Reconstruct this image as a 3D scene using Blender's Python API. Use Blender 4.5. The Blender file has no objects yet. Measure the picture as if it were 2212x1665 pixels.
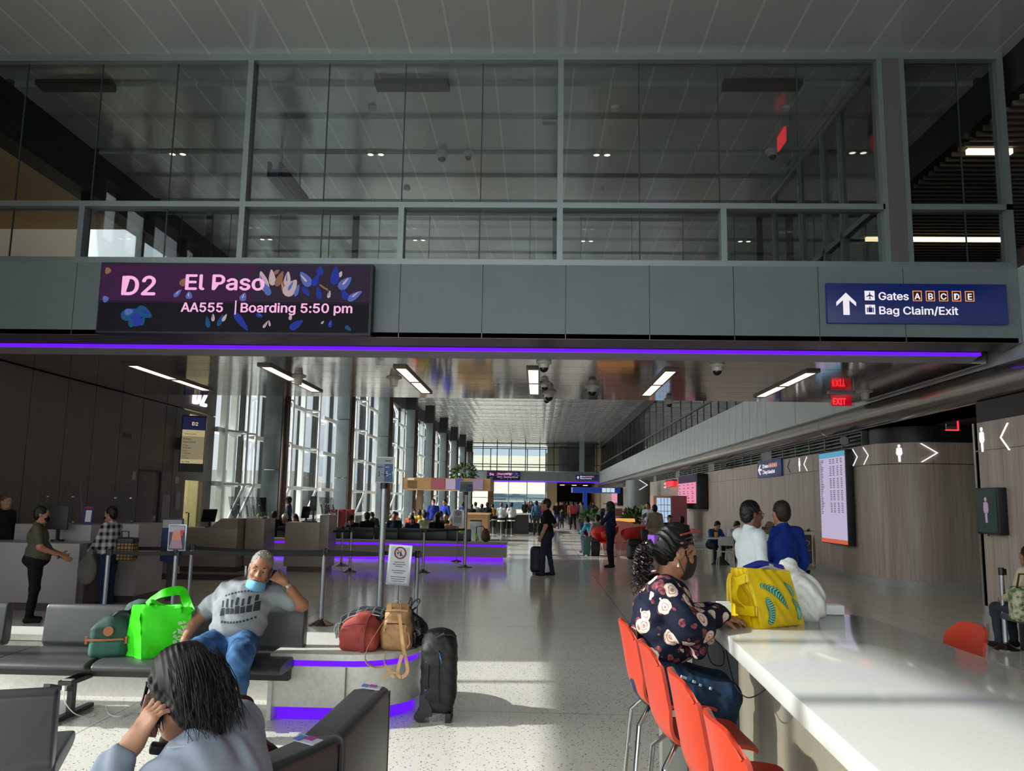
import bpy, bmesh, math, random
import numpy as np
from mathutils import Vector, Matrix
PI = math.pi
R = random.Random(7)
SC = bpy.context.scene
COL = SC.collection

# ------------------------------------------------------------------ camera, sky, sun, exposure
cam = bpy.data.cameras.new('camera')
cam.sensor_width = 36.0
cam.lens = 1780.0 / 2212.0 * 36.0
cam.clip_end = 600
co = bpy.data.objects.new('camera', cam)
COL.objects.link(co)
co.matrix_world = Matrix.Translation((0, 0, 1.70)) @ Matrix.Rotation(0.033925, 4, 'Z') @ Matrix.Rotation(PI / 2 + 0.139292, 4, 'X') @ Matrix.Rotation(0.016, 4, 'Z')
SC.camera = co
SC.view_settings.view_transform = 'Standard'
SC.view_settings.look = 'None'
SC.view_settings.gamma = 1
SC.view_settings.exposure = 0.1
SC.view_settings.use_curve_mapping = False
cy = SC.cycles
cy.max_bounces = 7
cy.diffuse_bounces = 4
cy.glossy_bounces = 4
cy.transmission_bounces = 6
cy.transparent_max_bounces = 12
cy.caustics_reflective = False
cy.caustics_refractive = False
cy.sample_clamp_indirect = 4.0
cy.sample_clamp_direct = 0
cy.use_denoising = True
cy.blur_glossy = 1.0

SUN_TAN = 0.655
sun = bpy.data.lights.new('sun', 'SUN')
sun.energy = 6.8
sun.angle = 0.012
sun.color = (1.0, 0.965, 0.91)
so = bpy.data.objects.new('sun', sun)
COL.objects.link(so)
so.rotation_euler = Vector((1.0, 0.09, -SUN_TAN)).to_track_quat('-Z', 'Y').to_euler()

def fill_lamp(name, loc, aim, w, h, watts, col):
    """added fill lamp set before a glass wall to brighten the hall"""
    a = bpy.data.lights.new(name, 'AREA'); a.shape = 'RECTANGLE'; a.size = w; a.size_y = h; a.energy = watts; a.color = col
    o = bpy.data.objects.new(name, a); COL.objects.link(o); o.location = loc
    o.rotation_euler = Vector(aim).to_track_quat('-Z', 'Z').to_euler()
    return o
fill_lamp('fill_lamp_end', (-1.0, -15.7, 4.6), (0, 1, 0), 16, 8, 900, (.93, 1., .98))  # both lamps added for more ambient light in the near hall
fill_lamp('fill_lamp_side', (-9.4, -4.2, 4.4), (1, 0, 0), 23, 8, 500, (.93, .97, 1.))

W = bpy.data.worlds.new('sky')
SC.world = W
W.use_nodes = True
nt = W.node_tree
nt.nodes.clear()
wo = nt.nodes.new('ShaderNodeOutputWorld')
bg = nt.nodes.new('ShaderNodeBackground')
tc = nt.nodes.new('ShaderNodeTexCoord')
sx = nt.nodes.new('ShaderNodeSeparateXYZ')
rp = nt.nodes.new('ShaderNodeValToRGB')
nz = nt.nodes.new('ShaderNodeTexNoise')
cr = nt.nodes.new('ShaderNodeValToRGB')
mx = nt.nodes.new('ShaderNodeMixRGB')
nt.links.new(tc.outputs['Generated'], sx.inputs[0])
nt.links.new(sx.outputs['Z'], rp.inputs[0])
rp.color_ramp.elements[0].color = (0.62, 0.72, 0.80, 1)
rp.color_ramp.elements[1].color = (0.16, 0.33, 0.62, 1)
rp.color_ramp.elements[1].position = 0.6
nz.inputs['Scale'].default_value = 3.2
nz.inputs['Detail'].default_value = 6
nt.links.new(tc.outputs['Generated'], nz.inputs['Vector'])
nt.links.new(nz.outputs['Fac'], cr.inputs[0])
cr.color_ramp.elements[0].position = 0.45
cr.color_ramp.elements[1].position = 0.72
nt.links.new(cr.outputs['Color'], mx.inputs['Fac'])
nt.links.new(rp.outputs['Color'], mx.inputs[1])
mx.inputs[2].default_value = (0.85, 0.9, 0.95, 1)
dp = nt.nodes.new('ShaderNodeVectorMath'); dp.operation = 'DOT_PRODUCT'          # broad glow around the sun, out of view, added to brighten the hall
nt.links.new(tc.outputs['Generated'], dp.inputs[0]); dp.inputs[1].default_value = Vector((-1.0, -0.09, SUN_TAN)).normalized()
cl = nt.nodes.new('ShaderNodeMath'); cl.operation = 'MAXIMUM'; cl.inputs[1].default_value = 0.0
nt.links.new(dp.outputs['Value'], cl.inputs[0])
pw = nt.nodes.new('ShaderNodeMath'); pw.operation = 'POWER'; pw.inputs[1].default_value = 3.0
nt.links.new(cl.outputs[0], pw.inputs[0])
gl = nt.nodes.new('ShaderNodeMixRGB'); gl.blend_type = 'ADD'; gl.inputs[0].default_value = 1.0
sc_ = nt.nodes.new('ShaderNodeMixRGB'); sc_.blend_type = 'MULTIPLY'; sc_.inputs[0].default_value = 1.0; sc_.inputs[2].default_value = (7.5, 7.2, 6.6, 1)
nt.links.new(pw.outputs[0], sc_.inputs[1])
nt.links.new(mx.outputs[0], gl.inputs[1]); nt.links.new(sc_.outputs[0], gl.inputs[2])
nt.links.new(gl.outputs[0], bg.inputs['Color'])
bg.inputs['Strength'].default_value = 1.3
nt.links.new(bg.outputs[0], wo.inputs[0])
# ------------------------------------------------------------------ materials
MT = {}
def lin(c):
    if isinstance(c, str):
        c = [int(c[i:i + 2], 16) / 255 for i in (0, 2, 4)]
        return tuple(x / 12.92 if x <= 0.04045 else ((x + 0.055) / 1.055) ** 2.4 for x in c)
    return tuple(c)
def M(name, col=(.5, .5, .5), rough=.5, metal=0., spec=.5, emit=None, es=1., bump=None, noise=None, coat=0., sheen=0., coord='Object', sss=0.):
    """bump=(scale,strength,dist)  noise=(scale,colour2,amount[,stretch])"""
    if name in MT: return MT[name]
    m = bpy.data.materials.new(name); m.use_nodes = True
    t = m.node_tree; b = t.nodes['Principled BSDF']
    c = lin(col)
    b.inputs['Base Color'].default_value = (*c, 1)
    b.inputs['Roughness'].default_value = rough
    b.inputs['Metallic'].default_value = metal
    b.inputs['Specular IOR Level'].default_value = spec
    b.inputs['Coat Weight'].default_value = coat
    b.inputs['Sheen Weight'].default_value = sheen
    if sss: b.inputs['Subsurface Weight'].default_value = sss; b.inputs['Subsurface Radius'].default_value = (.012, .005, .003)
    if emit is not None:
        b.inputs['Emission Color'].default_value = (*lin(emit), 1); b.inputs['Emission Strength'].default_value = es
    if noise or bump:
        tc = t.nodes.new('ShaderNodeTexCoord')
    if noise:
        mp = t.nodes.new('ShaderNodeMapping'); t.links.new(tc.outputs[coord], mp.inputs[0])
        if len(noise) > 3: mp.inputs['Scale'].default_value = noise[3]
        n = t.nodes.new('ShaderNodeTexNoise'); n.inputs['Scale'].default_value = noise[0]; n.inputs['Detail'].default_value = 5
        t.links.new(mp.outputs[0], n.inputs['Vector'])
        r = t.nodes.new('ShaderNodeMapRange'); r.inputs[1].default_value = .35; r.inputs[2].default_value = .65
        t.links.new(n.outputs['Fac'], r.inputs[0]); r.inputs[4].default_value = noise[2]
        x = t.nodes.new('ShaderNodeMixRGB'); x.inputs[1].default_value = (*c, 1); x.inputs[2].default_value = (*lin(noise[1]), 1)
        t.links.new(r.outputs[0], x.inputs[0]); t.links.new(x.outputs[0], b.inputs['Base Color'])
    if bump:
        n2 = t.nodes.new('ShaderNodeTexNoise'); n2.inputs['Scale'].default_value = bump[0]; n2.inputs['Detail'].default_value = 4
        t.links.new(tc.outputs[coord], n2.inputs['Vector'])
        bp = t.nodes.new('ShaderNodeBump'); bp.inputs['Strength'].default_value = bump[1]
        bp.inputs['Distance'].default_value = bump[2] if len(bump) > 2 else .01
        t.links.new(n2.outputs['Fac'], bp.inputs['Height']); t.links.new(bp.outputs[0], b.inputs['Normal'])
    MT[name] = m
    return m
def E(name, col, es=1.): return M(name, (0.004, 0.004, 0.004), .5, spec=.06, emit=col, es=es)
def glass(name, tint=(.92, .96, .95), refl=.08, rough=0.):
    """thin architectural glass: a clear sheet that also mirrors a little, more at grazing angles"""
    if name in MT: return MT[name]
    m = bpy.data.materials.new(name); m.use_nodes = True; t = m.node_tree; t.nodes.clear()
    o = t.nodes.new('ShaderNodeOutputMaterial'); tr = t.nodes.new('ShaderNodeBsdfTransparent'); tr.inputs[0].default_value = (*tint, 1)
    g = t.nodes.new('ShaderNodeBsdfGlossy'); g.inputs['Roughness'].default_value = rough
    f = t.nodes.new('ShaderNodeLayerWeight'); f.inputs[0].default_value = .12
    mr = t.nodes.new('ShaderNodeMapRange'); mr.inputs[3].default_value = refl; mr.inputs[4].default_value = .5
    pw = t.nodes.new('ShaderNodeMath'); pw.operation = 'POWER'; pw.inputs[1].default_value = 2.6
    mx = t.nodes.new('ShaderNodeMixShader')
    t.links.new(f.outputs['Fresnel'], pw.inputs[0]); t.links.new(pw.outputs[0], mr.inputs[0]); t.links.new(mr.outputs[0], mx.inputs[0])
    t.links.new(tr.outputs[0], mx.inputs[1]); t.links.new(g.outputs[0], mx.inputs[2]); t.links.new(mx.outputs[0], o.inputs[0])
    MT[name] = m
    return m
class NT:
    """tiny node helper for the hand-made materials"""
    def __init__(s, name, rough=.5, spec=.5, metal=0.):
        s.m = bpy.data.materials.new(name); s.m.use_nodes = True; s.t = s.m.node_tree; s.b = s.t.nodes['Principled BSDF']
        s.b.inputs['Roughness'].default_value = rough; s.b.inputs['Specular IOR Level'].default_value = spec; s.b.inputs['Metallic'].default_value = metal
        MT[name] = s.m
        s.tc = s.t.nodes.new('ShaderNodeTexCoord')
    def put(s, sock, v):
        if isinstance(v, bpy.types.NodeSocket): s.t.links.new(v, sock)
        elif v is not None:
            try: sock.default_value = v
            except Exception: sock.default_value = (*v, 1)
    def math(s, op, a, b=None, c=None):
        n = s.t.nodes.new('ShaderNodeMath'); n.operation = op
        for i, v in enumerate((a, b, c)): s.put(n.inputs[i], v)
        return n.outputs[0]
    def xyz(s, src=None):
        n = s.t.nodes.new('ShaderNodeSeparateXYZ'); s.put(n.inputs[0], src or s.tc.outputs['Object']); return n.outputs
    def map(s, scale=(1, 1, 1), src=None, rot=(0, 0, 0)):
        n = s.t.nodes.new('ShaderNodeMapping'); n.inputs['Scale'].default_value = scale; n.inputs['Rotation'].default_value = rot
        s.put(n.inputs[0], src or s.tc.outputs['Object']); return n.outputs[0]
    def noise(s, scale, vec=None, detail=4, out='Fac'):
        n = s.t.nodes.new('ShaderNodeTexNoise'); n.inputs['Scale'].default_value = scale; n.inputs['Detail'].default_value = detail
        s.put(n.inputs['Vector'], vec or s.tc.outputs['Object']); return n.outputs[out]
    def vor(s, scale, vec=None, feat='F1', rand=1.):
        n = s.t.nodes.new('ShaderNodeTexVoronoi'); n.feature = feat; n.inputs['Scale'].default_value = scale; n.inputs['Randomness'].default_value = rand
        s.put(n.inputs['Vector'], vec or s.tc.outputs['Object']); return n.outputs
    def mix(s, f, a, b):
        n = s.t.nodes.new('ShaderNodeMixRGB'); s.put(n.inputs[0], f)
        for i, v in ((1, a), (2, b)): s.put(n.inputs[i], (*lin(v), 1) if not isinstance(v, bpy.types.NodeSocket) else v)
        return n.outputs[0]
    def rng(s, v, a, b, c=0., d=1.):
        n = s.t.nodes.new('ShaderNodeMapRange'); s.put(n.inputs[0], v)
        for i, q in enumerate((a, b, c, d)): n.inputs[i + 1].default_value = q
        return n.outputs[0]
    def bump(s, h, strength=.3, dist=.01):
        n = s.t.nodes.new('ShaderNodeBump'); n.inputs['Strength'].default_value = strength; n.inputs['Distance'].default_value = dist
        s.put(n.inputs['Height'], h); s.t.links.new(n.outputs[0], s.b.inputs['Normal'])
    def color(s, v): s.put(s.b.inputs['Base Color'], v)

# ------------------------------------------------------------------ mesh building
ORG = {}
class MB:
    def __init__(s): s.v = []; s.f = []; s.mi = []; s.cur = 0
    def add(s, vs, fs):
        n = len(s.v); s.v += [tuple(map(float, p)) for p in vs]; s.f += [tuple(i + n for i in f) for f in fs]; s.mi += [s.cur] * len(fs); return s
    def bx(s, x0, y0, z0, x1, y1, z1):
        return s.add([(x, y, z) for x in (x0, x1) for y in (y0, y1) for z in (z0, z1)],
                     [(0, 1, 3, 2), (4, 6, 7, 5), (0, 4, 5, 1), (2, 3, 7, 6), (0, 2, 6, 4), (1, 5, 7, 3)])
    def box(s, c, size, rz=0., rx=0., ry=0.):
        m = Matrix.Translation(c) @ Matrix.Rotation(rz, 4, 'Z') @ Matrix.Rotation(ry, 4, 'Y') @ Matrix.Rotation(rx, 4, 'X')
        h = [q / 2 for q in size]
        return s.add([m @ Vector((x, y, z)) for x in (-h[0], h[0]) for y in (-h[1], h[1]) for z in (-h[2], h[2])],
                     [(0, 1, 3, 2), (4, 6, 7, 5), (0, 4, 5, 1), (2, 3, 7, 6), (0, 2, 6, 4), (1, 5, 7, 3)])
    def bar(s, a, b, w, h=None, up=(0, 0, 1)):
        """rectangular bar from a to b"""
        a, b = Vector(a), Vector(b); d = (b - a).normalized(); h = h or w
        u = Vector(up)
        if abs(d.dot(u)) > .95: u = Vector((1, 0, 0))
        x = d.cross(u).normalized(); y = x.cross(d)
        vs = [p + x * i * w / 2 + y * j * h / 2 for p in (a, b) for i, j in ((-1, -1), (1, -1), (1, 1), (-1, 1))]
        return s.add(vs, [(3, 2, 1, 0), (4, 5, 6, 7), (0, 1, 5, 4), (1, 2, 6, 5), (2, 3, 7, 6), (3, 0, 4, 7)])
    def tube(s, pts, r, n=10, caps=True, closed=False):
        pts = [Vector(p) for p in pts]; m = len(pts); rs = r if isinstance(r, (list, tuple)) else [r] * m
        vs = []; prev = None
        for i, p in enumerate(pts):
            if closed: d = (pts[(i + 1) % m] - pts[i - 1]).normalized()
            else: d = (pts[min(i + 1, m - 1)] - pts[max(i - 1, 0)]).normalized()
            if prev is None:
                u = Vector((0, 0, 1)) if abs(d.z) < .9 else Vector((1, 0, 0)); x = d.cross(u).normalized()
            else:
                x = prev - d * prev.dot(d); x = x.normalized() if x.length > 1e-6 else d.orthogonal().normalized()
            prev = x; y = d.cross(x)
            vs += [p + (x * math.cos(2 * PI * k / n) + y * math.sin(2 * PI * k / n)) * rs[i] for k in range(n)]
        fs = []
        for i in range(m if closed else m - 1):
            j = (i + 1) % m
            fs += [(i * n + k, i * n + (k + 1) % n, j * n + (k + 1) % n, j * n + k) for k in range(n)]
        if caps and not closed: fs += [tuple(range(n - 1, -1, -1)), tuple((m - 1) * n + k for k in range(n))]
        return s.add(vs, fs)
    def cyl(s, a, b, r, n=20, r2=None): return s.tube([a, b], [r, r if r2 is None else r2], n)
    def band(s, pts, w, t, side=(0, 0, 1)):
        """flat strap of width w, thickness t; side = direction of its width, one or one per point"""
        pts = [Vector(p) for p in pts]; m = len(pts); vs = []
        for i, p in enumerate(pts):
            d = (pts[min(i + 1, m - 1)] - pts[max(i - 1, 0)]).normalized()
            sd = Vector(side[i] if isinstance(side, list) else side); sd = (sd - d * sd.dot(d)).normalized(); nn = d.cross(sd)
            vs += [p + sd * a * w / 2 + nn * b * t / 2 for a, b in ((-1, -1), (1, -1), (1, 1), (-1, 1))]
        fs = [(i * 4 + k, i * 4 + (k + 1) % 4, i * 4 + 4 + (k + 1) % 4, i * 4 + 4 + k) for i in range(m - 1) for k in range(4)]
        return s.add(vs, fs + [(3, 2, 1, 0), tuple((m - 1) * 4 + k for k in range(4))])
    def lathe(s, prof, c=(0, 0, 0), n=24, axis=None):
        vs = []
        q = Vector((0, 0, 1)).rotation_difference(Vector(axis)).to_matrix() if axis else Matrix.Identity(3)
        for r, z in prof: vs += [Vector(c) + q @ Vector((r * math.cos(2 * PI * k / n), r * math.sin(2 * PI * k / n), z)) for k in range(n)]
        m = len(prof)
        fs = [(i * n + k, i * n + (k + 1) % n, (i + 1) * n + (k + 1) % n, (i + 1) * n + k) for i in range(m - 1) for k in range(n)]
        return s.add(vs, fs + [tuple(range(n - 1, -1, -1)), tuple((m - 1) * n + k for k in range(n))])
    def prism(s, poly, o, u, v, d):
        """2-D polygon in the plane (u,v) at o, pushed along vector d"""
        o, u, v, d = map(Vector, (o, u, v, d)); n = len(poly)
        a = [o + u * x + v * y for x, y in poly]
        if u.cross(v).dot(d) < 0: a = a[::-1]
        return s.add(a + [p + d for p in a], [tuple(range(n - 1, -1, -1)), tuple(range(n, 2 * n))] + [(k, (k + 1) % n, n + (k + 1) % n, n + k) for k in range(n)])
    def grid(s, fn, nu, nv, thick=None):
        """surface fn(u,v) -> point for u,v in 0..1; thick = vector or fn giving the second side"""
        pts = [Vector(fn(i / nu, j / nv)) for i in range(nu + 1) for j in range(nv + 1)]; q = nv + 1
        fs = [(i * q + j, (i + 1) * q + j, (i + 1) * q + j + 1, i * q + j + 1) for i in range(nu) for j in range(nv)]
        if thick is None: return s.add(pts, fs)
        if callable(thick): p2 = [Vector(thick(i / nu, j / nv)) for i in range(nu + 1) for j in range(nv + 1)]
        else: p2 = [p + Vector(thick) for p in pts]
        n = len(pts)
        fs2 = [tuple(k + n for k in f[::-1]) for f in fs]; ed = []
        for i in range(nu): ed += [(i * q, n + i * q, n + (i + 1) * q, (i + 1) * q), ((i + 1) * q + nv, n + (i + 1) * q + nv, n + i * q + nv, i * q + nv)]
        for j in range(nv): ed += [(j + 1, n + j + 1, n + j, j), (nu * q + j, n + nu * q + j, n + nu * q + j + 1, nu * q + j + 1)]
        return s.add(pts + p2, fs + fs2 + ed)
    def obj(s, name, mat, parent=None, bev=0., seg=2, ang=35., shift=True):
        return mk(name, s.v, s.f, mat, parent, s.mi if s.cur else None, bev, seg, ang, shift)
def mk(name, v, f, mat, parent=None, mi=None, bev=0., seg=2, ang=35., shift=True):
    me = bpy.data.meshes.new(name)
    v = np.asarray(v, float)
    loc = np.zeros(3)
    if parent is None and shift and len(v):
        lo, hi = v.min(0), v.max(0); loc = np.array([(lo[0] + hi[0]) / 2, (lo[1] + hi[1]) / 2, lo[2]]); v = v - loc
    elif parent is not None: v = v - np.array(ORG[parent.name])
    me.from_pydata(v.tolist(), [], f if isinstance(f, list) else f.tolist())
    for m in (mat if isinstance(mat, (list, tuple)) else [mat]): me.materials.append(m)
    if mi: me.polygons.foreach_set('material_index', mi)
    if bev:
        b = bmesh.new(); b.from_mesh(me)
        es = [e for e in b.edges if len(e.link_faces) == 2 and e.calc_face_angle(0) > math.radians(30)]
        bmesh.ops.bevel(b, geom=es, offset=bev, segments=seg, affect='EDGES', clamp_overlap=True, profile=.6)
        b.to_mesh(me); b.free()
    me.polygons.foreach_set('use_smooth', [True] * len(me.polygons))
    me.set_sharp_from_angle(angle=math.radians(ang))
    me.update()
    o = bpy.data.objects.new(name, me); COL.objects.link(o)
    ORG[o.name] = tuple(loc)
    if parent is not None:
        o.parent = parent; ORG[o.name] = ORG[parent.name]
    else: o.location = loc
    return o
def tag(o, label, cat, group=None):
    o['label'] = label; o['category'] = cat
    if group: o['group'] = group
    return o
def T(name, label, cat, loc, group=None):
    """an Empty at the thing's base; its parts hang under it"""
    o = bpy.data.objects.new(name, None); COL.objects.link(o); o.location = loc; o.empty_display_size = .1
    ORG[o.name] = tuple(loc)
    return tag(o, label, cat, group)
def ST(o): o['kind'] = 'structure'; return o
def dup(root, loc=None, rz=None, label=None, group=None, off=None):
    r = root.copy(); COL.objects.link(r)
    if loc is not None: r.location = loc
    if off is not None: r.location = Vector(root.location) + Vector(off)
    if rz is not None: r.rotation_euler = (0, 0, rz)
    if label: r['label'] = label
    if group: r['group'] = group
    for ch in list(root.children):
        c = ch.copy(); COL.objects.link(c); c.parent = r
        for g in list(ch.children):
            d = g.copy(); COL.objects.link(d); d.parent = c
    return r

# ------------------------------------------------------------------ lettering
FONT = None
try: FONT = bpy.data.fonts.load(bpy.utils.system_resource('DATAFILES', path='fonts') + '/Inter.woff2')     # Blender's own interface face
except Exception: FONT = None
def text_geo(s, size, bold=0., align='LEFT', ext=.002, sx=1.):
    c = bpy.data.curves.new('t', 'FONT'); c.body = s; c.size = size; c.extrude = ext; c.align_x = align
    c.resolution_u = 3
    if FONT: c.font = FONT
    o = bpy.data.objects.new('t', c)
    me = o.to_mesh()
    v0 = [(p.co.x * sx, p.co.y, p.co.z) for p in me.vertices]; f0 = [tuple(p.vertices) for p in me.polygons]
    o.to_mesh_clear(); bpy.data.objects.remove(o); bpy.data.curves.remove(c)
    v, f = [], []                                  # heavier strokes: the outline laid down a hair to each side
    d = bold * size
    for i, (dx, dy) in enumerate(((0, 0), (d, 0), (-d, 0), (0, d * .8), (0, -d * .8)) if bold else ((0, 0),)):
        n = len(v); v += [(x + dx, y + dy, z + i * 1e-5) for x, y, z in v0]; f += [tuple(k + n for k in q) for q in f0]
    return v, f
def letters(mb, s, size, o, u, v, bold=.012, align='LEFT', ext=.002, sx=1., width=None):
    """add lettering to mb: origin o, reading direction u, up v; width = set the line to this length"""
    vs, fs = text_geo(s, size, bold, align, ext, sx)
    if width:
        xs = [p[0] for p in vs]; k = width / (max(xs) - min(xs)); x0 = min(xs); vs = [((p[0] - x0) * k, p[1], p[2]) for p in vs]
    o, u, v = Vector(o), Vector(u), Vector(v); n = u.cross(v)
    return mb.add([o + u * p[0] + v * p[1] + n * p[2] for p in vs], fs)

def line(parent, s, size, o, u, v, mat, bold=.012, align='LEFT', ext=.002, sx=1., name='lettering', width=None):
    return letters(MB(), s, size, o, u, v, bold, align, ext, sx, width).obj(name, mat, parent)

# ------------------------------------------------------------------ smooth bodies: distance fields turned into one skin
def _nets(D, org, h):
    S = D < 0
    nx, ny, nzz = D.shape
    def cnr(A, i, j, k): return A[i:nx - 1 + i, j:ny - 1 + j, k:nzz - 1 + k]
    cs = [(i, j, k) for i in (0, 1) for j in (0, 1) for k in (0, 1)]
    cnt = sum(cnr(S, *c).astype(np.int8) for c in cs)
    act = (cnt > 0) & (cnt < 8)
    idx = -np.ones(act.shape, np.int64); I = np.argwhere(act); idx[act] = np.arange(len(I))
    d = {c: cnr(D, *c)[act] for c in cs}
    P = np.zeros((len(I), 3)); N = np.zeros(len(I))
    for a in cs:
        for ax in range(3):
            if a[ax]: continue
            b = list(a); b[ax] = 1; b = tuple(b)
            da, db = d[a], d[b]; m = (da < 0) != (db < 0)
            t = np.where(m, da / np.where(m, da - db, 1), 0)
            for q in range(3): P[:, q] += np.where(m, (a[q] + t if q == ax else a[q]), 0)
            N += m
    P = (P / N[:, None] + I) * h + org
    F = []
    for ax in range(3):
        a1, a2 = (ax + 1) % 3, (ax + 2) % 3
        sl0 = [slice(1, -1)] * 3; sl0[ax] = slice(0, -1); sl1 = list(sl0); sl1[ax] = slice(1, None)
        A, B = S[tuple(sl0)], S[tuple(sl1)]
        e = np.argwhere(A != B)
        if not len(e): continue
        inside = A[tuple(e.T)]
        e = e + 1; e[:, ax] -= 1
        def cell(o1, o2):
            c = e.copy(); c[:, a1] += o1; c[:, a2] += o2; return idx[tuple(c.T)]
        q = np.stack([cell(-1, -1), cell(0, -1), cell(0, 0), cell(-1, 0)], 1)
        q = np.where(inside[:, None], q, q[:, ::-1])
        F.append(q)
    F = np.concatenate(F)
    F = F[(F >= 0).all(1)]
    return P, F
def sdf(prims, h=.01, k=.03, warp=None, floor=None):
    """prims: ('c',p0,p1,r0,r1[,k]) tapered limb | ('e',centre,radii[,rot euler][,k]) ellipsoid | ('b',centre,half,round[,rot][,k]) box;
    a leading '-' cuts.  warp(x,y,z)->extra distance for folds."""
    bb = []
    for p in prims:
        t = p[0].lstrip('-')
        if t == 'c':
            a, b = np.array(p[1], float), np.array(p[2], float); r = max(p[3], p[4]); bb.append((np.minimum(a, b) - r, np.maximum(a, b) + r))
        elif t == 'e':
            c = np.array(p[1], float); r = max(p[2]); bb.append((c - r, c + r))
        else:
            c = np.array(p[1], float); r = np.linalg.norm(p[2]) ; bb.append((c - r, c + r))
    pos = [q for q, p in zip(bb, prims) if p[0][0] != '-']
    lo = np.min([q[0] for q in pos], 0) - 3 * h - k * .3; hi = np.max([q[1] for q in pos], 0) + 3 * h + k * .3
    n = np.ceil((hi - lo) / h).astype(int) + 1
    ax = [lo[i] + np.arange(n[i]) * h for i in range(3)]
    D = np.full(n, .3, np.float32)
    for p, (a, b) in zip(prims, bb):
        t = p[0]; cut = t[0] == '-'; t = t.lstrip('-')
        kk = k
        pad = kk * 1.2 + 2.5 * h
        i0 = np.clip(np.floor((a - pad - lo) / h).astype(int), 0, n - 1); i1 = np.clip(np.ceil((b + pad - lo) / h).astype(int) + 1, 1, n)
        sl = tuple(slice(i0[q], i1[q]) for q in range(3))
        x = ax[0][sl[0]][:, None, None]; y = ax[1][sl[1]][None, :, None]; z = ax[2][sl[2]][None, None, :]
        if t == 'c':
            p0, p1 = np.array(p[1], float), np.array(p[2], float); v = p1 - p0; L = max(v @ v, 1e-9)
            tt = np.clip(((x - p0[0]) * v[0] + (y - p0[1]) * v[1] + (z - p0[2]) * v[2]) / L, 0, 1)
            d = np.sqrt((x - p0[0] - tt * v[0]) ** 2 + (y - p0[1] - tt * v[1]) ** 2 + (z - p0[2] - tt * v[2]) ** 2) - (p[3] + (p[4] - p[3]) * tt)
            if len(p) > 5: kk = p[5]
        else:
            c = np.array(p[1], float); X, Y, Z = x - c[0], y - c[1], z - c[2]
            rot = p[3] if t == 'e' and len(p) > 3 and p[3] else (p[4] if t == 'b' and len(p) > 4 else None)
            if rot:
                m = np.array((Matrix.Rotation(rot[2], 3, 'Z') @ Matrix.Rotation(rot[1], 3, 'Y') @ Matrix.Rotation(rot[0], 3, 'X')).transposed())
                X, Y, Z = (m[0, 0] * X + m[0, 1] * Y + m[0, 2] * Z, m[1, 0] * X + m[1, 1] * Y + m[1, 2] * Z, m[2, 0] * X + m[2, 1] * Y + m[2, 2] * Z)
            if t == 'e':
                r = p[2]; q0 = np.sqrt((X / r[0]) ** 2 + (Y / r[1]) ** 2 + (Z / r[2]) ** 2)
                q1 = np.sqrt((X / r[0] ** 2) ** 2 + (Y / r[1] ** 2) ** 2 + (Z / r[2] ** 2) ** 2)
                d = q0 * (q0 - 1) / np.maximum(q1, 1e-6)
                if len(p) > 4: kk = p[4]
            else:
                r = p[3]; qx, qy, qz = np.abs(X) - p[2][0] + r, np.abs(Y) - p[2][1] + r, np.abs(Z) - p[2][2] + r
                d = np.sqrt(np.maximum(qx, 0) ** 2 + np.maximum(qy, 0) ** 2 + np.maximum(qz, 0) ** 2) + np.minimum(np.maximum(np.maximum(qx, qy), qz), 0) - r
                if len(p) > 5: kk = p[5]
        o = D[sl]
        if cut:
            hh = np.maximum(kk - np.abs(o + d), 0) / max(kk, 1e-6); D[sl] = np.maximum(o, -d) + hh * hh * kk / 4
        else:
            hh = np.maximum(kk - np.abs(o - d), 0) / max(kk, 1e-6); D[sl] = np.minimum(o, d) - hh * hh * kk / 4
    if warp is not None:
        X, Y, Z = np.meshgrid(*ax, indexing='ij'); D = D + warp(X, Y, Z).astype(np.float32)
    if floor is not None: D = np.maximum(D, (floor - ax[2])[None, None, :])
    D[0] = D[-1] = .1; D[:, 0] = D[:, -1] = .1; D[:, :, 0] = D[:, :, -1] = .1
    return _nets(D, lo, h)
def body(name, prims, mat, parent=None, h=.01, k=.03, warp=None, floor=None, mats=None, pick=None):
    """mesh object from prims; pick(face centres)->material index"""
    P, F = sdf(prims, h, k, warp, floor)
    mi = None
    if pick is not None: mi = [int(i) for i in pick(P[F].mean(1))]
    o = mk(name, P, F, mats or mat, parent, mi, ang=80)
    return o
def folds(sc=18., amp=.004, seed=0., dirn=(0.3, 0.2, 1.)):
    dx, dy, dz = dirn
    def w(x, y, z):
        t = x * dx + y * dy + z * dz
        return amp * (np.sin(t * sc * 2.1 + 3 * np.sin(x * sc * .7 + seed) + 2 * np.sin(y * sc * .9 + seed * 2)) * .6 + np.sin(t * sc * 4.7 + 2.5 * np.sin((x - y) * sc * 1.3 + seed)) * .3)
    return w
# ------------------------------------------------------------------ shared materials
m = NT('terrazzo', .12, .55)
x_, y_, z_ = m.xyz()
v1 = m.vor(42.); v2 = m.vor(90.)
chips = m.math('MULTIPLY', m.math('LESS_THAN', v1['Distance'], .27), m.math('GREATER_THAN', m.noise(37., detail=1), .51))
chip2 = m.math('MULTIPLY', m.math('LESS_THAN', v2['Distance'], .22), m.math('GREATER_THAN', m.noise(61., detail=1), .52))
base = m.mix(m.noise(1.3), 'cfccc4', 'dad7cf')
c = m.mix(m.math('MULTIPLY', chips, .92), base, '323236')
c = m.mix(m.math('MULTIPLY', chip2, .8), c, '5d5b59')
gy = m.math('LESS_THAN', m.math('MODULO', m.math('ADD', y_, 20.6), 4.6), .016)
gx = m.math('LESS_THAN', m.math('MODULO', m.math('ADD', x_, 30.9), 4.6), .016)
c = m.mix(m.math('MULTIPLY', m.math('MAXIMUM', gx, gy), .5), c, '55534f')
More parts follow.
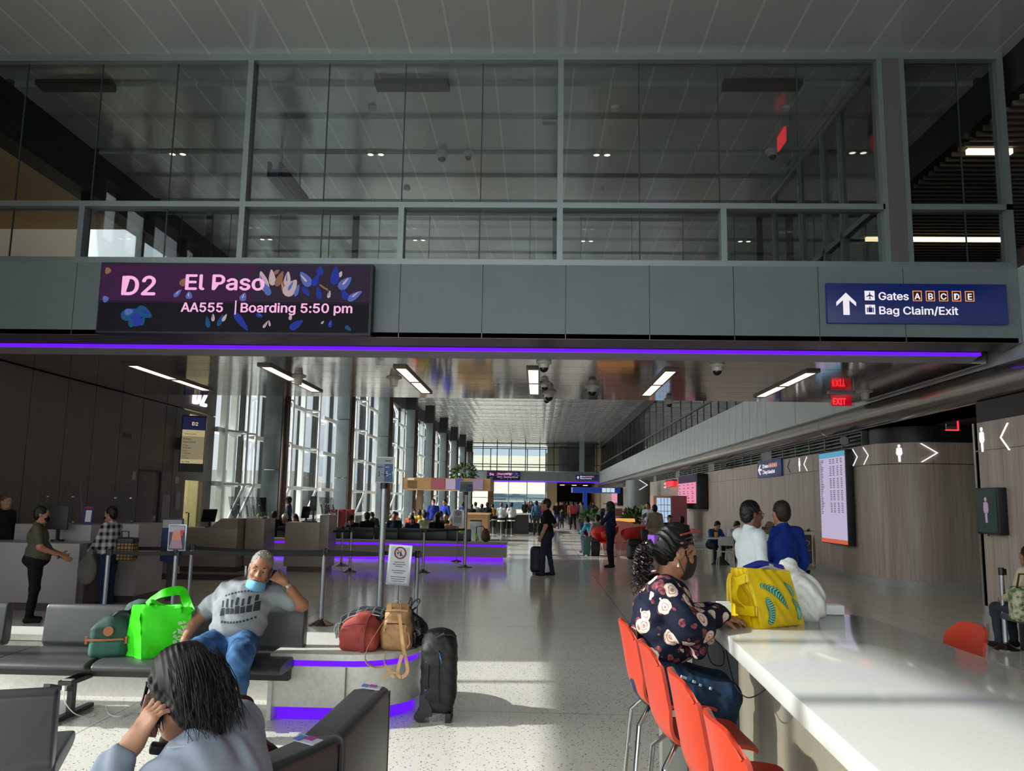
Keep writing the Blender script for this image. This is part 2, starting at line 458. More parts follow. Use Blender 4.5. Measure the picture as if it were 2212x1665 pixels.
m.color(c); m.bump(m.noise(2.2, m.map((1, 1.6, 1)), 2), .035, .05)
TERR = m.m
m = NT('ceiling_panel', .2, .8, .25)
x_, y_, z_ = m.xyz()
a = m.math('ABSOLUTE', m.math('SUBTRACT', m.math('FRACT', m.math('DIVIDE', m.math('ADD', x_, 8.156 + 20.01 + .333), .667)), .5))
seam = m.math('MULTIPLY', m.math('LESS_THAN', a, .022), m.math('GREATER_THAN', a, .008))
m.color(m.mix(seam, 'a9adad', 'd6d8d8'))
px = m.math('ABSOLUTE', m.math('SINE', m.math('MULTIPLY', m.math('ADD', x_, 8.156), PI / .667)))
py = m.math('ABSOLUTE', m.math('SINE', m.math('MULTIPLY', y_, PI / 1.435)))
far = m.rng(y_, 20., 27., .15, 1.)
m.bump(m.math('MULTIPLY', m.math('ADD', m.math('MULTIPLY', px, py), m.math('MULTIPLY', m.noise(1.1), .5)), far), .5, .06)
CEIL = m.m
m = NT('wood_panel', .42, .45)
x_, y_, z_ = m.xyz()
gr = m.noise(9., m.map((1, 1, .06)), 6); g2 = m.noise(70., m.map((1, 1, .02)), 3)
m.color(m.mix(m.rng(m.math('ADD', m.math('MULTIPLY', gr, .6), m.math('MULTIPLY', g2, .4)), .32, .68), '93857b', 'b9aca0'))
WOOD = m.m
GREY = M('grey_metal_panel', '687276', .38, .0, .5, noise=(3., '6e787c', .5))
FRAME = M('aluminium_frame', '8a9396', .35, .6)
DKFRAME = M('dark_bronze_frame', '2c3030', .4, .4)
BLACK = M('black_trim', '0d0d0e', .45)
NAVYBLK = M('black_steel_beam', '0b0b0d', .6)
SOFF = M('polished_soffit', '8f8986', .09, .8, bump=(1.6, .05, .05))
BRUSH = M('brushed_metal', '8d8783', .22, .8, bump=(2.5, .05, .03))
DKWALL = M('charcoal_wall_panel', '58504b', .45, noise=(2.2, '5d5550', .6))
WHITE = M('white_paint', 'e4e6e4', .4)
TAN = M('tan_plaster', 'b59a72', .6)
GLASS = glass('clear_glass', (.90, .925, .925), .035)
GLASS2 = glass('bridge_glass', (.82, .85, .85), .05)
LED = E('purple_led', (.13, .008, .86), 1.25)
WARM = E('warm_lamp', (1., .74, .42), 3.6)
WHITELAMP = E('white_lamp', (1., .93, .98), 1.25)
REDLAMP = E('red_exit_glow', (1., .02, .03), 2.5)

# ------------------------------------------------------------------ floor, ceiling
b = MB(); b.bx(-14.2, -16, -.2, 12, 126, 0)
ST(b.obj('floor', TERR, shift=False))
b = MB()
y = 13.41 - 2.87 * 10
b.bx(-9.46, -16, 9.0, 7.45, 108, 9.06)
while y < 108:
    b.bx(-9.46, y + .16, 8.9, 7.45, y + 2.87 - .11, 9.0)
    y += 2.87
ST(b.obj('ceiling', CEIL, shift=False))

# ------------------------------------------------------------------ left side
b = MB()                                        # beam along the head of the left glass wall
b.bx(-9.9, -16, 8.52, -9.46, 8.4, 9.0); b.bx(-9.9, 8.4, 7.95, -9.46, 108, 9.0)
ST(b.obj('trim_1', NAVYBLK, shift=False))
b = MB()                                        # charcoal gate wall in panels, with a recessed doorway
ys = [8.43] + [9.5 + 1.1 * k for k in range(6)] + [16.19, 17.24, 18.36]
for y0, y1 in zip(ys, ys[1:]): b.bx(-9.62, y0, 0, -9.5, y1 - .025, 4.0); b.bx(-9.62, y0, 4.03, -9.5, y1 - .025, 5.3)
b.bx(-9.62, 18.36, 0, -9.5, 19.36, 4.0); b.bx(-9.62, 19.385, 2.32, -9.5, 20.6, 4.0)
b.bx(-9.62, 20.625, 0, -9.5, 21.2, 4.0); b.bx(-9.62, 21.225, 0, -9.5, 21.9, 4.0)
b.bx(-9.62, 18.36, 4.03, -9.5, 20.6, 5.3); b.bx(-9.62, 20.625, 4.03, -9.5, 23.8, 5.3); b.bx(-9.62, 23.42, 0, -9.5, 23.8, 4.0)
b.bx(-9.66, 8.43, 0, -9.62, 21.9, 5.3)
ST(b.obj('wall_left', DKWALL, shift=False))
b = MB(); b.bx(-14.3, 8.43, -4, -14.1, 23.75, 13); b.bx(-14.1, 8.43, 5.25, -9.62, 23.75, 5.38); b.bx(-14.1, 8.3, -.2, -9.5, 8.43, 13)  # back wall added, taller than the lounge, to block the sun
b.bx(-14.1, 8.43, 7.95, -9.9, 18.6, 8.1)
ST(b.obj('wall_gate_lounge_sun_block', TAN, shift=False))
d1 = ST(MB().bx(-9.58, 19.42, .02, -9.53, 20.56, 2.28).obj('door_1', DKWALL, shift=False, bev=.004))
b = MB(); b.bx(-9.6, 19.385, 0, -9.5, 19.42, 2.32); b.bx(-9.6, 20.56, 0, -9.5, 20.6, 2.32); b.bx(-9.6, 19.42, 2.28, -9.5, 20.56, 2.32)
b.obj('door_frame', BLACK, d1)
b = MB(); b.bx(-9.53, 20.36, .92, -9.515, 20.46, 1.2); b.bar((-9.5, 20.40, 1.0), (-9.44, 20.40, 1.0), .02); b.bar((-9.45, 20.40, 1.0), (-9.45, 20.28, 1.0), .02)
b.obj('door_handle', M('chrome', 'c9ccce', .12, 1.), d1)
# boarding door of glass with a lit jet bridge behind
d2 = ST(MB().bx(-9.575, 22.02, .1, -9.565, 23.2, 2.12).obj('door_2', GLASS, shift=False))
b = MB()
FR2 = M('bronze_door_frame', '6b6660', .35, .5)
for y0, y1 in ((21.9, 22.02), (23.2, 23.42)): b.bx(-9.63, y0, 0, -9.5, y1, 4.0)
b.bx(-9.62, 22.02, 2.12, -9.5, 23.2, 2.4); b.bx(-9.62, 22.02, 0, -9.5, 23.2, .12); b.bx(-9.62, 22.02, 3.92, -9.5, 23.2, 4.0)
b.obj('door_frame', FR2, d2)
b = MB(); b.tube([(-9.5, 22.2, .75), (-9.42, 22.2, .75), (-9.42, 22.2, 1.25), (-9.5, 22.2, 1.25)], .018, 8); b.obj('door_handle', BLACK, d2)
MB().bx(-9.575, 22.02, 2.4, -9.565, 23.2, 3.92).obj('pane', GLASS, d2)
CREAM = M('cream_wall', 'd8d2ae', .6)
b = MB(); b.bx(-13.9, 21.3, .0, -13.8, 23.75, 4.4); b.bx(-13.8, 21.3, 0, -9.7, 21.4, 4.4); b.bx(-13.8, 23.65, 0, -9.8, 23.75, 4.4); b.bx(-13.8, 21.3, 4.3, -9.7, 23.75, 4.4)
ST(b.obj('wall_jet_bridge', CREAM, shift=False))
t = ST(MB().bx(-12.6, 21.7, 4.22, -10.2, 23.4, 4.3).obj('trim_2', E('jet_bridge_ceiling_lamp', (1., .95, .72), 11.), shift=False))
# big letters above the boarding door
t = T('gate_sign_letters', 'glowing white D2 letters above the glass boarding door', 'sign', (-9.5, 22.8, 4.2))
b = MB(); letters(b, 'D2', 1.02, (-9.47, 22.05, 4.22), (0, 1, 0), (0, 0, 1), .02, ext=.035); b.obj('letters', WHITELAMP, t)
# window bays between steel-clad columns
COLY = [25.8 + 9.3 * k for k in range(9)]
CLAD = M('steel_column_cladding', '707a7d', .32, .55, noise=(1.4, '7a8386', .6))
CLAD2 = M('bronze_column_edge', '6a5a52', .2, .8)
WSTEEL = M('white_steel', 'dde2e2', .4)
FGY = [-2.1 - 9.3, -2.1, 7.85]
for y0 in COLY:
    if y0 > 107: continue
    b = MB()
    for z0, z1 in ((0, 2.55), (2.58, 5.05), (5.08, 7.55)): b.bx(-8.72, y0, z0, -8.17, y0 + .62, z1)
    o = ST(b.obj('column', CLAD, shift=False, bev=.01))
    b = MB(); b.cyl((-8.2, y0 + .31, 0), (-8.2, y0 + .31, 7.55), .20, 16); b.obj('column_edge', CLAD2, o)
    b = MB(); b.bx(-8.8, y0 - .05, 7.56, -8.1, y0 + .7, 8.9); b.obj('column_head', NAVYBLK, o)
wn = 0
def bay(y0, y1, zlist, inner=True, z0=0., z1=7.95):
    global wn
    wn += 1
    o = ST(MB().bx(-9.715, y0, z0, -9.7, y1, z1).obj('window_%d' % wn, GLASS, shift=False))
    b = MB(); nn = max(1, round((y1 - y0) / 2.3))
    for k in range(nn + 1): b.bx(-9.76, y0 + (y1 - y0) * k / nn - .06, z0, -9.6, y0 + (y1 - y0) * k / nn + .06, z1)
    b.obj('mullion', DKFRAME, o)
    if inner:
        b = MB()
        for z in zlist: b.bx(-9.56, y0, z - .07, -9.42, y1, z + .07)
        for f in (.3, .72):
            yy = y0 + (y1 - y0) * f
            b.bx(-9.56, yy - .11, 0, -9.38, yy + .11, z1)
            b.tube([(-9.42, yy + .3, .7), (-8.95, yy + .55, 2.05), (-8.95, yy + .55, 7.2), (-9.42, yy + .9, 7.9)], .05, 8)
            for z in zlist[1:]: b.bar((-9.45, yy, z), (-8.95, yy + .55, z), .06); b.bar((-8.95, yy + .55, z), (-9.45, yy + 1.1, z), .06)
            b.bar((-8.95, yy + .55, zlist[-1]), (-9.42, yy + 1.3, zlist[-1] + 1.0), .05)
        b.obj('window_frame', WSTEEL, o)
    return o
ZL = [.9, 2.07, 3.66, 5.2, 6.75]
bay(23.85, 25.75, ZL)
for k in range(8): bay(COLY[k] + .65, COLY[k + 1] - .05, ZL)
bay(16.5, 23.8, [6.8], False, 5.4, 7.95)
# the glass wall beside and behind the photographer, with a spandrel between its two rows of panes
wn += 1
o = ST(MB().bx(-9.715, -16, .3, -9.7, 8.3, 6.5).bx(-9.715, -16, 7.25, -9.7, 8.3, 8.9).obj('window_%d' % wn, GLASS, shift=False))
b = MB(); b.bx(-9.8, -16, 6.48, -9.55, 8.4, 7.25); b.bx(-9.8, -16, 0, -9.55, 8.4, .32)
for yy in (-12, -9, -6.4, -3.2, -.4, 1.9, 3.05, 4.05, 5.95, 7.3): b.bx(-9.8, yy - .05, 0, -9.55, yy + .05, 8.9)
b.obj('window_frame', DKFRAME, o)

# ------------------------------------------------------------------ right side
b = MB()                                        # bulkhead of curved metal panels under the upper walkway
def bulk(y0, y1, sag):
    pr = [(7.46, 5.36), (7.30, 5.36), (7.30, 4.9), (7.30, 4.4), (7.30, 3.97)]
    nu = 6
    vs = []; fs = []
    for i in range(nu + 1):
        u = i / nu; yy = y0 + (y1 - y0) * u; s = sag * (1 - (2 * u - 1) ** 2)
        vs += [(px_ + s * (0 if j in (0,) else 1), yy, pz) for j, (px_, pz) in enumerate(pr)]
    q = len(pr)
    for i in range(nu): fs += [(i * q + j, (i + 1) * q + j, (i + 1) * q + j + 1, i * q + j + 1) for j in range(q - 1)]
    b.add(vs, fs)
yy = -16.
while yy < 100:
    w = 3.05 if yy < 26.5 else 1.02
    bulk(yy + .012, min(yy + w, 100) - .012, .0 if yy < 26.5 else .035); yy += w
b.bx(7.36, -16, 3.6, 7.5, 100, 5.3)
ST(b.obj('wall_right_upper', M('satin_metal_panel', 'b4b9ba', .3, .35), shift=False))
b = MB()
pr = [(7.36 + .24 * math.cos(a), 3.72 + .26 * math.sin(a)) for a in [PI * .62 + k * PI * 1.0 / 12 for k in range(13)]]
for y0, y1 in ((-16, 21.2), (21.22, 60), (60.02, 100)): b.grid(lambda u, v: (*(lambda p: (p[0], y0 + (y1 - y0) * u, p[1]))(pr[min(12, round(v * 12))]),), 1, 12)
b.bx(7.36, -16, 3.45, 8.4, 100, 3.47)
ST(b.obj('trim_3', BRUSH, shift=False))
b = MB()                                        # dark louvre band over the timber wall
for y0, y1 in ((19.2, 100),):
    b.bx(7.62, y0, 3.1, 7.7, y1, 3.47)
LV = MB(); yy = 19.4; kk = 0
while yy < 75:
    L = 1.25
    if kk % 7 != 6:
        for z in (3.17, 3.26, 3.35, 3.43): LV.bx(7.5, yy, z - .014, 7.6, yy + L, z + .014)
        LV.bx(7.49, yy - .04, 3.12, 7.62, yy + .02, 3.46)
    else: LV.bx(7.5, yy, 3.12, 7.62, yy + L, 3.46)
    yy += L; kk += 1
o = ST(b.obj('trim_4', BLACK, shift=False))
LV.obj('louver', M('louver_metal', '62655f', .4, .4), o)
def wood_run(x, y0, y1, z1=3.1, step=1.36, off=0.):
    bb = MB(); ys = [y0]; q = y0 + off
    while q < y1 - .3:
        if q > y0 + .2: ys.append(q)
        q += step
    ys.append(y1)
    for a, c in zip(ys, ys[1:]):
        bb.bx(x, a + .006, .15, x + .08, c - .006, 2.63); bb.bx(x, a + .006, 2.645, x + .08, c - .006, z1)
    bb.bx(x + .03, y0, .12, x + .1, y1, z1)
    return bb
b = wood_run(7.5, 19.05, 100, off=1.07)
# rounded timber corner into the washroom entrance
def arc(cx, cy_, r, a0, a1, n): return [(cx + r * math.cos(a0 + (a1 - a0) * k / n), cy_ + r * math.sin(a0 + (a1 - a0) * k / n)) for k in range(n + 1)]
pts = arc(8.5, 19.05, 1.0, PI, PI * 1.5, 14) + [(9.0, 18.05), (9.4, 18.05), (12, 18.05)]
for z0, z1 in ((.15, 2.63), (2.645, 3.1)):
    b.grid(lambda u, v: (*pts[round(u * (len(pts) - 1))], z0 + (z1 - z0) * v), len(pts) - 1, 1, lambda u, v: (pts[round(u * (len(pts) - 1))][0] + .06, pts[round(u * (len(pts) - 1))][1] + .06, z0 + (z1 - z0) * v))
ST(b.obj('wall_right', WOOD, shift=False))
b = wood_run(7.25, -16, 13.95, 3.1, 1.36, .6)
b.bx(7.25, 13.86, .15, 11.9, 13.98, 3.1)
ST(b.obj('wall_right_near', WOOD, shift=False))
b = MB(); b.bx(7.235, 13.93, .0, 7.27, 13.985, 3.1)
ST(b.obj('trim_5', BRUSH, shift=False))
b = MB(); pts2 = arc(8.5, 19.05, 1.03, PI, PI * 1.5, 14) + [(12, 18.02)]
b.bx(7.47, 19.05, 0, 7.56, 100, .15)
b.grid(lambda u, v: (*pts2[round(u * (len(pts2) - 1))], .15 * v), len(pts2) - 1, 1, lambda u, v: (pts2[round(u * (len(pts2) - 1))][0] + .08, pts2[round(u * (len(pts2) - 1))][1] + .08, .15 * v))
b.bx(7.22, -16, 0, 7.3, 13.9, .15)
ST(b.obj('baseboard_right', M('terrazzo_base', 'a9a9a6', .3, noise=(60., '55565a', .5)), shift=False))
b = MB(); b.bx(7.3, -16, 3.1, 12, 13.95, 3.45); b.bx(7.4, 13.9, 3.45, 12, 19.3, 3.6)
pts3 = arc(8.5, 19.05, .97, PI, PI * 1.5, 14) + [(12, 18.08)]
b.grid(lambda u, v: (*pts3[round(u * (len(pts3) - 1))], 3.1 + .37 * v), len(pts3) - 1, 1)
pts4 = [(x + .05, y + .05) for x, y in pts3]
b.grid(lambda u, v: (*pts4[round(u * (len(pts4) - 1))], 3.1 * v), len(pts4) - 1, 1)
b.bx(11.9, 13.9, 0, 12, 19, 3.5)
ST(b.obj('trim_6', M('black_soffit', '17171a', .5), shift=False))
# upper walkway on the right: floor, glass front, beam, slatted ceiling
b = MB(); b.bx(7.46, -16, 5.2, 12, 100, 5.36); b.bx(11.9, -16, 5.36, 12, 100, 9)
ST(b.obj('floor_right_walkway', M('walkway_slab', '55565a', .5), shift=False))
b = MB(); b.bx(7.4, -16, 8.2, 7.62, 100, 9.0)
ST(b.obj('trim_7', NAVYBLK, shift=False))
b = MB(); q = -15.
while q < 27: b.bx(7.55, q, 8.12, 11.9, q + .05, 8.24); q += .22
b.bx(7.55, -16, 8.3, 11.9, 100, 8.4)
ST(b.obj('ceiling_right_walkway', M('slatted_ceiling', '5b534c', .6), shift=False))
b = MB(); q = 22.2
o = ST(MB().bx(7.44, 18.8, 5.36, 7.452, 100, 8.85).obj('window_20', GLASS2, shift=False))
while q < 100: b.bx(7.43, q - .03, 5.3, 7.5, q + .03, 8.3); q += 3.05
b.bx(7.41, 18.8, 6.1, 7.47, 100, 6.2)
q = 22.2 + 1.5
while q < 100: b.bx(7.43, q - .02, 5.3, 7.48, q + .02, 6.15); q += 3.05
b.obj('mullion', DKFRAME, o)
for (a, c_, yy) in ((7.66, 8.45, 14.35), (7.8, 11.0, 19.36), (8.2, 11., 24.4)):
    ST(MB().bx(a, yy, 8.03, c_, yy + .09, 8.12).obj('trim_8', WARM, shift=False))

# ------------------------------------------------------------------ the bridge across the hall
b = MB()
sx_ = [-9.46] + [-7.379 + 1.2945 * k for k in range(11)] + [7.3]
sx_ = [q for q in sx_ if q < 6.95] + [7.3]
for a, c_ in zip(sx_, sx_[1:]): b.bx(a + .005, 12.5, 4.19, c_ - .005, 12.56, 5.36)
b.bx(-9.46, 12.54, 4.19, 7.3, 12.7, 5.36)
ST(b.obj('wall_front', GREY, shift=False))
b = MB()
b.prism([(0, 0), (.40, -.055), (.40, .02), (0, .08)], (-9.46, 12.5, 4.185), (0, 1, 0), (0, 0, 1), (16.7, 0, 0))
ST(b.obj('trim_9', M('bridge_edge_metal', '6f6763', .22, .6, bump=(3., .05, .03)), shift=False))
b = MB(); b.bx(-9.46, 12.9, 4.13, 6.95, 12.93, 4.2); b.bx(-9.46, 12.955, 4.125, 6.95, 12.975, 4.2)
b.bx(-9.46, 12.9, 4.2, 7.2, 13.2, 4.24)
ST(b.obj('trim_10', BLACK, shift=False))
MB_ = MB().bx(-9.46, 13.02, 4.085, 6.95, 13.08, 4.15)
ST(MB_.obj('trim_11', LED, shift=False))
b = MB(); b.prism([(0, .06), (.3, 0), (.3, .06), (0, .12)], (-9.46, 13.09, 4.02), (0, 1, 0), (0, 0, 1), (16.41, 0, 0))
ST(b.obj('trim_12', M('bridge_lip', 'a09ca8', .35, .2), shift=False))
b = MB()
yy = 13.39
while yy < 18.6: b.bx(-9.46, yy + .006, 4.02, 7.22, min(yy + .76, 18.72) - .006, 4.06); yy += .76
b.bx(-9.46, 13.39, 4.05, 7.22, 18.72, 4.2)
ST(b.obj('ceiling_soffit', SOFF, shift=False))
b = MB(); b.bx(-9.46, 12.56, 5.25, 7.4, 18.72, 5.38); b.bx(-9.46, 18.66, 4.06, 7.3, 18.74, 5.38)
ST(b.obj('floor_bridge', GREY, shift=False))
# front glazing
FX = [-9.46, -7.39, -4.785, -2.225, .288, 2.848, 5.35]
o = ST(MB().bx(-9.46, 12.62, 5.45, 7.3, 12.632, 8.86).obj('window_21', GLASS2, shift=False))
b = MB()
b.bx(-9.46, 12.5, 5.36, 7.3, 12.72, 5.45); b.bx(-9.46, 12.5, 6.29, 5.35, 12.72, 6.38); b.bx(5.75, 12.5, 6.29, 7.3, 12.72, 6.38); b.bx(-9.46, 12.5, 8.79, 7.3, 12.72, 8.9)
for q in FX[1:-1]: b.bx(q - .045, 12.5, 5.45, q + .045, 12.72, 6.29)
for q in (-4.785, .288): b.bx(q - .045, 12.5, 6.38, q + .045, 12.72, 8.79)
b.bx(5.32, 12.5, 5.45, 5.4, 12.72, 8.79); b.bx(5.66, 12.5, 5.45, 5.75, 12.72, 8.79); b.bx(7.2, 12.5, 5.45, 7.3, 12.72, 8.79)
b.obj('window_frame', FRAME, o)
b = MB(); b.bx(5.4, 12.48, 5.45, 5.66, 12.75, 8.79); b.obj('mullion', M('column_cover', '63625f', .4, .3), o)
b = MB()
for k in range(13):
    q = -4.785 + 1.2675 * (k - 3)
    if min(abs(q - f) for f in (-4.785, .288, 5.35)) > .1 and q > -9.3: b.bx(q - .008, 12.615, 5.45, q + .008, 12.64, 8.79)
b.obj('glass_joint', M('joint_sealant', '2c3a3a', .5), o)
# back glazing
o = ST(MB().bx(-9.46, 18.69, 5.38, 7.3, 18.70, 8.4).obj('window_22', GLASS2, shift=False))
b = MB(); b.bx(-9.46, 18.66, 8.36, 7.3, 18.72, 8.44)
for q in (-7.9, -4.39, .33, 5.07): b.bx(q - .07, 18.64, 5.38, q + .07, 18.72, 8.4)
b.obj('window_frame', DKFRAME, o)
b = MB()
for k in range(14): b.bx(-8.6 + 1.19 * k, 18.68, 5.38, -8.585 + 1.19 * k, 18.71, 8.36)
b.obj('glass_joint', MT['joint_sealant'], o)
# glass screen along the right of the bridge
o = ST(MB().bx(5.41, 12.75, 5.38, 5.42, 18.6, 8.8).obj('window_23', GLASS2, shift=False))
b = MB(); b.bx(5.36, 12.75, 8.78, 5.47, 18.7, 8.88); b.bx(5.36, 12.75, 6.42, 5.47, 18.7, 6.52); b.bx(5.36, 12.75, 5.38, 5.47, 18.7, 5.46)
for yy in (12.8, 14.4, 15.3, 16.7, 18.6): b.bx(5.36, yy - .05, 5.38, 5.47, yy + .05, 8.8)
b.obj('window_frame', FRAME, o)
b = MB(); b.bx(5.5, 15.34, 5.4, 5.55, 16.66, 7.6); b.bx(5.48, 15.3, 7.6, 5.57, 16.7, 7.7); b.obj('door_closer_rail', FRAME, o)

# ------------------------------------------------------------------ far end of the hall
b = MB()
b.bx(-9.5, 100, 4.15, 7.3, 100.2, 5.25); ST(b.obj('wall_far_bridge', GREY, shift=False))
ST(MB().bx(-9.5, 99.95, 4.0, 7.2, 100, 4.12).obj('trim_13', LED, shift=False))
b = MB(); b.bx(-9.5, 100, 4.02, 7.3, 106, 4.14); b.bx(-9.5, 100, 5.25, 7.3, 106, 5.35); ST(b.obj('floor_far_bridge', SOFF, shift=False))
o = ST(MB().bx(-8.8, 100.1, 5.3, 7.3, 100.12, 8.9).obj('window_24', GLASS, shift=False))
b = MB()
for z in (8.2, 8.65, 6.1): b.bx(-8.8, 100, z - .05, 7.3, 100.15, z + .05)
for k in range(10): b.bx(-8.5 + k * 1.72 - .05, 100, 5.25, -8.5 + k * 1.72 + .05, 100.15, 8.9)
b.obj('window_frame', DKFRAME, o)
b = MB(); b.bx(4.9, 99.9, 5.3, 5.5, 100.3, 8.9); b.obj('mullion', FRAME, o)
o = ST(MB().bx(-8.8, 108, 0, 1.1, 108.02, 8.5).obj('window_25', GLASS, shift=False))
b = MB()
for z in (.1, 2.1, 4.4, 6.1, 8.5): b.bx(-8.8, 107.9, z - .06, 1.1, 108.1, z + .06)
for k in range(5): b.bx(-8.7 + k * 2.4 - .06, 107.9, 0, -8.7 + k * 2.4 + .06, 108.1, 8.5)
b.obj('window_frame', FRAME, o)
b = MB(); b.bx(1.1, 108, 0, 2.6, 108.2, 8.9); b.bx(-9.9, 108, 0, -8.8, 108.2, 9); b.bx(7.3, 100, 0, 12, 126, 9)
ST(b.obj('wall_far', M('tan_end_wall', 'a58f72', .5), shift=False))
b = MB(); b.bx(2.6, 108, 3.9, 7.4, 108.2, 8.9); b.bx(1.1, 125, 0, 12, 125.2, 9); b.bx(2.4, 108, 0, 2.6, 125, 4); b.bx(2.4, 108, 4.0, 7.4, 125, 4.1)
ST(b.obj('wall_far_passage', M('dark_end_wall', '4a4340', .5), shift=False))
b = MB(); b.bx(2.9, 112, 3.92, 3.5, 112.5, 3.98); b.bx(4.5, 112, 3.92, 5.1, 112.5, 3.98); b.bx(6, 112, 3.92, 6.6, 112.5, 3.98)
ST(b.obj('trim_14', E('passage_downlight', (1., .45, .25), 4.), shift=False))
# behind the photographer: end wall with a broad window
o = ST(MB().bx(-9.5, -16.02, .4, 7.4, -16.0, 8.6).obj('window_26', GLASS, shift=False))
b = MB()
for k in range(8): b.bx(-9.6 + k * 2.42, -16.1, 0, -9.45 + k * 2.42, -15.95, 9)
b.bx(-9.6, -16.1, 4, 7.4, -15.95, 5.2); b.bx(-9.6, -16.1, 0, 7.4, -15.95, .4); b.obj('window_frame', DKFRAME, o)

# ------------------------------------------------------------------ outdoors
b = MB(); b.bx(-260, -120, -4.3, -9.9, 330, -4.2); b.bx(-9.9, 108.3, -4.3, 120, 330, -4.2)
ST(b.obj('ground', M('apron_concrete', 'b5b2aa', .8, noise=(.2, 'a09e98', .6)), shift=False))
b = MB(); b.bx(-14, 8.2, -4.3, -9.7, 108, -.2); ST(b.obj('exterior_base_wall', M('pale_cladding', 'd2cec2', .7), shift=False))

# the next concourse, its jet bridges and service trucks on the apron
t = T('terminal_building', 'long pale terminal building across the apron with a dark window band', 'building', (-62, 95, -4.2))
b = MB(); b.bx(-70, -40, -4.2, -56, 200, 4.5); b.obj('wall', M('pale_facade', 'cfc9bb', .7, noise=(.3, 'c2bcb0', .5)), t)
b = MB(); b.bx(-71, -41, 4.5, -55.5, 201, 5.4); b.obj('roof', M('roof_edge', '8d9498', .6), t)
b = MB(); b.bx(-56, -40, .2, -55.9, 200, 3.2); b.bx(-56, -40, -3.2, -55.9, 200, -1.2); b.obj('window_band', M('blue_dark_window', '39505f', .1, .0, .8), t)
t = T('terminal_building', 'cream building with grey window bands seen beyond the far end window', 'building', (-2, 142, -4.2))
b = MB(); b.bx(-26, 138, -4.2, 22, 150, 9.2); b.obj('wall', M('cream_facade', 'e2d9c4', .7), t)
b = MB(); b.bx(-8, 137.9, .4, 1, 138, 1.6); b.bx(-8, 137.9, 1.8, 1, 138, 2.9); b.obj('window_band', MT['blue_dark_window'], t)
b = MB(); b.bx(2.2, 136.8, -4, 3.2, 138, 7)
for k in range(14): b.bx(3.4, 137.4, .2 + k * .45, 5.4, 138, .4 + k * .45)
b.obj('stair', WHITE, t)
for k, (yy, z1, w) in enumerate(((36, 5.0, 9), (64, 5.2, 10))):
    t = T('jet_bridge', ('grey corrugated jet bridge outside the nearer window bays', 'grey corrugated jet bridge outside the middle window bays')[k], 'jet bridge', (-22, yy + 2, -4.2))
    b = MB(); b.box((-24, yy + 2.4, 1.4), (26, 3.2, 3.0), .06)
    for q in range(24): b.box((-36 + q * 1.05, yy + .72, 1.4), (.3, .16, 2.8), .06)
    b.obj('tunnel', M('jet_bridge_metal', 'a3a8a6', .5, .2), t)
    b = MB(); b.bx(-29, yy + 1.6, -4.2, -28, yy + 3.2, 0); b.obj('leg', WSTEEL, t)
for k, (x, y, L) in enumerate(((-21, 52, 5.5), (-19, 80, 4.5), (-38, 55, 7))):
    t = T('service_truck', ('white service truck on the apron by the nearer jet bridge', 'small white van on the apron farther down the windows', 'long white catering truck out on the apron')[k], 'truck', (x, y, -4.2))
    b = MB(); b.bx(x - 1.1, y, -3.5, x + 1.1, y + L * .7, -1.0); b.obj('body', WHITE, t, bev=.06)
    b = MB(); b.bx(x - 1, y + L * .7, -3.6, x + 1, y + L, -1.9); b.obj('cab', WHITE, t, bev=.15)
    for yy in (y + .8, y + L - .7):
        b = MB(); b.cyl((x - 1.12, yy, -3.7), (x + 1.12, yy, -3.7), .5, 16); b.obj('wheel', BLACK, t)
# ------------------------------------------------------------------ signs, screens and ceiling fittings
PINK = E('screen_pink_letters', (.86, .42, .70), 1.0)
def blobs(mb, pts):
    pass
def petal(mb, o, u, v, cx, cy_, L, w, a, mat):
    """one petal of the picture shown on a screen"""
    mb.cur = mat
    ca, sa = math.cos(a), math.sin(a)
    poly = []
    for k in range(14):
        t = 2 * PI * k / 14; x = L / 2 * math.cos(t); y = w / 2 * math.sin(t) * (1 - .45 * math.cos(t))
        poly.append((cx + x * ca - y * sa, cy_ + x * sa + y * ca))
    o, u, v = Vector(o), Vector(u), Vector(v); n = u.cross(v)
    vs = [o + u * x + v * y + n * (.001 + .0002 * (len(mb.v) % 23)) for x, y in poly]
    mb.add(vs, [tuple(range(len(vs)))])
SCRM = [E('screen_night', (.007, .006, .010), 1.), E('screen_plum', (.036, .010, .042), 1.), E('screen_blue', (.016, .03, .24), 1.), E('screen_pale_blue', (.075, .11, .34), 1.),
        E('screen_blush', (.42, .31, .34), 1.), E('screen_amber', (.20, .10, .06), 1.), E('screen_teal', (.010, .06, .15), 1.), E('screen_dim', (.022, .015, .03), 1.)]
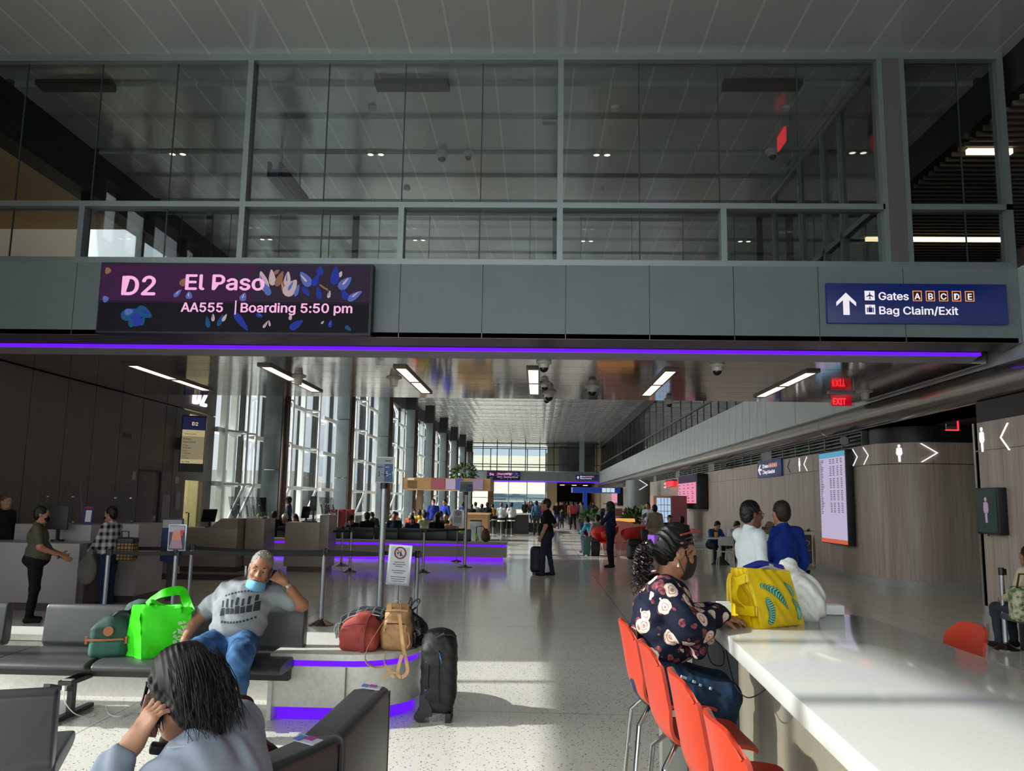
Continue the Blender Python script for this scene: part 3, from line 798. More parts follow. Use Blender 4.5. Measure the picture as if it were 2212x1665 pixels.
def led_board(x0, x1, y, z0, z1, label, a, bline, c, seed, wd=(1.24,)):
    w, h = x1 - x0, z1 - z0
    t = T('gate_display', label, 'display screen', ((x0 + x1) / 2, y + .1, z0))
    MB().bx(x0 - .02 * w / 4.2, y + .006, z0 - .03, x1 + .04, y + .193, z1 + .03).obj('housing', BLACK, t)
    r = random.Random(seed); b = MB(); b.cur = 1
    o, u, v = (x0, y, z0), (1, 0, 0), (0, 0, 1)
    S = w / 4.2
    def rect(ax, ay, bx_, by, m, d=.0004): b.cur = m; b.add([(x0 + ax * S, y - d, z0 + ay * S), (x0 + bx_ * S, y - d, z0 + ay * S), (x0 + bx_ * S, y - d, z0 + by * S), (x0 + ax * S, y - d, z0 + by * S)], [(0, 1, 2, 3)])
    rect(0, 0, 4.2, h / S, 0, 0.); rect(0, .45, 2.4, h / S, 1); rect(2.4, .45, 4.2, h / S, 7); rect(.28, .5, 1.05, h / S, 1, .0008)
    for q in (.46, .40): rect(0, q, 4.2, q + .012, 0, .0012)
    def P_(cx, cy_, L, w_, a_, m_):
        petal(b, o, u, v, cx * S, cy_ * S, L * S, w_ * S, a_, m_)
        k = {2: 3, 3: 4, 4: 3, 5: 4, 6: 2}.get(m_)
        if k is not None: petal(b, o, (1, 0, 0), v, (cx + .1 * L * math.cos(a_ + .6)) * S, (cy_ + .1 * L * math.sin(a_ + .6)) * S, L * .55 * S, w_ * .22 * S, a_ + .12, k)
    for cx, cy_, L, w_, a_, m_ in ((.5, .27, .30, .17, .4, 6), (.72, .29, .28, .16, -.5, 6), (.6, .18, .22, .18, 1.5, 2), (.48, .3, .14, .1, .2, 3), (.52, .14, .18, .08, 1.9, 6), (.7, .16, .16, .08, 1.2, 6),
                              (2.55, .80, .34, .13, 1.9, 4), (2.68, .86, .26, .10, 1.7, 4), (2.80, .84, .26, .10, 1.2, 5), (2.92, .84, .24, .10, 1.5, 4), (2.98, .70, .30, .18, 1.0, 4), (3.08, .66, .2, .06, 1.3, 3), (2.6, .68, .24, .1, 2.1, 3), (2.75, .95, .1, .06, .7, 5), (2.86, .72, .2, .06, 1.8, 5),
                              (3.2, .84, .28, .14, 2.2, 3), (3.36, .82, .2, .10, 1.2, 2), (3.42, .97, .16, .1, 1.6, 2), (3.66, .90, .3, .13, 1.5, 2), (3.82, .78, .26, .14, .8, 3), (3.74, .92, .1, .06, 1.2, 4), (3.22, .64, .18, .08, -.9, 2), (3.5, .7, .2, .03, -.6, 5), (3.98, .58, .26, .1, .6, 3), (3.58, .6, .12, .05, 1.4, 4), (3.42, .62, .2, .08, 1.8, 2), (3.82, .6, .18, .1, 2., 2),
                              (1.72, .15, .18, .07, 1.8, 6), (1.8, .22, .12, .05, 1.6, 4), (1.92, .18, .2, .07, 1.2, 6), (1.98, .22, .13, .05, 1.1, 4), (2.24, .16, .36, .10, -.9, 2), (2.52, .26, .12, .06, -.4, 2), (2.62, .12, .13, .04, 1.0, 4), (2.68, .14, .1, .03, 1.8, 4), (3.1, .12, .24, .11, .6, 2), (3.0, .24, .1, .05, 1.5, 4), (3.62, .14, .12, .06, 1.4, 2), (3.5, .16, .06, .03, .9, 4), (3.9, .07, .12, .06, -.6, 6),
                              (.1, .95, .1, .1, 0, 5), (.12, .72, .14, .08, 1.5, 7), (.1, .5, .1, .1, .3, 3), (1.3, .78, .14, .1, 1., 5), (1.22, .6, .16, .07, .8, 3), (1.4, .57, .12, .1, 1.6, 3), (2.2, .88, .2, .12, .2, 7), (2.25, .55, .14, .1, 1.2, 3)):
        P_(cx, cy_, L, w_, a_, m_)
    b.obj('screen', SCRM, t)
    W_ = (lambda q: q * S)
    line(t, a, .575 * S, (x0 + .335 * S, y - .004, z0 + .57 * S), u, v, PINK, .018, width=W_(.535))
    line(t, bline, .46 * S, (x0 + 1.33 * S, y - .004, z0 + .66 * S), u, v, PINK, .018, width=W_(wd[0]))
    line(t, c[0], .275 * S, (x0 + 1.29 * S, y - .004, z0 + .31 * S), u, v, PINK, .018, width=W_(.655))
    b = MB(); b.bx(x0 + 2.13 * S, y - .006, z0 + .27 * S, x0 + 2.15 * S, y - .001, z0 + .49 * S); b.obj('divider', PINK, t)
    line(t, c[1], .275 * S, (x0 + 2.22 * S, y - .004, z0 + .31 * S), u, v, PINK, .018, width=W_(1.73))
led_board(-6.86, -2.64, 12.3, 4.21, 5.27, 'wide gate display reading El Paso on the near bridge', 'D2', 'El Paso', ('AA555', 'Boarding 5:50 pm'), 3)
led_board(-6.23, -2.27, 99.79, 4.2, 5.22, 'distant gate display reading Charlotte NC on the far bridge', 'D4', 'Charlotte NC', ('AA977', 'Boarding 5:35 pm'), 4, (1.85,))

NAVY = M('sign_navy', '07154a', .35, emit=(.002, .008, .055), es=.8)
SWHITE = E('sign_white', (.86, .80, .86), .95)
SORANGE = E('sign_orange', (.95, .32, .10), .9)
SMAROON = M('sign_maroon', '1c0508', .5)
def plane_icon(b, o, u, v, s):
    """aircraft seen from above"""
    P_ = [(0, .5), (.05, .38), (.06, .14), (.45, -.12), (.45, -.2), (.06, -.08), (.05, -.34), (.17, -.43), (.17, -.49), (0, -.44)]
    P_ += [(-x, y) for x, y in P_[-2:0:-1]]
    b.prism([(x * s, y * s) for x, y in P_], o, u, v, Vector(u).cross(Vector(v)) * .003)
def way_sign(name_label, o, u, v, W, H, arrow, k, out, thick=.08):
    """blue direction sign: o = lower left corner, u reading direction, v up, out = towards the reader"""
    o, u, v, out = Vector(o), Vector(u), Vector(v), Vector(out)
    c = o + u * W / 2
    t = T('direction_sign', name_label, 'sign', tuple(c))
    b = MB(); b.prism([(0, 0), (W, 0), (W, H), (0, H)], o - out * thick, u, v, out * thick); b.obj('panel', NAVY, t, bev=.006)
    f = o + out * .003
    b = MB()
    sx_ = lambda x, y: f + u * (x * W) + v * (y * H)
    if arrow == 'up': A = [(.105, .76), (.16, .52), (.16, .42), (.1225, .57), (.1225, .2), (.0875, .2), (.0875, .57), (.05, .42), (.05, .52)]
    else: A = [(.03, .5), (.12, .82), (.16, .82), (.1, .56), (.2, .56), (.2, .44), (.1, .44), (.16, .18), (.12, .18)]
    b.prism([(x * W, y * H) for x, y in A], f, u, v, out * .003); b.obj('arrow', SWHITE, t)
    ox = .03 * W if arrow != 'up' else 0
    pl = []
    for yy in (.57, .22):
        s = .24 * H
        b = MB(); b.prism([(0, 0), (s, 0), (s, s), (0, s)], f + u * (.21 * W + ox) + v * (yy * H), u, v, out * .003); pl.append(b.obj('pictogram', SWHITE, t))
    line(t, 'Gates', .37 * H, f + u * (.287 * W + ox) + v * (.585 * H) + out * .003, u, v, SWHITE, .014, width=.167 * W)
    line(t, 'Bag Claim/Exit', .37 * H, f + u * (.287 * W + ox) + v * (.225 * H) + out * .003, u, v, SWHITE, .014, width=.437 * W)
    gap = .0725 * W
    b = MB(); s = .24 * H
    plane_icon(b, f + u * (.21 * W + ox + s / 2) + v * (.57 * H + s / 2) + out * .004, u, v, s * .8); b.obj('aircraft', NAVY, pl[0])
    q = f + u * (.21 * W + ox) + v * (.22 * H) + out * .004; b = MB()
    for (ax, ay, bx_, by) in ((.15, .2, .25, .7), (.3, .2, .7, .7), (.75, .2, .85, .7), (.4, .7, .45, .85), (.55, .7, .6, .85), (.4, .8, .6, .85)):
        b.prism([(ax * s, ay * s), (bx_ * s, ay * s), (bx_ * s, by * s), (ax * s, by * s)], q, u, v, out * .002)
    b.obj('suitcase', NAVY, pl[1])
    for i, ch in enumerate('ABCDE'):
        x0 = .477 * W + ox + i * gap; w_ = .05 * W; y0, h_ = .56 * H, .26 * H; e = .0042 * W
        bi = MB(); q = f + out * .001
        bi.prism([(x0, y0), (x0 + w_, y0), (x0 + w_, y0 + h_), (x0, y0 + h_)], q, u, v, out * .001); tl = bi.obj('letter_tile', SMAROON, t)
        b = MB()
        for (ax, ay, bx_, by) in ((0, 0, w_, e), (0, h_ - e, w_, h_), (0, 0, e, h_), (w_ - e, 0, w_, h_)):
            b.prism([(x0 + ax, y0 + ay), (x0 + bx_, y0 + ay), (x0 + bx_, y0 + by), (x0 + ax, y0 + by)], q, u, v, out * .004)
        b.obj('letter_frame', SORANGE, tl)
        line(tl, ch, .29 * H, f + u * (x0 + w_ / 2) + v * (.605 * H) + out * .006, u, v, SWHITE, .018, 'CENTER')
    return t
way_sign('large blue Gates and Bag Claim sign with an up arrow on the near bridge', (4.37, 12.42, 4.46), (1, 0, 0), (0, 0, 1), 2.70, .62, 'up', 1, (0, -1, 0))
way_sign('distant small blue Gates and Bag Claim sign on the far bridge', (4.45, 99.91, 4.32), (1, 0, 0), (0, 0, 1), 2.65, .64, 'up', 1, (0, -1, 0))
way_sign('blue Gates and Bag Claim sign with a left arrow on the timber wall', (7.44, 28.42, 2.60), (0, -1, 0), (0, 0, 1), 2.75, .53, 'left', 1, (-1, 0, 0), .05)
SC_D = MT['sign_navy']
t = T('hanging_sign', 'long blue sign hanging by two rods under the high ceiling', 'sign', (-5.24, 16.1, 7.9))
MB().bx(-5.15, 15.2, 7.92, -5.09, 17.1, 8.2).obj('panel', M('blue_sign_side', '141f52', .4), t)
MB().bx(-5.37, 15.22, 7.9, -5.15, 17.08, 8.06).obj('body', M('sign_underside', '3f474a', .4), t)
MB().bx(-5.37, 15.2, 7.92, -5.31, 15.3, 8.2).obj('end_cap', MT['blue_sign_side'], t)
for yy in (15.6, 16.9):
    b = MB(); b.cyl((-5.24, yy, 8.06), (-5.24, yy, 8.9), .025, 10); b.obj('rod', FRAME, t)
# recessed pairs of lamps in the polished soffit
for k, x in enumerate((-7.29, -4.87, -2.46, -.117, 2.29, 4.72)):
    t = T('ceiling_light', ('linear soffit lamp pair, first from the dark left wall', 'linear soffit lamp pair, second from the dark left wall', 'linear soffit lamp pair, third from the dark left wall',
          'linear soffit lamp pair pointing straight along the middle of the hall', 'linear soffit lamp pair, second from the red exit sign', 'linear soffit lamp pair beside the red exit sign')[k], 'ceiling light', (x, 15.97, 3.97), 'lamp pairs in the soffit')
    b = MB()
    for a, c in ((14.2, 14.34), (15.98, 16.1), (17.64, 17.78)): b.bx(x - .09, a, 3.985, x + .09, c, 4.025)
    for s in (-1, 1): b.bx(x + s * .105 - .015, 14.2, 3.985, x + s * .105 + .015, 17.78, 4.025)
    b.obj('frame', M('lamp_frame_bronze', '4e433c', .4, .5), t)
    for a, c in ((14.34, 15.98), (16.1, 17.64)):
        MB().bx(x - .088, a, 3.992, x + .088, c, 4.02).obj('diffuser', E('soffit_lamp', (1., .80, .52), 3.2), t)
# ceiling vents and small downlights high up
for k, (x0, x1) in enumerate(((-8.91, -7.6), (-2.92, -1.64), (3.1, 4.42))):
    t = tag(MB().bx(x0, 13.30, 8.80, x1, 13.58, 8.93).obj('ceiling_vent', BLACK), ('black slot vent in the high ceiling, leftmost', 'black slot vent in the high ceiling above the middle bays', 'black slot vent in the high ceiling, rightmost')[k], 'vent', 'slot vents in the high ceiling')
dl = None
for k, (x, y) in enumerate(((-7.7, 16.33), (-3.49, 16.33), (1.236, 16.33), (6.43, 16.2), (-7.7, 22.05), (-3.4, 22.05), (1.26, 22.05), (5.56, 22.0), (-3.4, 28.5), (1.3, 28.5))):
    L = ['twin round downlight in the high ceiling, front row, first from the left', 'twin round downlight in the high ceiling, front row, second from the left', 'twin round downlight in the high ceiling, front row, third from the left', 'twin round downlight in the high ceiling beside the glass screen',
         'twin round downlight seen low through the bridge glass, first from the left', 'twin round downlight seen low through the bridge glass, second from the left', 'twin round downlight seen low through the bridge glass, third from the left', 'twin round downlight seen low through the bridge glass, rightmost', 'dim twin downlight far down the high ceiling, left one', 'dim twin downlight far down the high ceiling, right one'][k]
    if dl is None:
        dl = T('downlight', L, 'ceiling light', (x, y, 8.84), 'twin downlights in the high ceiling')
        for s in (-1, 1):
            b = MB(); b.lathe([(.0, .08), (.085, .08), (.085, .0), (.065, -.004), (.06, .02), (0, .02)], (x + s * .11, y, 8.84), 18); o = b.obj('rim', M('downlight_rim', '8e8a84', .4), dl)
            b = MB(); b.cyl((x + s * .11, y, 8.842), (x + s * .11, y, 8.862), .06, 16); b.obj('lamp', E('downlight_lamp', (1., .80, .60), 3.4), o)
    else: dup(dl, (x, y, 8.84), label=L)
# dome cameras, sensors and speakers
def dome(x, y, z, label, s=1., group=None):
    t = T('dome_camera', label, 'security camera', (x, y, z - .2 * s), group)
    b = MB(); b.lathe([(.0, 0), (.13, 0), (.13, -.03), (.09, -.05), (.085, -.11), (0, -.11)], (x, y, z), 20)
    bb = MB(); bb.v = [(x + (p[0] - x) * s, y + (p[1] - y) * s, z + (p[2] - z) * s) for p in b.v]; bb.f = b.f; bb.mi = b.mi
    bb.obj('mount', M('camera_white', 'b9b6b2', .4), t)
    b = MB(); n = 8; b.lathe([(0, -.11)] + [(.075 * math.cos(q * PI / 2 / n), -.11 - .075 * math.sin(q * PI / 2 / n)) for q in range(n + 1)], (x, y, z), 18)
    bb = MB(); bb.v = [(x + (p[0] - x) * s, y + (p[1] - y) * s, z + (p[2] - z) * s) for p in b.v]; bb.f = b.f; bb.mi = b.mi
    bb.obj('dome', M('camera_black_dome', '08080a', .08), t)
dome(.066, 13.62, 4.02, 'dome camera under the soffit nearest the purple light strip, beside the middle lamp', 1., 'dome cameras under the soffit')
dome(.10, 16.1, 4.02, 'smaller dome camera under the soffit beside the middle lamp end', .85, 'dome cameras under the soffit')
dome(.2, 17.4, 4.02, 'larger dome camera under the soffit just past the middle lamp', 1.15, 'dome cameras under the soffit')
dome(.16, 18.3, 4.02, 'dome camera at the far edge of the soffit in the middle', .8, 'dome cameras under the soffit')
dome(1.06, 16.5, 4.03, 'flat wide dome camera under the soffit right of the middle lamp', 1.2, 'dome cameras under the soffit')
dome(2.97, 13.75, 4.02, 'lone dome camera under the soffit close to the purple strip, right half', 1., 'dome cameras under the soffit')
dome(2.93, 18.6, 4.02, 'dome camera at the far edge of the soffit, right of the lamps', .9, 'dome cameras under the soffit')
dome(-2.1, 16.36, 8.9, 'dome camera hanging from the high ceiling behind the bridge glass, left one', 1.1)
dome(4.71, 16.22, 8.9, 'dome camera hanging from the high ceiling behind the bridge glass, right one', 1.1)
dome(-1.54, 16.36, 8.9, 'small pale dome on the high ceiling behind the middle glass bay', .9)
for k, (x, y, z, r_, L) in enumerate(((1.34, 14.34, 8.9, .09, 'round sensor on the high ceiling in the right glass bay'), (4.43, 14.34, 8.9, .08, 'small round sensor on the high ceiling near the glass screen'), (-3.15, 18.33, 8.9, .08, 'small round sensor low in the middle glass bay'), (1.35, 18.3, 8.9, .08, 'small round sensor low in the right glass bay'), (-3.16, 14.34, 8.9, .08, 'small round sensor high in the middle glass bay'))):
    b = MB(); b.lathe([(0, 0), (r_, 0), (r_ * .9, -.05), (0, -.06)], (x, y, z)); tag(b.obj('ceiling_sensor', MT['camera_white']), L, 'sensor', 'round ceiling sensors')
for k, (x, y, L) in enumerate(((-4.65, 15.56, 'white cone speaker hanging below the soffit between left lamps'), (-2.8, 15.6, 'white cone speaker below the soffit left of the third lamp'), (6.6, 16.8, 'white cone speaker below the soffit right of the exit sign'))):
    b = MB(); b.lathe([(.15, .0), (.15, -.02), (.09, -.04), (.07, -.17), (0, -.17)], (x, y, 4.02), 20); tag(b.obj('ceiling_speaker', MT['camera_white']), L, 'speaker', 'cone speakers under the soffit')
b = MB(); b.bx(.0, 14.84, 8.86, .32, 15.0, 8.905); tag(b.obj('access_panel', MT['camera_white'], bev=.01), 'small square access panel on the high ceiling beside the middle mullion', 'panel')
# exit signs
t = T('exit_sign', 'red lit EXIT sign on edge-lit glass below the soffit', 'exit sign', (6.2, 17.0, 3.7))
b = MB(); b.bx(5.93, 16.93, 3.99, 6.47, 17.07, 4.02); b.obj('bracket', FRAME, t)
MB().bx(5.95, 16.99, 3.73, 6.45, 17.01, 3.99).obj('glass', GLASS, t)
line(t, 'EXIT', .25, (6.01, 16.985, 3.765), (1, 0, 0), (0, 0, 1), REDLAMP, .02, sx=.66); MB().bx(5.99, 17.012, 3.74, 6.41, 17.02, 3.97).obj('backing', E('exit_back', (.42, .004, .01), 1.), t)
t = T('exit_sign', 'small exit sign with red edges hanging in the washroom entrance', 'exit sign', (8.39, 17, 3.3))
MB().bx(8.27, 16.98, 3.28, 8.5, 17.02, 3.58).obj('glass', M('mirror_glass', '9ba0a0', .1, .8), t, bev=.02)
b = MB(); b.bx(8.5, 16.97, 3.28, 8.52, 17.03, 3.6); b.bx(8.27, 16.97, 3.26, 8.52, 17.03, 3.28); b.obj('edge', REDLAMP, t); MB().bx(8.38, 16.98, 3.58, 8.42, 17.02, 3.6).obj('hanger', BLACK, t)
t = T('exit_sign', 'red exit sign seen edge-on high behind the bridge glass', 'exit sign', (4.52, 14.75, 8.3))
b = MB(); b.bx(4.46, 14.7, 8.7, 4.6, 15.2, 8.9); b.obj('bracket', FRAME, t)
MB().bx(4.51, 14.7, 8.42, 4.54, 15.2, 8.7).obj('panel', E('dim_red', (.9, .04, .05), .7), t)
t = T('exit_sign', 'small red exit sign on the timber wall above the vending cabinet', 'exit sign', (7.3, 46, 2.7))
MB().bx(7.25, 45.2, 2.66, 7.32, 47.6, 2.92).obj('panel', REDLAMP, t); MB().bx(7.2, 45.2, 2.95, 7.5, 47.6, 3.0).obj('bracket', BLACK, t)
# washroom symbols of light on the timber walls
def lady(b, o, u, v, H, out):
    o, u, v, out = Vector(o), Vector(u), Vector(v), Vector(out)
    def pg(p): b.prism([(x * H, y * H) for x, y in p], o, u, v, out * .012)
    pg([(.075 * math.cos(2 * PI * k / 14), .915 + .085 * math.sin(2 * PI * k / 14)) for k in range(14)])
    pg([(-.07, .81), (.07, .81), (.13, .38), (-.13, .38)]); pg([(-.14, .78), (-.09, .8), (-.12, .45), (-.17, .45)]); pg([(.14, .78), (.09, .8), (.12, .45), (.17, .45)])
    pg([(-.065, .37), (-.01, .37), (-.015, 0), (-.055, 0)]); pg([(.065, .37), (.01, .37), (.015, 0), (.055, 0)])
def chev(b, o, u, v, H, W, w, out, d=1):
    o, u, v, out = Vector(o), Vector(u), Vector(v), Vector(out)
    for s in (0, 1):
        p = [(0, s * H), (w, s * H), (W + w, H / 2), (W, H / 2)]
        b.prism([(x * d, y) for x, y in p], o, u, v, out * .012)
t = T('washroom_sign', 'lit woman symbol and left chevron on the near right timber wall', 'washroom sign', (7.24, 13.4, 2.6))
b = MB(); lady(b, (7.25, 13.72, 2.62), (0, -1, 0), (0, 0, 1), .40, (-1, 0, 0)); chev(b, (7.25, 12.93, 2.6), (0, 1, 0), (0, 0, 1), .42, .22, .035, (-1, 0, 0)); b.obj('symbol', WHITELAMP, t)
dv = Vector((math.cos(PI * 1.28), math.sin(PI * 1.28), 0)); uu = Vector((-dv.y, dv.x, 0))
t = T('washroom_sign', 'lit woman symbol and right chevron on the rounded timber corner', 'washroom sign', (7.7, 18.3, 2.65))
b = MB(); c0 = Vector((8.5, 19.05, 2.68)) + dv * 1.0
lady(b, c0, uu, (0, 0, 1), .38, dv); chev(b, (8.2, 18.03, 2.67), (1, 0, 0), (0, 0, 1), .40, .34, .04, (0, -1, 0)); b.obj('symbol', WHITELAMP, t)
for k, (yy, d, L) in enumerate(((19.35, -1, 'lit right-pointing chevron on the timber wall nearest the rounded corner'), (20.0, -1, 'lit right-pointing chevron beside the tall flight board'), (22.0, 1, 'lit left-pointing chevron just past the tall flight board'), (23.35, 1, 'lit left-pointing chevron beside the small figure symbol'), (24.9, 1, 'unlit thin chevron on the timber wall beyond the figure symbol'))):
    b = MB(); chev(b, (7.5, yy, 2.66), (0, 1, 0), (0, 0, 1), .4, .28, .03, (-1, 0, 0), d)
    tag(b.obj('wall_chevron', WHITELAMP if k < 4 else BLACK), L, 'sign', 'chevrons on the timber wall')
b = MB(); b.v = []; lady(b, (7.5, 24.05, 2.68), (0, -1, 0), (0, 0, 1), .38, (-1, 0, 0)); tag(b.obj('figure_symbol', WHITELAMP), 'small lit figure symbol on the timber wall between chevrons', 'sign')
# screens on the right wall
DKTXT = M('screen_text', '262433', .5)
t = T('flight_board', 'tall white flight information screen on the timber wall near the rounded corner', 'display screen', (7.3, 20.85, .75))
MB().bx(7.30, 19.93, .78, 7.47, 21.78, 3.06).obj('housing', BLACK, t, bev=.01)
b = MB(); b.bx(7.288, 19.98, .88, 7.3, 21.74, 2.9); b.obj('screen', E('board_white', (.50, .44, .62), .9), t)
b = MB(); b.bx(7.285, 19.98, 2.9, 7.3, 21.74, 3.03); b.obj('header', E('board_cyan', (.10, .36, .52), .9), t)
b = MB(); b.bx(7.285, 19.98, .80, 7.3, 21.74, .9); b.obj('footer', E('board_orange', (.62, .12, .06), .9), t)
b = MB(); r = random.Random(2)
for q in range(32):
    z = 2.84 - q * .043
    for x0, wd in ((21.68, .1 + .16 * r.random()), (21.0, .12), (20.78, .12), (20.5, .1), (20.25, .1)):
        if x0 > 21.5 or q % 7 != 3: b.bx(7.284, x0 - wd, z, 7.29, x0, z + .016)
b.obj('text_rows', DKTXT, t)
t = T('washroom_screen', 'small black screen with a glowing woman figure on the near right wall', 'display screen', (7.2, 13.45, 1.26))
MB().bx(7.1, 13.1, 1.3, 7.245, 13.76, 2.03).obj('housing', BLACK, t, bev=.012)
MB().bx(7.09, 13.14, 1.33, 7.1, 13.72, 2.0).obj('screen', M('screen_garden', '0c120f', .4, .0, .15, noise=(7., '182a22', .9), emit=(.01, .02, .016), es=1.), t)
b = MB(); lady(b, (7.092, 13.43, 1.48), (0, -1, 0), (0, 0, 1), .40, (-1, 0, 0)); b.obj('figure', E('figure_mauve', (.30, .20, .30), .9), t)
b = MB(); b.cyl((7.14, 13.5, 1.27), (7.14, 13.5, 1.3), .012, 8); b.obj('sensor', BLACK, t)
def pink_board(x, y0, y1, z0, z1, label):
    t = T('menu_screen', label, 'display screen', (x, (y0 + y1) / 2, z0))
    h = z1 - z0
    MB().bx(x, y0, z0, x + .47, y1, z1).obj('housing', BLACK, t, bev=.02)
    n = 4; w = (y1 - y0 - .3)
    b = MB()
    for k in range(n): b.bx(x - .012, y1 - .1 - w * (k + 1) / n + .03, z0 + .16 * h, x, y1 - .1 - w * k / n, z0 + .76 * h)
    b.obj('screen', E('menu_pink', (.80, .26, .42), .95), t)
    b = MB(); r = random.Random(5)
    for k in range(n):
        for q in (.70, .60, .50, .44, .37, .31, .22):
            b.bx(x - .018, y1 - .1 - w * (k + .3 + .3 * r.random()) / n, z0 + (q - .008) * h, x - .012, y1 - .1 - w * (k + .12) / n, z0 + (q + .012) * h)
    b.obj('text_rows', DKTXT, t)
    b = MB(); b.bx(x - .012, y0 + .2, z0 + .78 * h, x, y1 - .1, z0 + .97 * h); b.obj('header', E('menu_night', (.03, .015, .05), 1.), t)
pink_board(7.0, 36.95, 41.8, 1.48, 3.05, 'large pink menu screen on the timber wall behind the dining tables')
pink_board(7.0, 74, 80, 1.45, 3.05, 'smaller distant pink screen beyond the cylindrical pillar')
b = MB(); b.cyl((7.35, 20.0, 3.25), (7.2, 19.7, 3.24), .10, 16); tag(b.obj('wall_camera', M('wall_camera_grey', '6d6a66', .4)), 'round camera housing on the louvre band above the tall flight board', 'security camera')
b = MB(); b.cyl((7.35, 32.8, 3.2), (7.15, 32.3, 3.2), .11, 16); tag(b.obj('wall_camera', MT['wall_camera_grey']), 'round camera housing on the louvre band past the blue Gates sign', 'security camera')
b = MB(); b.bx(7.47, 21.95, 1.1, 7.5, 22.1, 1.3); tag(b.obj('wall_switch', WHITE), 'small white switch plate on the timber wall beside the flight board', 'switch')
for yy, L in ((48.5, 'white shop lettering on the timber wall above the vending cabinet, upper'), (43.4, 'white shop lettering on the timber wall beside the pink menu screen')):
    b = MB()
    zz = 2.6 if yy > 45 else 2.2
    letters(b, 'THE', .2, (7.49, yy + 1.4, zz + .2), (0, -1, 0), (0, 0, 1), .03, sx=3.); letters(b, 'BAR', .2, (7.49, yy + 1.4, zz), (0, -1, 0), (0, 0, 1), .03, sx=3.)
    tag(b.obj('shop_lettering', SWHITE), L, 'sign')
# gate D2 portrait display on the charcoal wall
gx, gy = -9.08, 21.4
t = T('gate_info_screen', 'portrait gate screen with D2 header and yellow flight details by the boarding door', 'display screen', (gx, gy, 2.3))
ux = Vector((.86, .50, 0)).normalized(); nn = Vector((.50, -.86, 0))
o0 = Vector((gx - .27, gy - .17, 2.32))
def pan(b, x0, z0, x1, z1, d0, d1): b.prism([(x0, z0), (x1, z0), (x1, z1), (x0, z1)], o0 + nn * d0, ux, (0, 0, 1), nn * (d1 - d0))
b = MB(); pan(b, 0, 0, .60, 1.48, -.12, 0); b.bx(-9.495, 21.3, 2.9, -9.25, 21.36, 3.2); b.obj('housing', BLACK, t)
b = MB(); pan(b, .02, .22, .58, 1.10, 0, .006); b.obj('screen', E('gate_yellow', (.42, .36, .19), .9), t)
b = MB(); pan(b, .02, .33, .58, .93, .006, .008); b.obj('screen_body', E('gate_olive', (.23, .20, .12), .9), t)
b = MB(); pan(b, .02, 1.10, .58, 1.44, 0, .006); b.obj('header', E('gate_blue', (.012, .014, .045), 1.), t)
b = MB(); letters(b, 'D2', .17, o0 + nn * .01 + ux * .24 + Vector((0, 0, 1.22)), ux, (0, 0, 1), .02); b.obj('header_text', E('gate_cream', (.6, .5, .3), 1.), t)
b = MB()
for s, z, q in (('American Airlines', .98, .05), ('El Paso', .84, .085), ('Flight AA555', .76, .075), ('Boarding', .68, .05), ('5:50 pm', .61, .075), ('Departs', .54, .05), ('6:20 pm', .47, .075), ('Arrival', .40, .05), ('7:10 pm', .345, .06), ('On Time', .245, .07)):
    line(t, s, q, o0 + nn * .012 + ux * (.05 if s[0] != 'A' or len(s) < 9 else .08) + Vector((0, 0, z)), ux, (0, 0, 1), M('gate_text', '1b1a22', .5), .012, name='text')
for k, (y0, y1, z0, z1, m, nm, L) in enumerate(((20.75, 21.12, 1.05, 1.72, M('notice_paper', '8d8a8c', .6), 'notice', 'grey paper notice on the charcoal wall beside the plain door'), (21.48, 21.72, 1.35, 1.8, MT['notice_paper'], 'notice', 'small framed notice between the plain door and glass door'), (20.9, 21.0, .78, .95, WHITE, 'wall_intercom', 'white intercom box below the paper notice'), (21.4, 21.55, 2.02, 2.2, M('beige_box', 'a39c90', .5), 'wall_box', 'beige box on the charcoal wall beside the glass door'), (19.1, 19.2, 2.05, 2.25, MT['beige_box'], 'wall_box', 'small pale box on the charcoal wall left of the plain door'), (18.5, 18.85, 3.0, 3.1, M('slate_plate', '2b2a2a', .5), 'vent', 'dark rectangular vent plate high on the charcoal wall'))):
    tag(MB().bx(-9.5, y0, z0, -9.47, y1, z1).obj(nm, m), L, nm.replace('_', ' '))
# ------------------------------------------------------------------ near furniture
CHROME = MT['chrome']
STEEL = M('brushed_steel', '9ea2a8', .32, .75)
QUARTZ = M('white_quartz', 'bcbdba', .10, .0, .5, noise=(140., 'c9c9c6', .35))
STONE = M('white_speckled_stone', 'd9d7d0', .3, noise=(26., 'c4c2bb', .6))
LAMI = M('taupe_laminate', '8b8474', .3, .15, noise=(3., '938c7c', .5))
LEATH = M('charcoal_leather', '3b3c3e', .38, .0, .5, bump=(9., .12, .02))
PLAS = M('orange_plastic', 'a9331c', .42, .0, .45)
# high counter
t = T('counter_table', 'long white high counter with a glossy top across the near right', 'counter', (1.4, 3.2, 0))
b = MB(); b.prism([(.76, .7), (1.93, .7), (1.91, 4.93), (1.84, 5.06), (1.05, 5.2), (.97, 5.12), (.947, 4.643)], (0, 0, .995), (1, 0, 0), (0, 1, 0), (0, 0, .075))
b.obj('top', QUARTZ, t, bev=.006)
b = MB(); b.bx(1.17, 3.30, 0, 1.29, 5.0, .995); b.obj('leg_panel', LAMI, t)
b = MB(); b.bx(1.171, 3.285, 0, 1.225, 3.30, .995); b.obj('leg_trim', M('dark_metal_trim', '55534f', .3, .6), t)
b = MB(); b.bx(1.70, 3.30, 0, 1.82, 4.9, .995); b.obj('leg_panel', LAMI, t)
b = MB(); b.bx(1.17, 5.0, .02, 1.175, 5.03, .98); b.obj('edge_strip', CHROME, t)
t = T('service_cabinet', 'dark grey cabinet with silver edges under the far end of the counter', 'cabinet', (1.1, 5.5, 0))
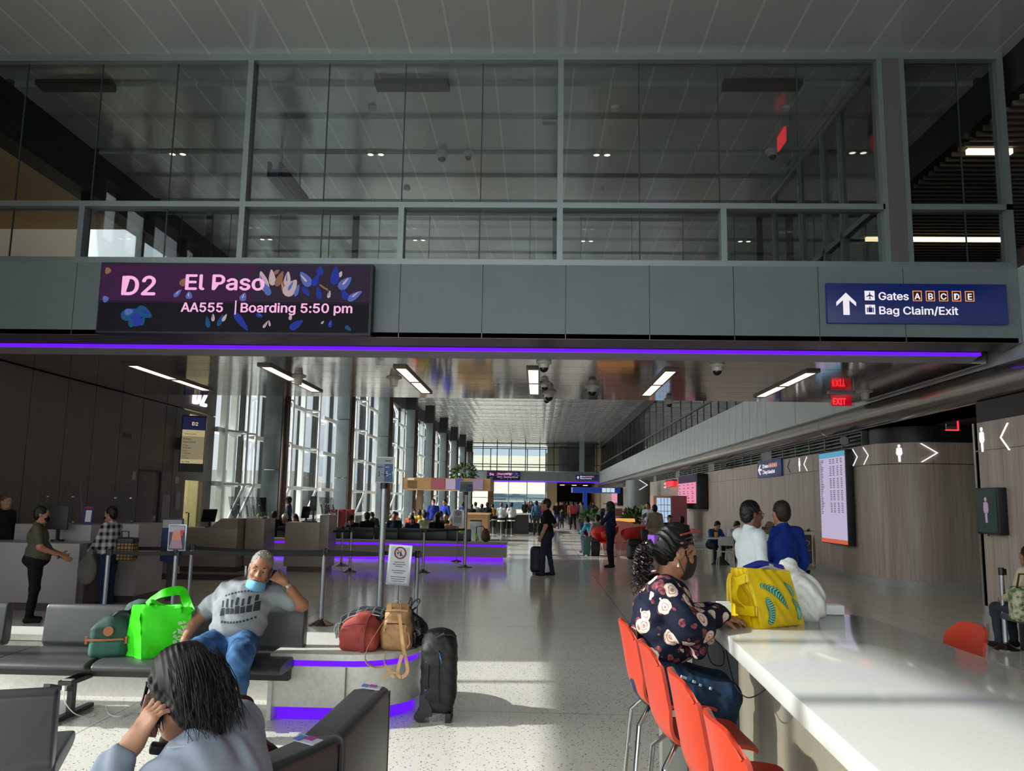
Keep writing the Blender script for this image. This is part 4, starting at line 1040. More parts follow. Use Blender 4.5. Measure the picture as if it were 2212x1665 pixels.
MB().bx(.96, 5.3, 0, 1.5, 5.9, .93).obj('body', M('slate_cabinet', '45484c', .35), t)
b = MB(); b.bx(.93, 5.28, 0, .955, 5.3, .95); b.bx(.78, 5.36, 0, .93, 5.5, .93); b.obj('side_panel', M('pale_panel', 'a5a49f', .4), t)
t = T('power_box', 'low white power box at the far end of the counter top', 'power box', (1.4, 5.1, 1.07))
MB().bx(1.07, 5.02, 1.07, 1.80, 5.12, 1.125).obj('body', WHITE, t, bev=.006)
b = MB()
MB().bx(1.2, 5.015, 1.085, 1.26, 5.02, 1.11).obj('socket', BLACK, t)
# bar stools: one bent plastic shell on chrome legs
def stool(loc, rz, label):
    t = T('bar_stool', label, 'stool', loc, 'orange bar stools along the counter')
    prof = [(.44, .682), (.40, .70), (.31, .712), (.2, .708), (.11, .712), (.05, .745), (.018, .80), (0, .88), (-.015, .965), (-.026, 1.03), (-.034, 1.07), (-.040, 1.10)]
    hw = [.19, .205, .215, .22, .222, .222, .218, .21, .205, .202, .198, .19]
    def cr(v):
        q = v * (len(prof) - 1); i = min(int(q), len(prof) - 2); f = q - i
        g = lambda a, k: a[max(0, min(len(a) - 1, k))]
        def cm(p0, p1, p2, p3): return .5 * (2 * p1 + (p2 - p0) * f + (2 * p0 - 5 * p1 + 4 * p2 - p3) * f * f + (3 * p1 - p0 - 3 * p2 + p3) * f ** 3)
        x = cm(*[g(prof, i + k)[0] for k in (-1, 0, 1, 2)]); z = cm(*[g(prof, i + k)[1] for k in (-1, 0, 1, 2)]); w = cm(*[g(hw, i + k) for k in (-1, 0, 1, 2)])
        return x, z, w
    def sf(off):
        def fn(u, v):
            x, z, w = cr(v); s = 2 * u - 1
            k = max(0., min(1., (v - .36) / .25)); fr = max(0., 1 - v / .12)
            x2, z2, _ = cr(min(1, v + .02)); x1, z1, _ = cr(max(0, v - .02)); d = Vector((x2 - x1, 0, z2 - z1)).normalized(); n = Vector((-d.z, 0, d.x))
            p = Vector((x + .055 * k * s * s - .03 * fr * s * s, s * w, z + .022 * (1 - k) * abs(s) ** 3 - .07 * abs(s) ** 5 * max(0., (v - .7) / .3) ** 2))
            return Vector(loc) + Matrix.Rotation(rz, 3, 'Z') @ (p - n * off)
        return fn
    b = MB(); b.grid(sf(0), 16, 44, sf(-.014)); b.obj('shell', PLAS, t, ang=60)
    L = lambda x, y, z: Vector(loc) + Matrix.Rotation(rz, 3, 'Z') @ Vector((x, y, z))
    for sx in (0, 1):
        for sy in (-1, 1):
            b = MB(); b.tube([L(.09 + .22 * sx, sy * .10, .695), L(.03 + .34 * sx, sy * .17, .62), L(-.03 + .46 * sx, sy * .21, .008)], .0115, 10); b.obj('leg', CHROME, t)
    b = MB(); ring = [L(.0 + .40 * (i in (1, 2)), sy * .195, .27) for i, sy in enumerate((-1, -1, 1, 1))]
    for q in range(4): b.cyl(ring[q], ring[(q + 1) % 4], .009, 8)
    b.obj('footrest', CHROME, t)
    b = MB(); p = [L(.08, -.1, .69), L(.32, -.1, .69), L(.32, .1, .69), L(.08, .1, .69)]; b.add(p + [q + Vector((0, 0, .012)) for q in p], [(3, 2, 1, 0), (4, 5, 6, 7), (0, 1, 5, 4), (1, 2, 6, 5), (2, 3, 7, 6), (3, 0, 4, 7)]); b.obj('mount_plate', BLACK, t)
    return t
S1 = stool((.475, 4.42, 0), 0, 'orange bar stool under the seated woman in the floral blouse')
for x, y, rz, L in ((.50, 3.76, 0, 'orange bar stool second from the far end of the counter, next to the floral blouse'), (.53, 3.12, 0, 'orange bar stool with its whole seat in view, third from the far end'), (.54, 2.5, 0, 'orange bar stool cut by the bottom edge of the photo'), (2.27, 4.55, PI, 'red stool back showing beyond the far side of the counter')):
    dup(S1, (x, y, 0), rz, label=L)

# leather beam seating
def seat_unit(t, loc, rz, w=.68, arm=True, back=True, pan=True):
    """one seat facing -y at rz = 0; loc = floor point under the middle of its back"""
    m = Matrix.Translation(loc) @ Matrix.Rotation(rz, 4, 'Z')
    def put(vf, name, mat, **k):
        b = MB(); vf(b); b.v = [tuple(m @ Vector(p)) for p in b.v]; return b.obj(name, mat, t, **k)
    h = w / 2 - .008
    if pan:
        pr = [(-.02, .44), (-.02, .47), (-.15, .478), (-.4, .476), (-.55, .47), (-.61, .455), (-.64, .43), (-.62, .405), (-.54, .39), (-.02, .385)]
        put(lambda b: b.prism(pr, (-h, 0, 0), (0, 1, 0), (0, 0, 1), (2 * h, 0, 0)), 'seat', LEATH, bev=.028, seg=4, ang=80)
    if back:
        pr = [(-.03, .50), (.0, .775), (.02, .80), (.07, .80), (.10, .78), (.09, .50), (.06, .46), (-.0, .46)]
        put(lambda b: b.prism(pr, (-h, 0, 0), (0, 1, 0), (0, 0, 1), (2 * h, 0, 0)), 'backrest', LEATH, bev=.022, seg=3, ang=80)
    if arm:
        def a(b):
            b.tube([(h, -.12, .44), (h, -.12, .585), (h, -.14, .6), (h, -.40, .6), (h, -.42, .585), (h, -.42, .44)], .011, 8)
            b.band([(h, -.13, .605), (h, -.41, .605)], .045, .012, (1, 0, 0))
        put(a, 'armrest', BLACK)
t = T('gate_seating', 'charcoal leather bench seats facing the camera, holding the green bag and seated man', 'seating', (-3.0, 6.8, 0))
for k, x in enumerate((-3.69, -2.945, -2.24)): seat_unit(t, (x, 6.85, 0), 0, .72, k < 2)
seat_unit(t, (-4.72, 6.85, 0), 0, .72, False); seat_unit(t, (-4.2, 6.85, 0), 0, .34, False, False)
b = MB(); b.bx(-5.0, 6.5, .31, -1.9, 6.6, .385); b.obj('beam', BLACK, t)
for x in (-3.6, -2.3, -4.7):
    b = MB(); b.bar((x, 6.55, .0), (x, 6.55, .28), .06, .04); b.bar((x, 6.25, .02), (x, 6.85, .02), .05, .03); b.bar((x, 6.2, .3), (x, 6.55, .2), .05, .03); b.obj('leg', BLACK, t)
t = T('lounge_chair', 'grey leather seat seen from behind at the lower left corner', 'chair', (-2.35, 3.6, 0))
seat_unit(t, (-2.46, 3.60, .06), PI + .38, .78, False)
b = MB(); b.bx(-2.7, 3.8, 0, -2.4, 3.9, .45); b.obj('leg', BLACK, t)
t = T('bench_seating', 'curved charcoal leather bench back in the lower middle with label plates on top', 'seating', (-.9, 3.1, 0))
def bench_back(y0, x0, y1, x1, nm='backrest'):
    a, c = Vector((x0, y0, 0)), Vector((x1, y1, 0)); d = (c - a).normalized(); n = Vector((-d.y, d.x, 0)); n = n if n.x > 0 else -n
    pr = [(-.13, .45), (-.10, .80), (-.075, .835), (0.06, .852), (.085, .84), (.09, .80), (.09, .14), (.05, .12), (-.02, .12), (-.09, .40)]
    b = MB(); b.prism(pr, a + d * .004, n, (0, 0, 1), d * ((c - a).length - .008)); b.obj(nm, LEATH, t, bev=.02, seg=3, ang=80)
    b = MB(); b.tube([a + n * .088 + Vector((0, 0, z)) for z in (.14, .5, .83)], .004, 6); b.obj('piping', BLACK, t)
bench_back(3.92, -.76, 3.12, -.78); bench_back(3.10, -.78, 2.35, -1.06)
for (x, y, rz) in ((-1.1, 3.5, -PI / 2), (-1.18, 2.72, -PI / 2 - .3)):
    b = MB(); pr = [(0, .30), (0, .42), (.1, .45), (.5, .45), (.6, .42), (.62, .38), (.58, .33)]
    m = Matrix.Translation((x + .30, y, 0)) @ Matrix.Rotation(rz, 4, 'Z')
    b.prism([(-p[0], p[1]) for p in pr], (-.36, 0, 0), (0, 1, 0), (0, 0, 1), (.72, 0, 0)); b.v = [tuple(m @ Vector(p)) for p in b.v]
    b.obj('seat', LEATH, t, bev=.028, seg=3, ang=80)
b = MB(); b.bar((-1.0, 3.5, 0), (-1.0, 3.5, .32), .06); b.bar((-1.05, 2.75, 0), (-1.05, 2.75, .32), .06); b.obj('leg', BLACK, t)
for k, (x, y, rz) in enumerate(((-.745, 3.86, .0), (-.80, 3.02, -.32))):
    t = T('label_plate', ('small printed label plate on the far end of the curved bench back', 'small printed label plate at the joint of the curved bench back')[k], 'label', (x, y, .846), 'label plates on the bench back')
    b = MB(); b.box((x, y, .856), (.085, .06, .006), rz, 0, .12); b.obj('plate', M('plate_white', 'cfcfe0', .25), t)
    b = MB(); b.box((x - .03, y, .8635), (.024, .052, .003), rz, 0, .12); b.obj('picture', M('plate_blue', '5a86d8', .3), t)
    b = MB(); b.box((x + .005, y + .012, .8595), (.03, .04, .003), rz, 0, .12); b.obj('badge', M('plate_pink', 'a5459b', .3), t)
# stone plinth with violet light under its cap
t = T('stone_plinth', 'white stone plinth with violet light strips, rounded at its right end', 'plinth', (-1.6, 7.0, 0))
def pl_outline(r, x0=-2.07, y0=6.57, y1=7.62):
    cx, cyy = -1.48, (y0 + y1) / 2; R_ = (y1 - y0) / 2
    return [(x0 + r, y0 + r)] + [(cx + (R_ - r) * math.cos(a), cyy + (R_ - r) * math.sin(a)) for a in [-PI / 2 + PI * k / 24 for k in range(25)]] + [(x0 + r, y1 - r)]
def slab(nm, r, z0, z1, mat, **k):
    b = MB(); b.prism(pl_outline(r), (0, 0, z0), (1, 0, 0), (0, 1, 0), (0, 0, z1 - z0)); return b.obj(nm, mat, t, **k)
slab('cap', 0, .452, .50, STONE, bev=.004); slab('light_strip', .035, .405, .452, LED); slab('body', .012, .10, .405, STONE, bev=.003)
slab('toe_light', .06, .0, .10, E('violet_toe_light', (.12, .008, .80), 1.1))
MB().bx(-2.075, 6.565, 0, -2.04, 7.62, .452).obj('end_panel', STONE, t, bev=.003)
MB().bx(-1.475, 6.562, .10, -1.465, 6.572, .405).obj('joint', M('joint_bronze', '6b5a4a', .4), t)
b = MB(); b.bx(-6.5, 7.2, 0, -2.08, 7.58, .44); b.obj('long_body', STONE, t)
b = MB(); b.bx(-6.5, 7.18, .45, -2.08, 7.6, .50); b.obj('long_cap', STONE, t)
for k in range(26):
    pass

# ------------------------------------------------------------------ bags
def strap(t, nm, pts, w, mat, side=(0, 0, 1), th=.004):
    """smooth flat strap through points"""
    P_ = [Vector(p) for p in pts]; out = []
    for i in range(len(P_) - 1):
        p0, p1, p2, p3 = P_[max(0, i - 1)], P_[i], P_[i + 1], P_[min(len(P_) - 1, i + 2)]
        for q in range(6):
            f = q / 6; out.append(.5 * (2 * p1 + (p2 - p0) * f + (2 * p0 - 5 * p1 + 4 * p2 - p3) * f * f + (3 * p1 - p0 - 3 * p2 + p3) * f ** 3))
    out.append(P_[-1])
    b = MB(); b.band(out, w, th, side); return b.obj(nm, mat, t)
def cord(t, nm, pts, r, mat, n=8):
    P_ = [Vector(p) for p in pts]; out = []
    for i in range(len(P_) - 1):
        p0, p1, p2, p3 = P_[max(0, i - 1)], P_[i], P_[i + 1], P_[min(len(P_) - 1, i + 2)]
        for q in range(6):
            f = q / 6; out.append(.5 * (2 * p1 + (p2 - p0) * f + (2 * p0 - 5 * p1 + 4 * p2 - p3) * f * f + (3 * p1 - p0 - 3 * p2 + p3) * f ** 3))
    out.append(P_[-1])
    b = MB(); b.tube(out, r, n); return b.obj(nm, mat, t)
# red duffel
RED = M('brick_red_canvas', '9c3d36', .7, bump=(160., .25, .004), noise=(5., 'a5463e', .6))
t = T('duffel_bag', 'brick red duffel bag on the white stone plinth', 'bag', (-1.42, 6.88, .5))
body('body', [('e', (-1.42, 6.88, .635), (.165, .2, .14)), ('b', (-1.42, 6.88, .585), (.155, .19, .086), .05), ('e', (-1.40, 6.86, .74), (.07, .15, .045))], RED, t, .009, .05, folds(16, .006))
strap(t, 'strap', [(-1.37, 6.665, .50), (-1.375, 6.655, .58), (-1.372, 6.665, .66), (-1.36, 6.70, .74), (-1.35, 6.80, .785)], .035, M('red_webbing', '8c332d', .6), (1, 0, 0))
b = MB(); b.tube([(-1.375, 6.645, .665), (-1.36, 6.64, .68), (-1.365, 6.64, .705), (-1.38, 6.645, .70)], .005, 8, closed=True); b.obj('clip', M('copper_clip', 'b0563f', .3, .6), t)
b = MB(); b.tube([(-1.53, 6.695, .69), (-1.45, 6.675, .715), (-1.36, 6.67, .72), (-1.29, 6.69, .70)], .004, 6); b.obj('zip', M('red_zip', '7a2a26', .4), t)
# folded plaid blanket over the duffel
m = NT('plaid_wool', .9, .2)
x_, y_, z_ = m.xyz()
cx_ = m.math('SINE', m.math('MULTIPLY', x_, 95.)); cz_ = m.math('SINE', m.math('MULTIPLY', y_, 95.))
m.color(m.mix(m.math('GREATER_THAN', m.math('MAXIMUM', cx_, cz_), .86), '23262b', '5d646b'))
t = T('plaid_blanket', 'dark plaid blanket with pale edge draped behind the red duffel', 'blanket', (-1.42, 7.0, .72))
body('cloth', [('e', (-1.44, 6.98, .74), (.155, .17, .055)), ('e', (-1.35, 7.0, .755), (.16, .15, .05)), ('e', (-1.57, 6.93, .70), (.04, .08, .05))], m.m, t, .009, .05, folds(20, .006, 1.))
strap(t, 'edge', [(-1.575, 6.82, .705), (-1.53, 6.81, .745), (-1.46, 6.80, .77), (-1.37, 6.80, .782), (-1.27, 6.81, .765)], .014, M('pale_binding', 'c7d2c6', .7), (0, 1, 0))
b = MB(); rr = random.Random(4)
for k in range(22):
    x, y = -1.60 + rr.uniform(-.015, .03), 6.84 + rr.uniform(-.04, .05); b.tube([(x, y, .70), (x - .01 + rr.uniform(-.01, .01), y - .015, .655), (x + rr.uniform(-.015, .01), y - .02, .60 + rr.uniform(-.02, .03))], .0035, 5)
b.obj('fringe', M('grey_fringe', '8f9690', .9), t)
# tan backpack with its straps hanging down
TANL = M('tan_leather', 'b0875c', .5, .15, bump=(120., .2, .004), noise=(9., 'a37a50', .6))
TANS = M('tan_strap', 'c09568', .5)
t = T('leather_backpack', 'tan glittery backpack with long straps hanging over the plinth edge', 'backpack', (-1.13, 6.82, .5))
body('body', [('b', (-1.13, 6.84, .60), (.125, .09, .10), .05), ('b', (-1.13, 6.86, .71), (.10, .07, .10), .05), ('e', (-1.12, 6.86, .80), (.085, .065, .05))], TANL, t, .008, .06, folds(22, .004))
b = MB(); b.grid(lambda u, v: (-1.215 + .18 * u, 6.77 + .16 * v + .012 * math.sin(v * 9), .835 + .02 * math.sin(PI * v) + .008 * math.sin(u * PI) - .10 * max(0, .25 - v)), 8, 10, (0, 0, -.01)); b.obj('flap', TANL, t, ang=80)
cord(t, 'flap_edge', [(-1.215, 6.765, .812), (-1.12, 6.755, .82), (-1.035, 6.765, .815)], .006, TANS)
strap(t, 'handle', [(-1.165, 6.80, .80), (-1.17, 6.78, .87), (-1.13, 6.78, .895), (-1.10, 6.78, .87), (-1.09, 6.79, .79)], .022, TANS, (0, 1, 0))
strap(t, 'shoulder_strap', [(-1.18, 6.75, .79), (-1.25, 6.66, .68), (-1.31, 6.545, .55), (-1.31, 6.53, .46), (-1.24, 6.53, .42), (-1.165, 6.535, .43), (-1.17, 6.535, .475), (-1.165, 6.56, .53)], .026, TANS, (0, 1, .2))
strap(t, 'shoulder_strap', [(-1.10, 6.745, .79), (-1.075, 6.70, .68), (-1.04, 6.62, .55), (-1.0, 6.54, .46), (-.99, 6.53, .39), (-1.03, 6.53, .352), (-1.06, 6.53, .37), (-1.06, 6.535, .42), (-1.04, 6.56, .51)], .026, TANS, (1, 0, 0))
strap(t, 'strap_end', [(-1.165, 6.53, .44), (-1.13, 6.53, .40), (-1.09, 6.52, .345)], .022, TANS, (1, 0, .6))
strap(t, 'strap_end', [(-1.06, 6.525, .38), (-1.12, 6.515, .385), (-1.175, 6.51, .34)], .018, TANS, (.3, 0, 1))
b = MB(); b.tube([(-1.20, 6.745, .715), (-1.13, 6.74, .717), (-1.06, 6.745, .715)], .005, 6); b.obj('zip', M('pewter_zip', '4b4643', .3, .7), t)
for x in (-1.215, -1.05): b = MB(); b.box((x, 6.742, .68), (.013, .008, .055), 0, 0, .1); b.obj('zip_pull', TANS, t)
b = MB(); b.tube([(-1.05, 6.755, .66), (-1.02, 6.75, .64), (-1.01, 6.755, .56), (-1.03, 6.755, .53)], .006, 8); b.obj('side_pocket_trim', TANS, t)
# knotted black bin bag
t = T('plastic_bag', 'knotted black plastic bag behind the tan backpack', 'bag', (-1.0, 7.0, .5))
BAGB = M('black_plastic', '0b0b0c', .22, .0, .6, bump=(30., .5, .02))
body('body', [('e', (-.99, 6.98, .60), (.10, .12, .10)), ('c', (-.99, 6.98, .66), (-1.04, 6.95, .79), .085, .018)], BAGB, t, .008, .05, folds(30, .007, 2., (.6, .6, .2)))
cord(t, 'tie', [(-1.04, 6.95, .79), (-1.06, 6.94, .84), (-1.05, 6.95, .89), (-1.035, 6.95, .88), (-1.05, 6.94, .80)], .008, BAGB)
cord(t, 'tie', [(-1.04, 6.95, .79), (-1.0, 6.94, .82), (-.97, 6.94, .87), (-.985, 6.95, .885), (-1.03, 6.95, .85), (-1.045, 6.95, .8)], .008, BAGB)
# black travel pack on wheels
BLKN = M('black_nylon', '111214', .6, bump=(120., .2, .004), noise=(6., '17181a', .6))
t = T('wheeled_suitcase', 'tall black wheeled travel pack standing beside the plinth', 'suitcase', (-.78, 6.72, 0))
body('body', [('b', (-.775, 6.74, .33), (.125, .125, .27), .05), ('b', (-.755, 6.70, .36), (.125, .10, .22), .06), ('e', (-.775, 6.74, .60), (.13, .12, .075)), ('e', (-.76, 6.72, .645), (.11, .10, .045))], BLKN, t, .009, .05, folds(26, .004))
b = MB(); b.tube([(-.78, 6.60, .64), (-.72, 6.595, .67), (-.66, 6.62, .665), (-.64, 6.65, .64)], .015, 8); b.obj('top_strap', BLACK, t)
b = MB(); b.tube([(-.835, 6.612, .45), (-.84, 6.60, .43), (-.84, 6.60, .27), (-.835, 6.612, .25)], .014, 8); b.obj('grab_handle', BLACK, t)
for z in (.455, .245): b = MB(); b.box((-.835, 6.606, z), (.05, .012, .008)); b.obj('blue_bar', M('blue_tape', '3f6f96', .5), t)
b = MB(); b.tube([(-.76, 6.585, .55), (-.755, 6.58, .40), (-.75, 6.585, .15)], .006, 6); b.obj('zip', BLACK, t)
for z, x in ((.53, -.755), (.50, -.75)): b = MB(); b.tube([(x, 6.58, z), (x + .012, 6.575, z - .03), (x + .02, 6.58, z - .05)], .0035, 6); b.obj('zip_pull', MT['blue_tape'], t)
b = MB(); b.prism([(-.90, .035), (-.90, .20), (-.86, .22), (-.80, .10), (-.80, .05)], (0, 6.60, 0), (1, 0, 0), (0, 0, 1), (0, .02, 0)); b.obj('corner_guard', M('black_rubber', '1d1d1f', .5), t)
for y in (6.63, 6.84):
    b = MB(); b.cyl((-.895, y - .02, .045), (-.895, y + .02, .045), .045, 18); b.obj('wheel', MT['black_rubber'], t)
b = MB(); b.bx(-.70, 6.62, 0, -.66, 6.84, .07); b.obj('foot', MT['black_rubber'], t)
# lime shopping bag
LIME = M('lime_nonwoven', '33d40c', .5, .0, .3, bump=(14., .25, .03))
t = T('shopping_bag', 'bright lime green shopping bag with a white leaf print on the seat', 'bag', (-2.97, 6.55, .45))
A, B_, C_, D_ = Vector((-3.20, 6.50, .452)), Vector((-2.985, 6.36, .452)), Vector((-2.68, 6.56, .456)), Vector((-2.90, 6.72, .456))
A2, B2, C2, D2 = Vector((-3.12, 6.44, .86)), Vector((-3.02, 6.36, .875)), Vector((-2.67, 6.46, .85)), Vector((-2.76, 6.60, .86))
def bagwall(b, p, q, p2, q2, cr_, nu=10, nv=12):
    n = (q - p).cross(p2 - p).normalized()
    b.grid(lambda u, v: (p.lerp(q, u)).lerp(p2.lerp(q2, u), v) + n * (cr_ * math.sin(PI * u) * math.sin(PI * v) + .006 * math.sin(9 * u + 7 * v) + .005 * math.sin(23 * v + 3 * u)), nu, nv, n * -.003)
b = MB(); bagwall(b, B_, C_, B2, C2, .012); b.obj('front', LIME, t, ang=80)
b = MB(); bagwall(b, A, B_, A2, B2, -.022); b.obj('gusset', LIME, t, ang=80)
b = MB(); bagwall(b, C_, D_, C2, D2, -.02); b.obj('gusset', LIME, t, ang=80)
b = MB(); bagwall(b, D_, A, D2, A2, .012); b.obj('back', LIME, t, ang=80)
b = MB(); b.add([A, B_, C_, D_], [(0, 3, 2, 1)]); b.obj('base', LIME, t)
strap(t, 'handle', [B2.lerp(C2, .18), B2.lerp(C2, .2) + Vector((.01, -.01, .03)), B2.lerp(C2, .45) + Vector((0, .03, -.01)), B2.lerp(C2, .75) + Vector((.02, -.01, .0)), B2.lerp(C2, .8) + Vector((0, -.012, -.05))], .03, LIME, (0, .6, .8))
strap(t, 'handle', [D2.lerp(A2, .75), D2.lerp(A2, .7) + Vector((.02, 0, .04)), D2.lerp(A2, .45) + Vector((.02, -.05, .09)), D2.lerp(A2, .15) + Vector((.02, -.03, .10)), D2.lerp(A2, .1) + Vector((.04, -.03, .03)), C2 + Vector((.0, .0, -.04))], .07, LIME, (.2, .5, .8))
b = MB(); nn = (C_ - B_).cross(B2 - B_).normalized(); rr = random.Random(9)
for k in range(46):
    u, v = .62 + .34 * rr.random(), .12 + .62 * rr.random()
    if abs(u - .8) / .2 > 1 - abs(v - .42) / .42: continue
    c0 = B_.lerp(C_, u).lerp(B2.lerp(C2, u), v) + nn * (.012 * math.sin(PI * u) * math.sin(PI * v) + .006 * math.sin(9 * u + 7 * v) + .005 * math.sin(23 * v + 3 * u) + .004)
    e1 = (C_ - B_).normalized(); e2 = nn.cross(e1); a = rr.random() * 6.28
    if k % 3 == 0:
        for q in range(5):
            c1 = c0 + (e1 * math.cos(q * 1.257 + a) + e2 * math.sin(q * 1.257 + a)) * .009
            b.add([c1 + (e1 * math.cos(w) + e2 * math.sin(w)) * .006 for w in (0, 1.05, 2.1, 3.14, 4.19, 5.24)], [(0, 1, 2, 3, 4, 5)])
    else:
        x, y = e1 * math.cos(a) + e2 * math.sin(a), e2 * math.cos(a) - e1 * math.sin(a)
        b.add([c0 + x * .017 * math.cos(w) + y * .007 * math.sin(w) for w in [q * PI / 5 for q in range(10)]], [tuple(range(10))])
b.obj('print', M('white_print', 'c8dcc2', .6), t)
# green day pack
GRN = M('forest_canvas', '1d4038', .75, bump=(150., .25, .004), noise=(5., '234a41', .6))
t = T('daypack', 'dark green backpack with a round tan patch on the leather seat', 'backpack', (-3.3, 6.5, .45))
q = (-.12, 0, .35)
body('body', [('b', (-3.30, 6.50, .575), (.145, .085, .13), .05, q), ('e', (-3.29, 6.52, .70), (.12, .08, .08), q), ('e', (-3.16, 6.68, .80), (.13, .07, .075)), ('b', (-3.22, 6.62, .62), (.12, .07, .16), .05)], GRN, t, .008, .05, folds(22, .004))
b = MB(); nrm = Vector((math.sin(.35), -math.cos(.35), .12)); c0 = Vector((-3.275, 6.40, .665)); b.lathe([(0, 0), (.036, 0), (.036, .008), (0, .008)], c0, 22, nrm); b.obj('patch', M('tan_patch', 'a05f38', .6), t)
strap(t, 'zip_band', [(-3.435, 6.375, .60), (-3.36, 6.385, .60), (-3.27, 6.415, .60), (-3.175, 6.45, .602)], .014, MT['tan_patch'], (0, 0, 1), .008)
for x, y in ((-3.44, 6.40), (-3.165, 6.47)): b = MB(); b.box((x, y, .595), (.018, .03, .055), .35); b.obj('side_tab', MT['tan_patch'], t)
body('pocket', [('b', (-3.305, 6.455, .53), (.125, .06, .068), .04, q)], M('teal_canvas', '2b5a52', .7, bump=(150., .25, .004)), t, .008, .03)
cord(t, 'carry_handle', [(-3.28, 6.47, .77), (-3.24, 6.47, .80), (-3.19, 6.50, .80), (-3.16, 6.54, .77)], .010, BLACK)
strap(t, 'compression_strap', [(-3.26, 6.60, .77), (-3.18, 6.61, .83), (-3.08, 6.64, .86)], .022, BLACK, (0, 1, .3))
# phone charger
t = T('phone_charger', 'white phone charger under the leather seat with its cable on the floor', 'charger', (-3.48, 6.3, .27))
MB().bx(-3.515, 6.24, .30, -3.44, 6.29, .338).obj('adapter', WHITE, t, bev=.004)
b = MB(); b.bx(-3.505, 6.235, .262, -3.485, 6.265, .302); b.obj('plug', WHITE, t)
cord(t, 'cable', [(-3.495, 6.25, .265), (-3.49, 6.26, .18), (-3.45, 6.35, .07), (-3.40, 6.5, .012), (-3.48, 6.7, .006), (-3.57, 6.85, .006), (-3.49, 6.86, .006), (-3.41, 6.735, .006), (-3.30, 6.59, .006), (-3.20, 6.557, .006), (-3.17, 6.68, .006), (-3.05, 6.72, .006)], .0035, WHITE)
MB().bx(-3.53, 6.22, .30, -3.43, 6.52, .332).obj('outlet', BLACK, t)
# maroon hiking pack on the bench
MAR = M('maroon_nylon', '3d0c12', .55, bump=(40., .35, .01), noise=(6., '4a1118', .6))
t = T('hiking_backpack', 'maroon hiking backpack lying behind the woman in the pale jacket', 'backpack', (-1.1, 3.1, .45))
body('body', [('c', (-1.06, 3.15, .64), (-1.0, 2.85, .60), .17, .16), ('c', (-1.15, 3.25, .80), (-1.05, 3.05, .72), .09, .12), ('e', (-1.2, 3.4, .84), (.08, .08, .08)), ('c', (-1.1, 3.2, .5), (-1.0, 2.85, .5), .16, .16)], MAR, t, .009, .07, folds(18, .009, 3.))
strap(t, 'strap', [(-1.23, 3.3, .95), (-1.15, 3.16, .94), (-1.08, 3.05, .92), (-1.0, 2.96, .86), (-.95, 2.9, .80)], .028, M('maroon_strap', '4b151a', .5), (1, .5, 0))
strap(t, 'frame_handle', [(-1.30, 3.42, .90), (-1.29, 3.38, .99), (-1.22, 3.36, 1.0), (-1.17, 3.36, .93)], .026, M('grey_foam', '8d8b80', .5), (0, 1, 0))
line(t, 'nuzone', .045, (-1.00, 2.80, .80), Vector((.95, .1, .0)), Vector((-.05, .35, .9)), M('logo_grey', '7d6f6c', .5), .01, name='logo')
cord(t, 'loop', [(-.98, 2.86, .86), (-.95, 2.80, .82), (-.96, 2.78, .76), (-1.0, 2.80, .74)], .005, M('orange_cord', '8a4a2c', .6))
t = T('magazine', 'white printed leaflet tucked beside the maroon backpack', 'leaflet', (-.98, 2.70, .60))
MB().box((-.985, 2.66, .74), (.16, .004, .20), .15, -.35, .35).obj('page', M('leaflet_paper', 'c9cac2', .6), t)
b = MB(); dq = Matrix.Rotation(.15, 3, 'Z') @ Matrix.Rotation(.35, 3, 'Y') @ Matrix.Rotation(-.35, 3, 'X')
for k, s in enumerate(('TIME. KEEP THIS', 'DO NOT REMOVE', 'VALUABLES')):
    line(t, s, .017, Vector((-.985, 2.66, .74)) + dq @ Vector((-.07, -.004, .03 - .028 * k)), dq @ Vector((1, 0, 0)), dq @ Vector((0, 0, 1)), BLACK, .01, name='print')
# yellow leather tote with green leaves, and a white sack behind it
YEL = M('yellow_leather', 'e0bd08', .42, .0, .45, bump=(90., .3, .005))
t = T('leather_tote', 'yellow leather tote with embroidered green leaves on the counter', 'bag', (1.24, 4.5, 1.07))
# walls: near face runs from p to q
pa, pb, pc, pd = Vector((1.155, 4.40, 1.07)), Vector((1.44, 4.62, 1.07)), Vector((1.33, 4.78, 1.07)), Vector((1.045, 4.60, 1.07))
ta, tb, tc_, td = Vector((1.08, 4.42, 1.375)), Vector((1.355, 4.58, 1.352)), Vector((1.30, 4.64, 1.352)), Vector((1.02, 4.49, 1.37))
def ywall(b, p, q, p2, q2, bul, wv, nu=20, nv=20):
    n = (q - p).cross(p2 - p).normalized()
    b.grid(lambda u, v: p.lerp(q, u).lerp(p2.lerp(q2, u), v) + n * (bul * math.sin(PI * u) * math.sin(PI * min(1, v * 1.05)) + wv * math.sin(8 * v + 3 * u) * math.sin(PI * u) + .004 * math.sin(26 * u + 12 * v) * math.sin(PI * u)), nu, nv, n * -.004)
    return n
b = MB(); ny = ywall(b, pa, pb, ta, tb, .02, .008); b.obj('front', YEL, t, ang=80)
b = MB(); ywall(b, pd, pa, td, ta, -.028, .012); b.obj('gusset', YEL, t, ang=80)
b = MB(); ywall(b, pb, pc, tb, tc_, -.02, .01); b.obj('gusset', YEL, t, ang=80)
b = MB(); ywall(b, pc, pd, tc_, td, .02, .008); b.obj('back', YEL, t, ang=80)
b = MB(); b.add([pa, pb, pc, pd], [(0, 3, 2, 1)]); b.obj('base', YEL, t)
ng = (pa - pd).cross(td - pd).normalized()
g_ = lambda u, v, o: pd.lerp(pa, u).lerp(td.lerp(ta, u), v) + ng * o
strap(t, 'side_strap', [g_(.55, .02, .006), g_(.55, .22, .004), g_(.5, .34, .012), g_(.48, .48, .05), g_(.45, .62, .052), g_(.4, .74, .02), g_(.38, .85, .012)], .058, YEL, (pa - pd).normalized(), .006)
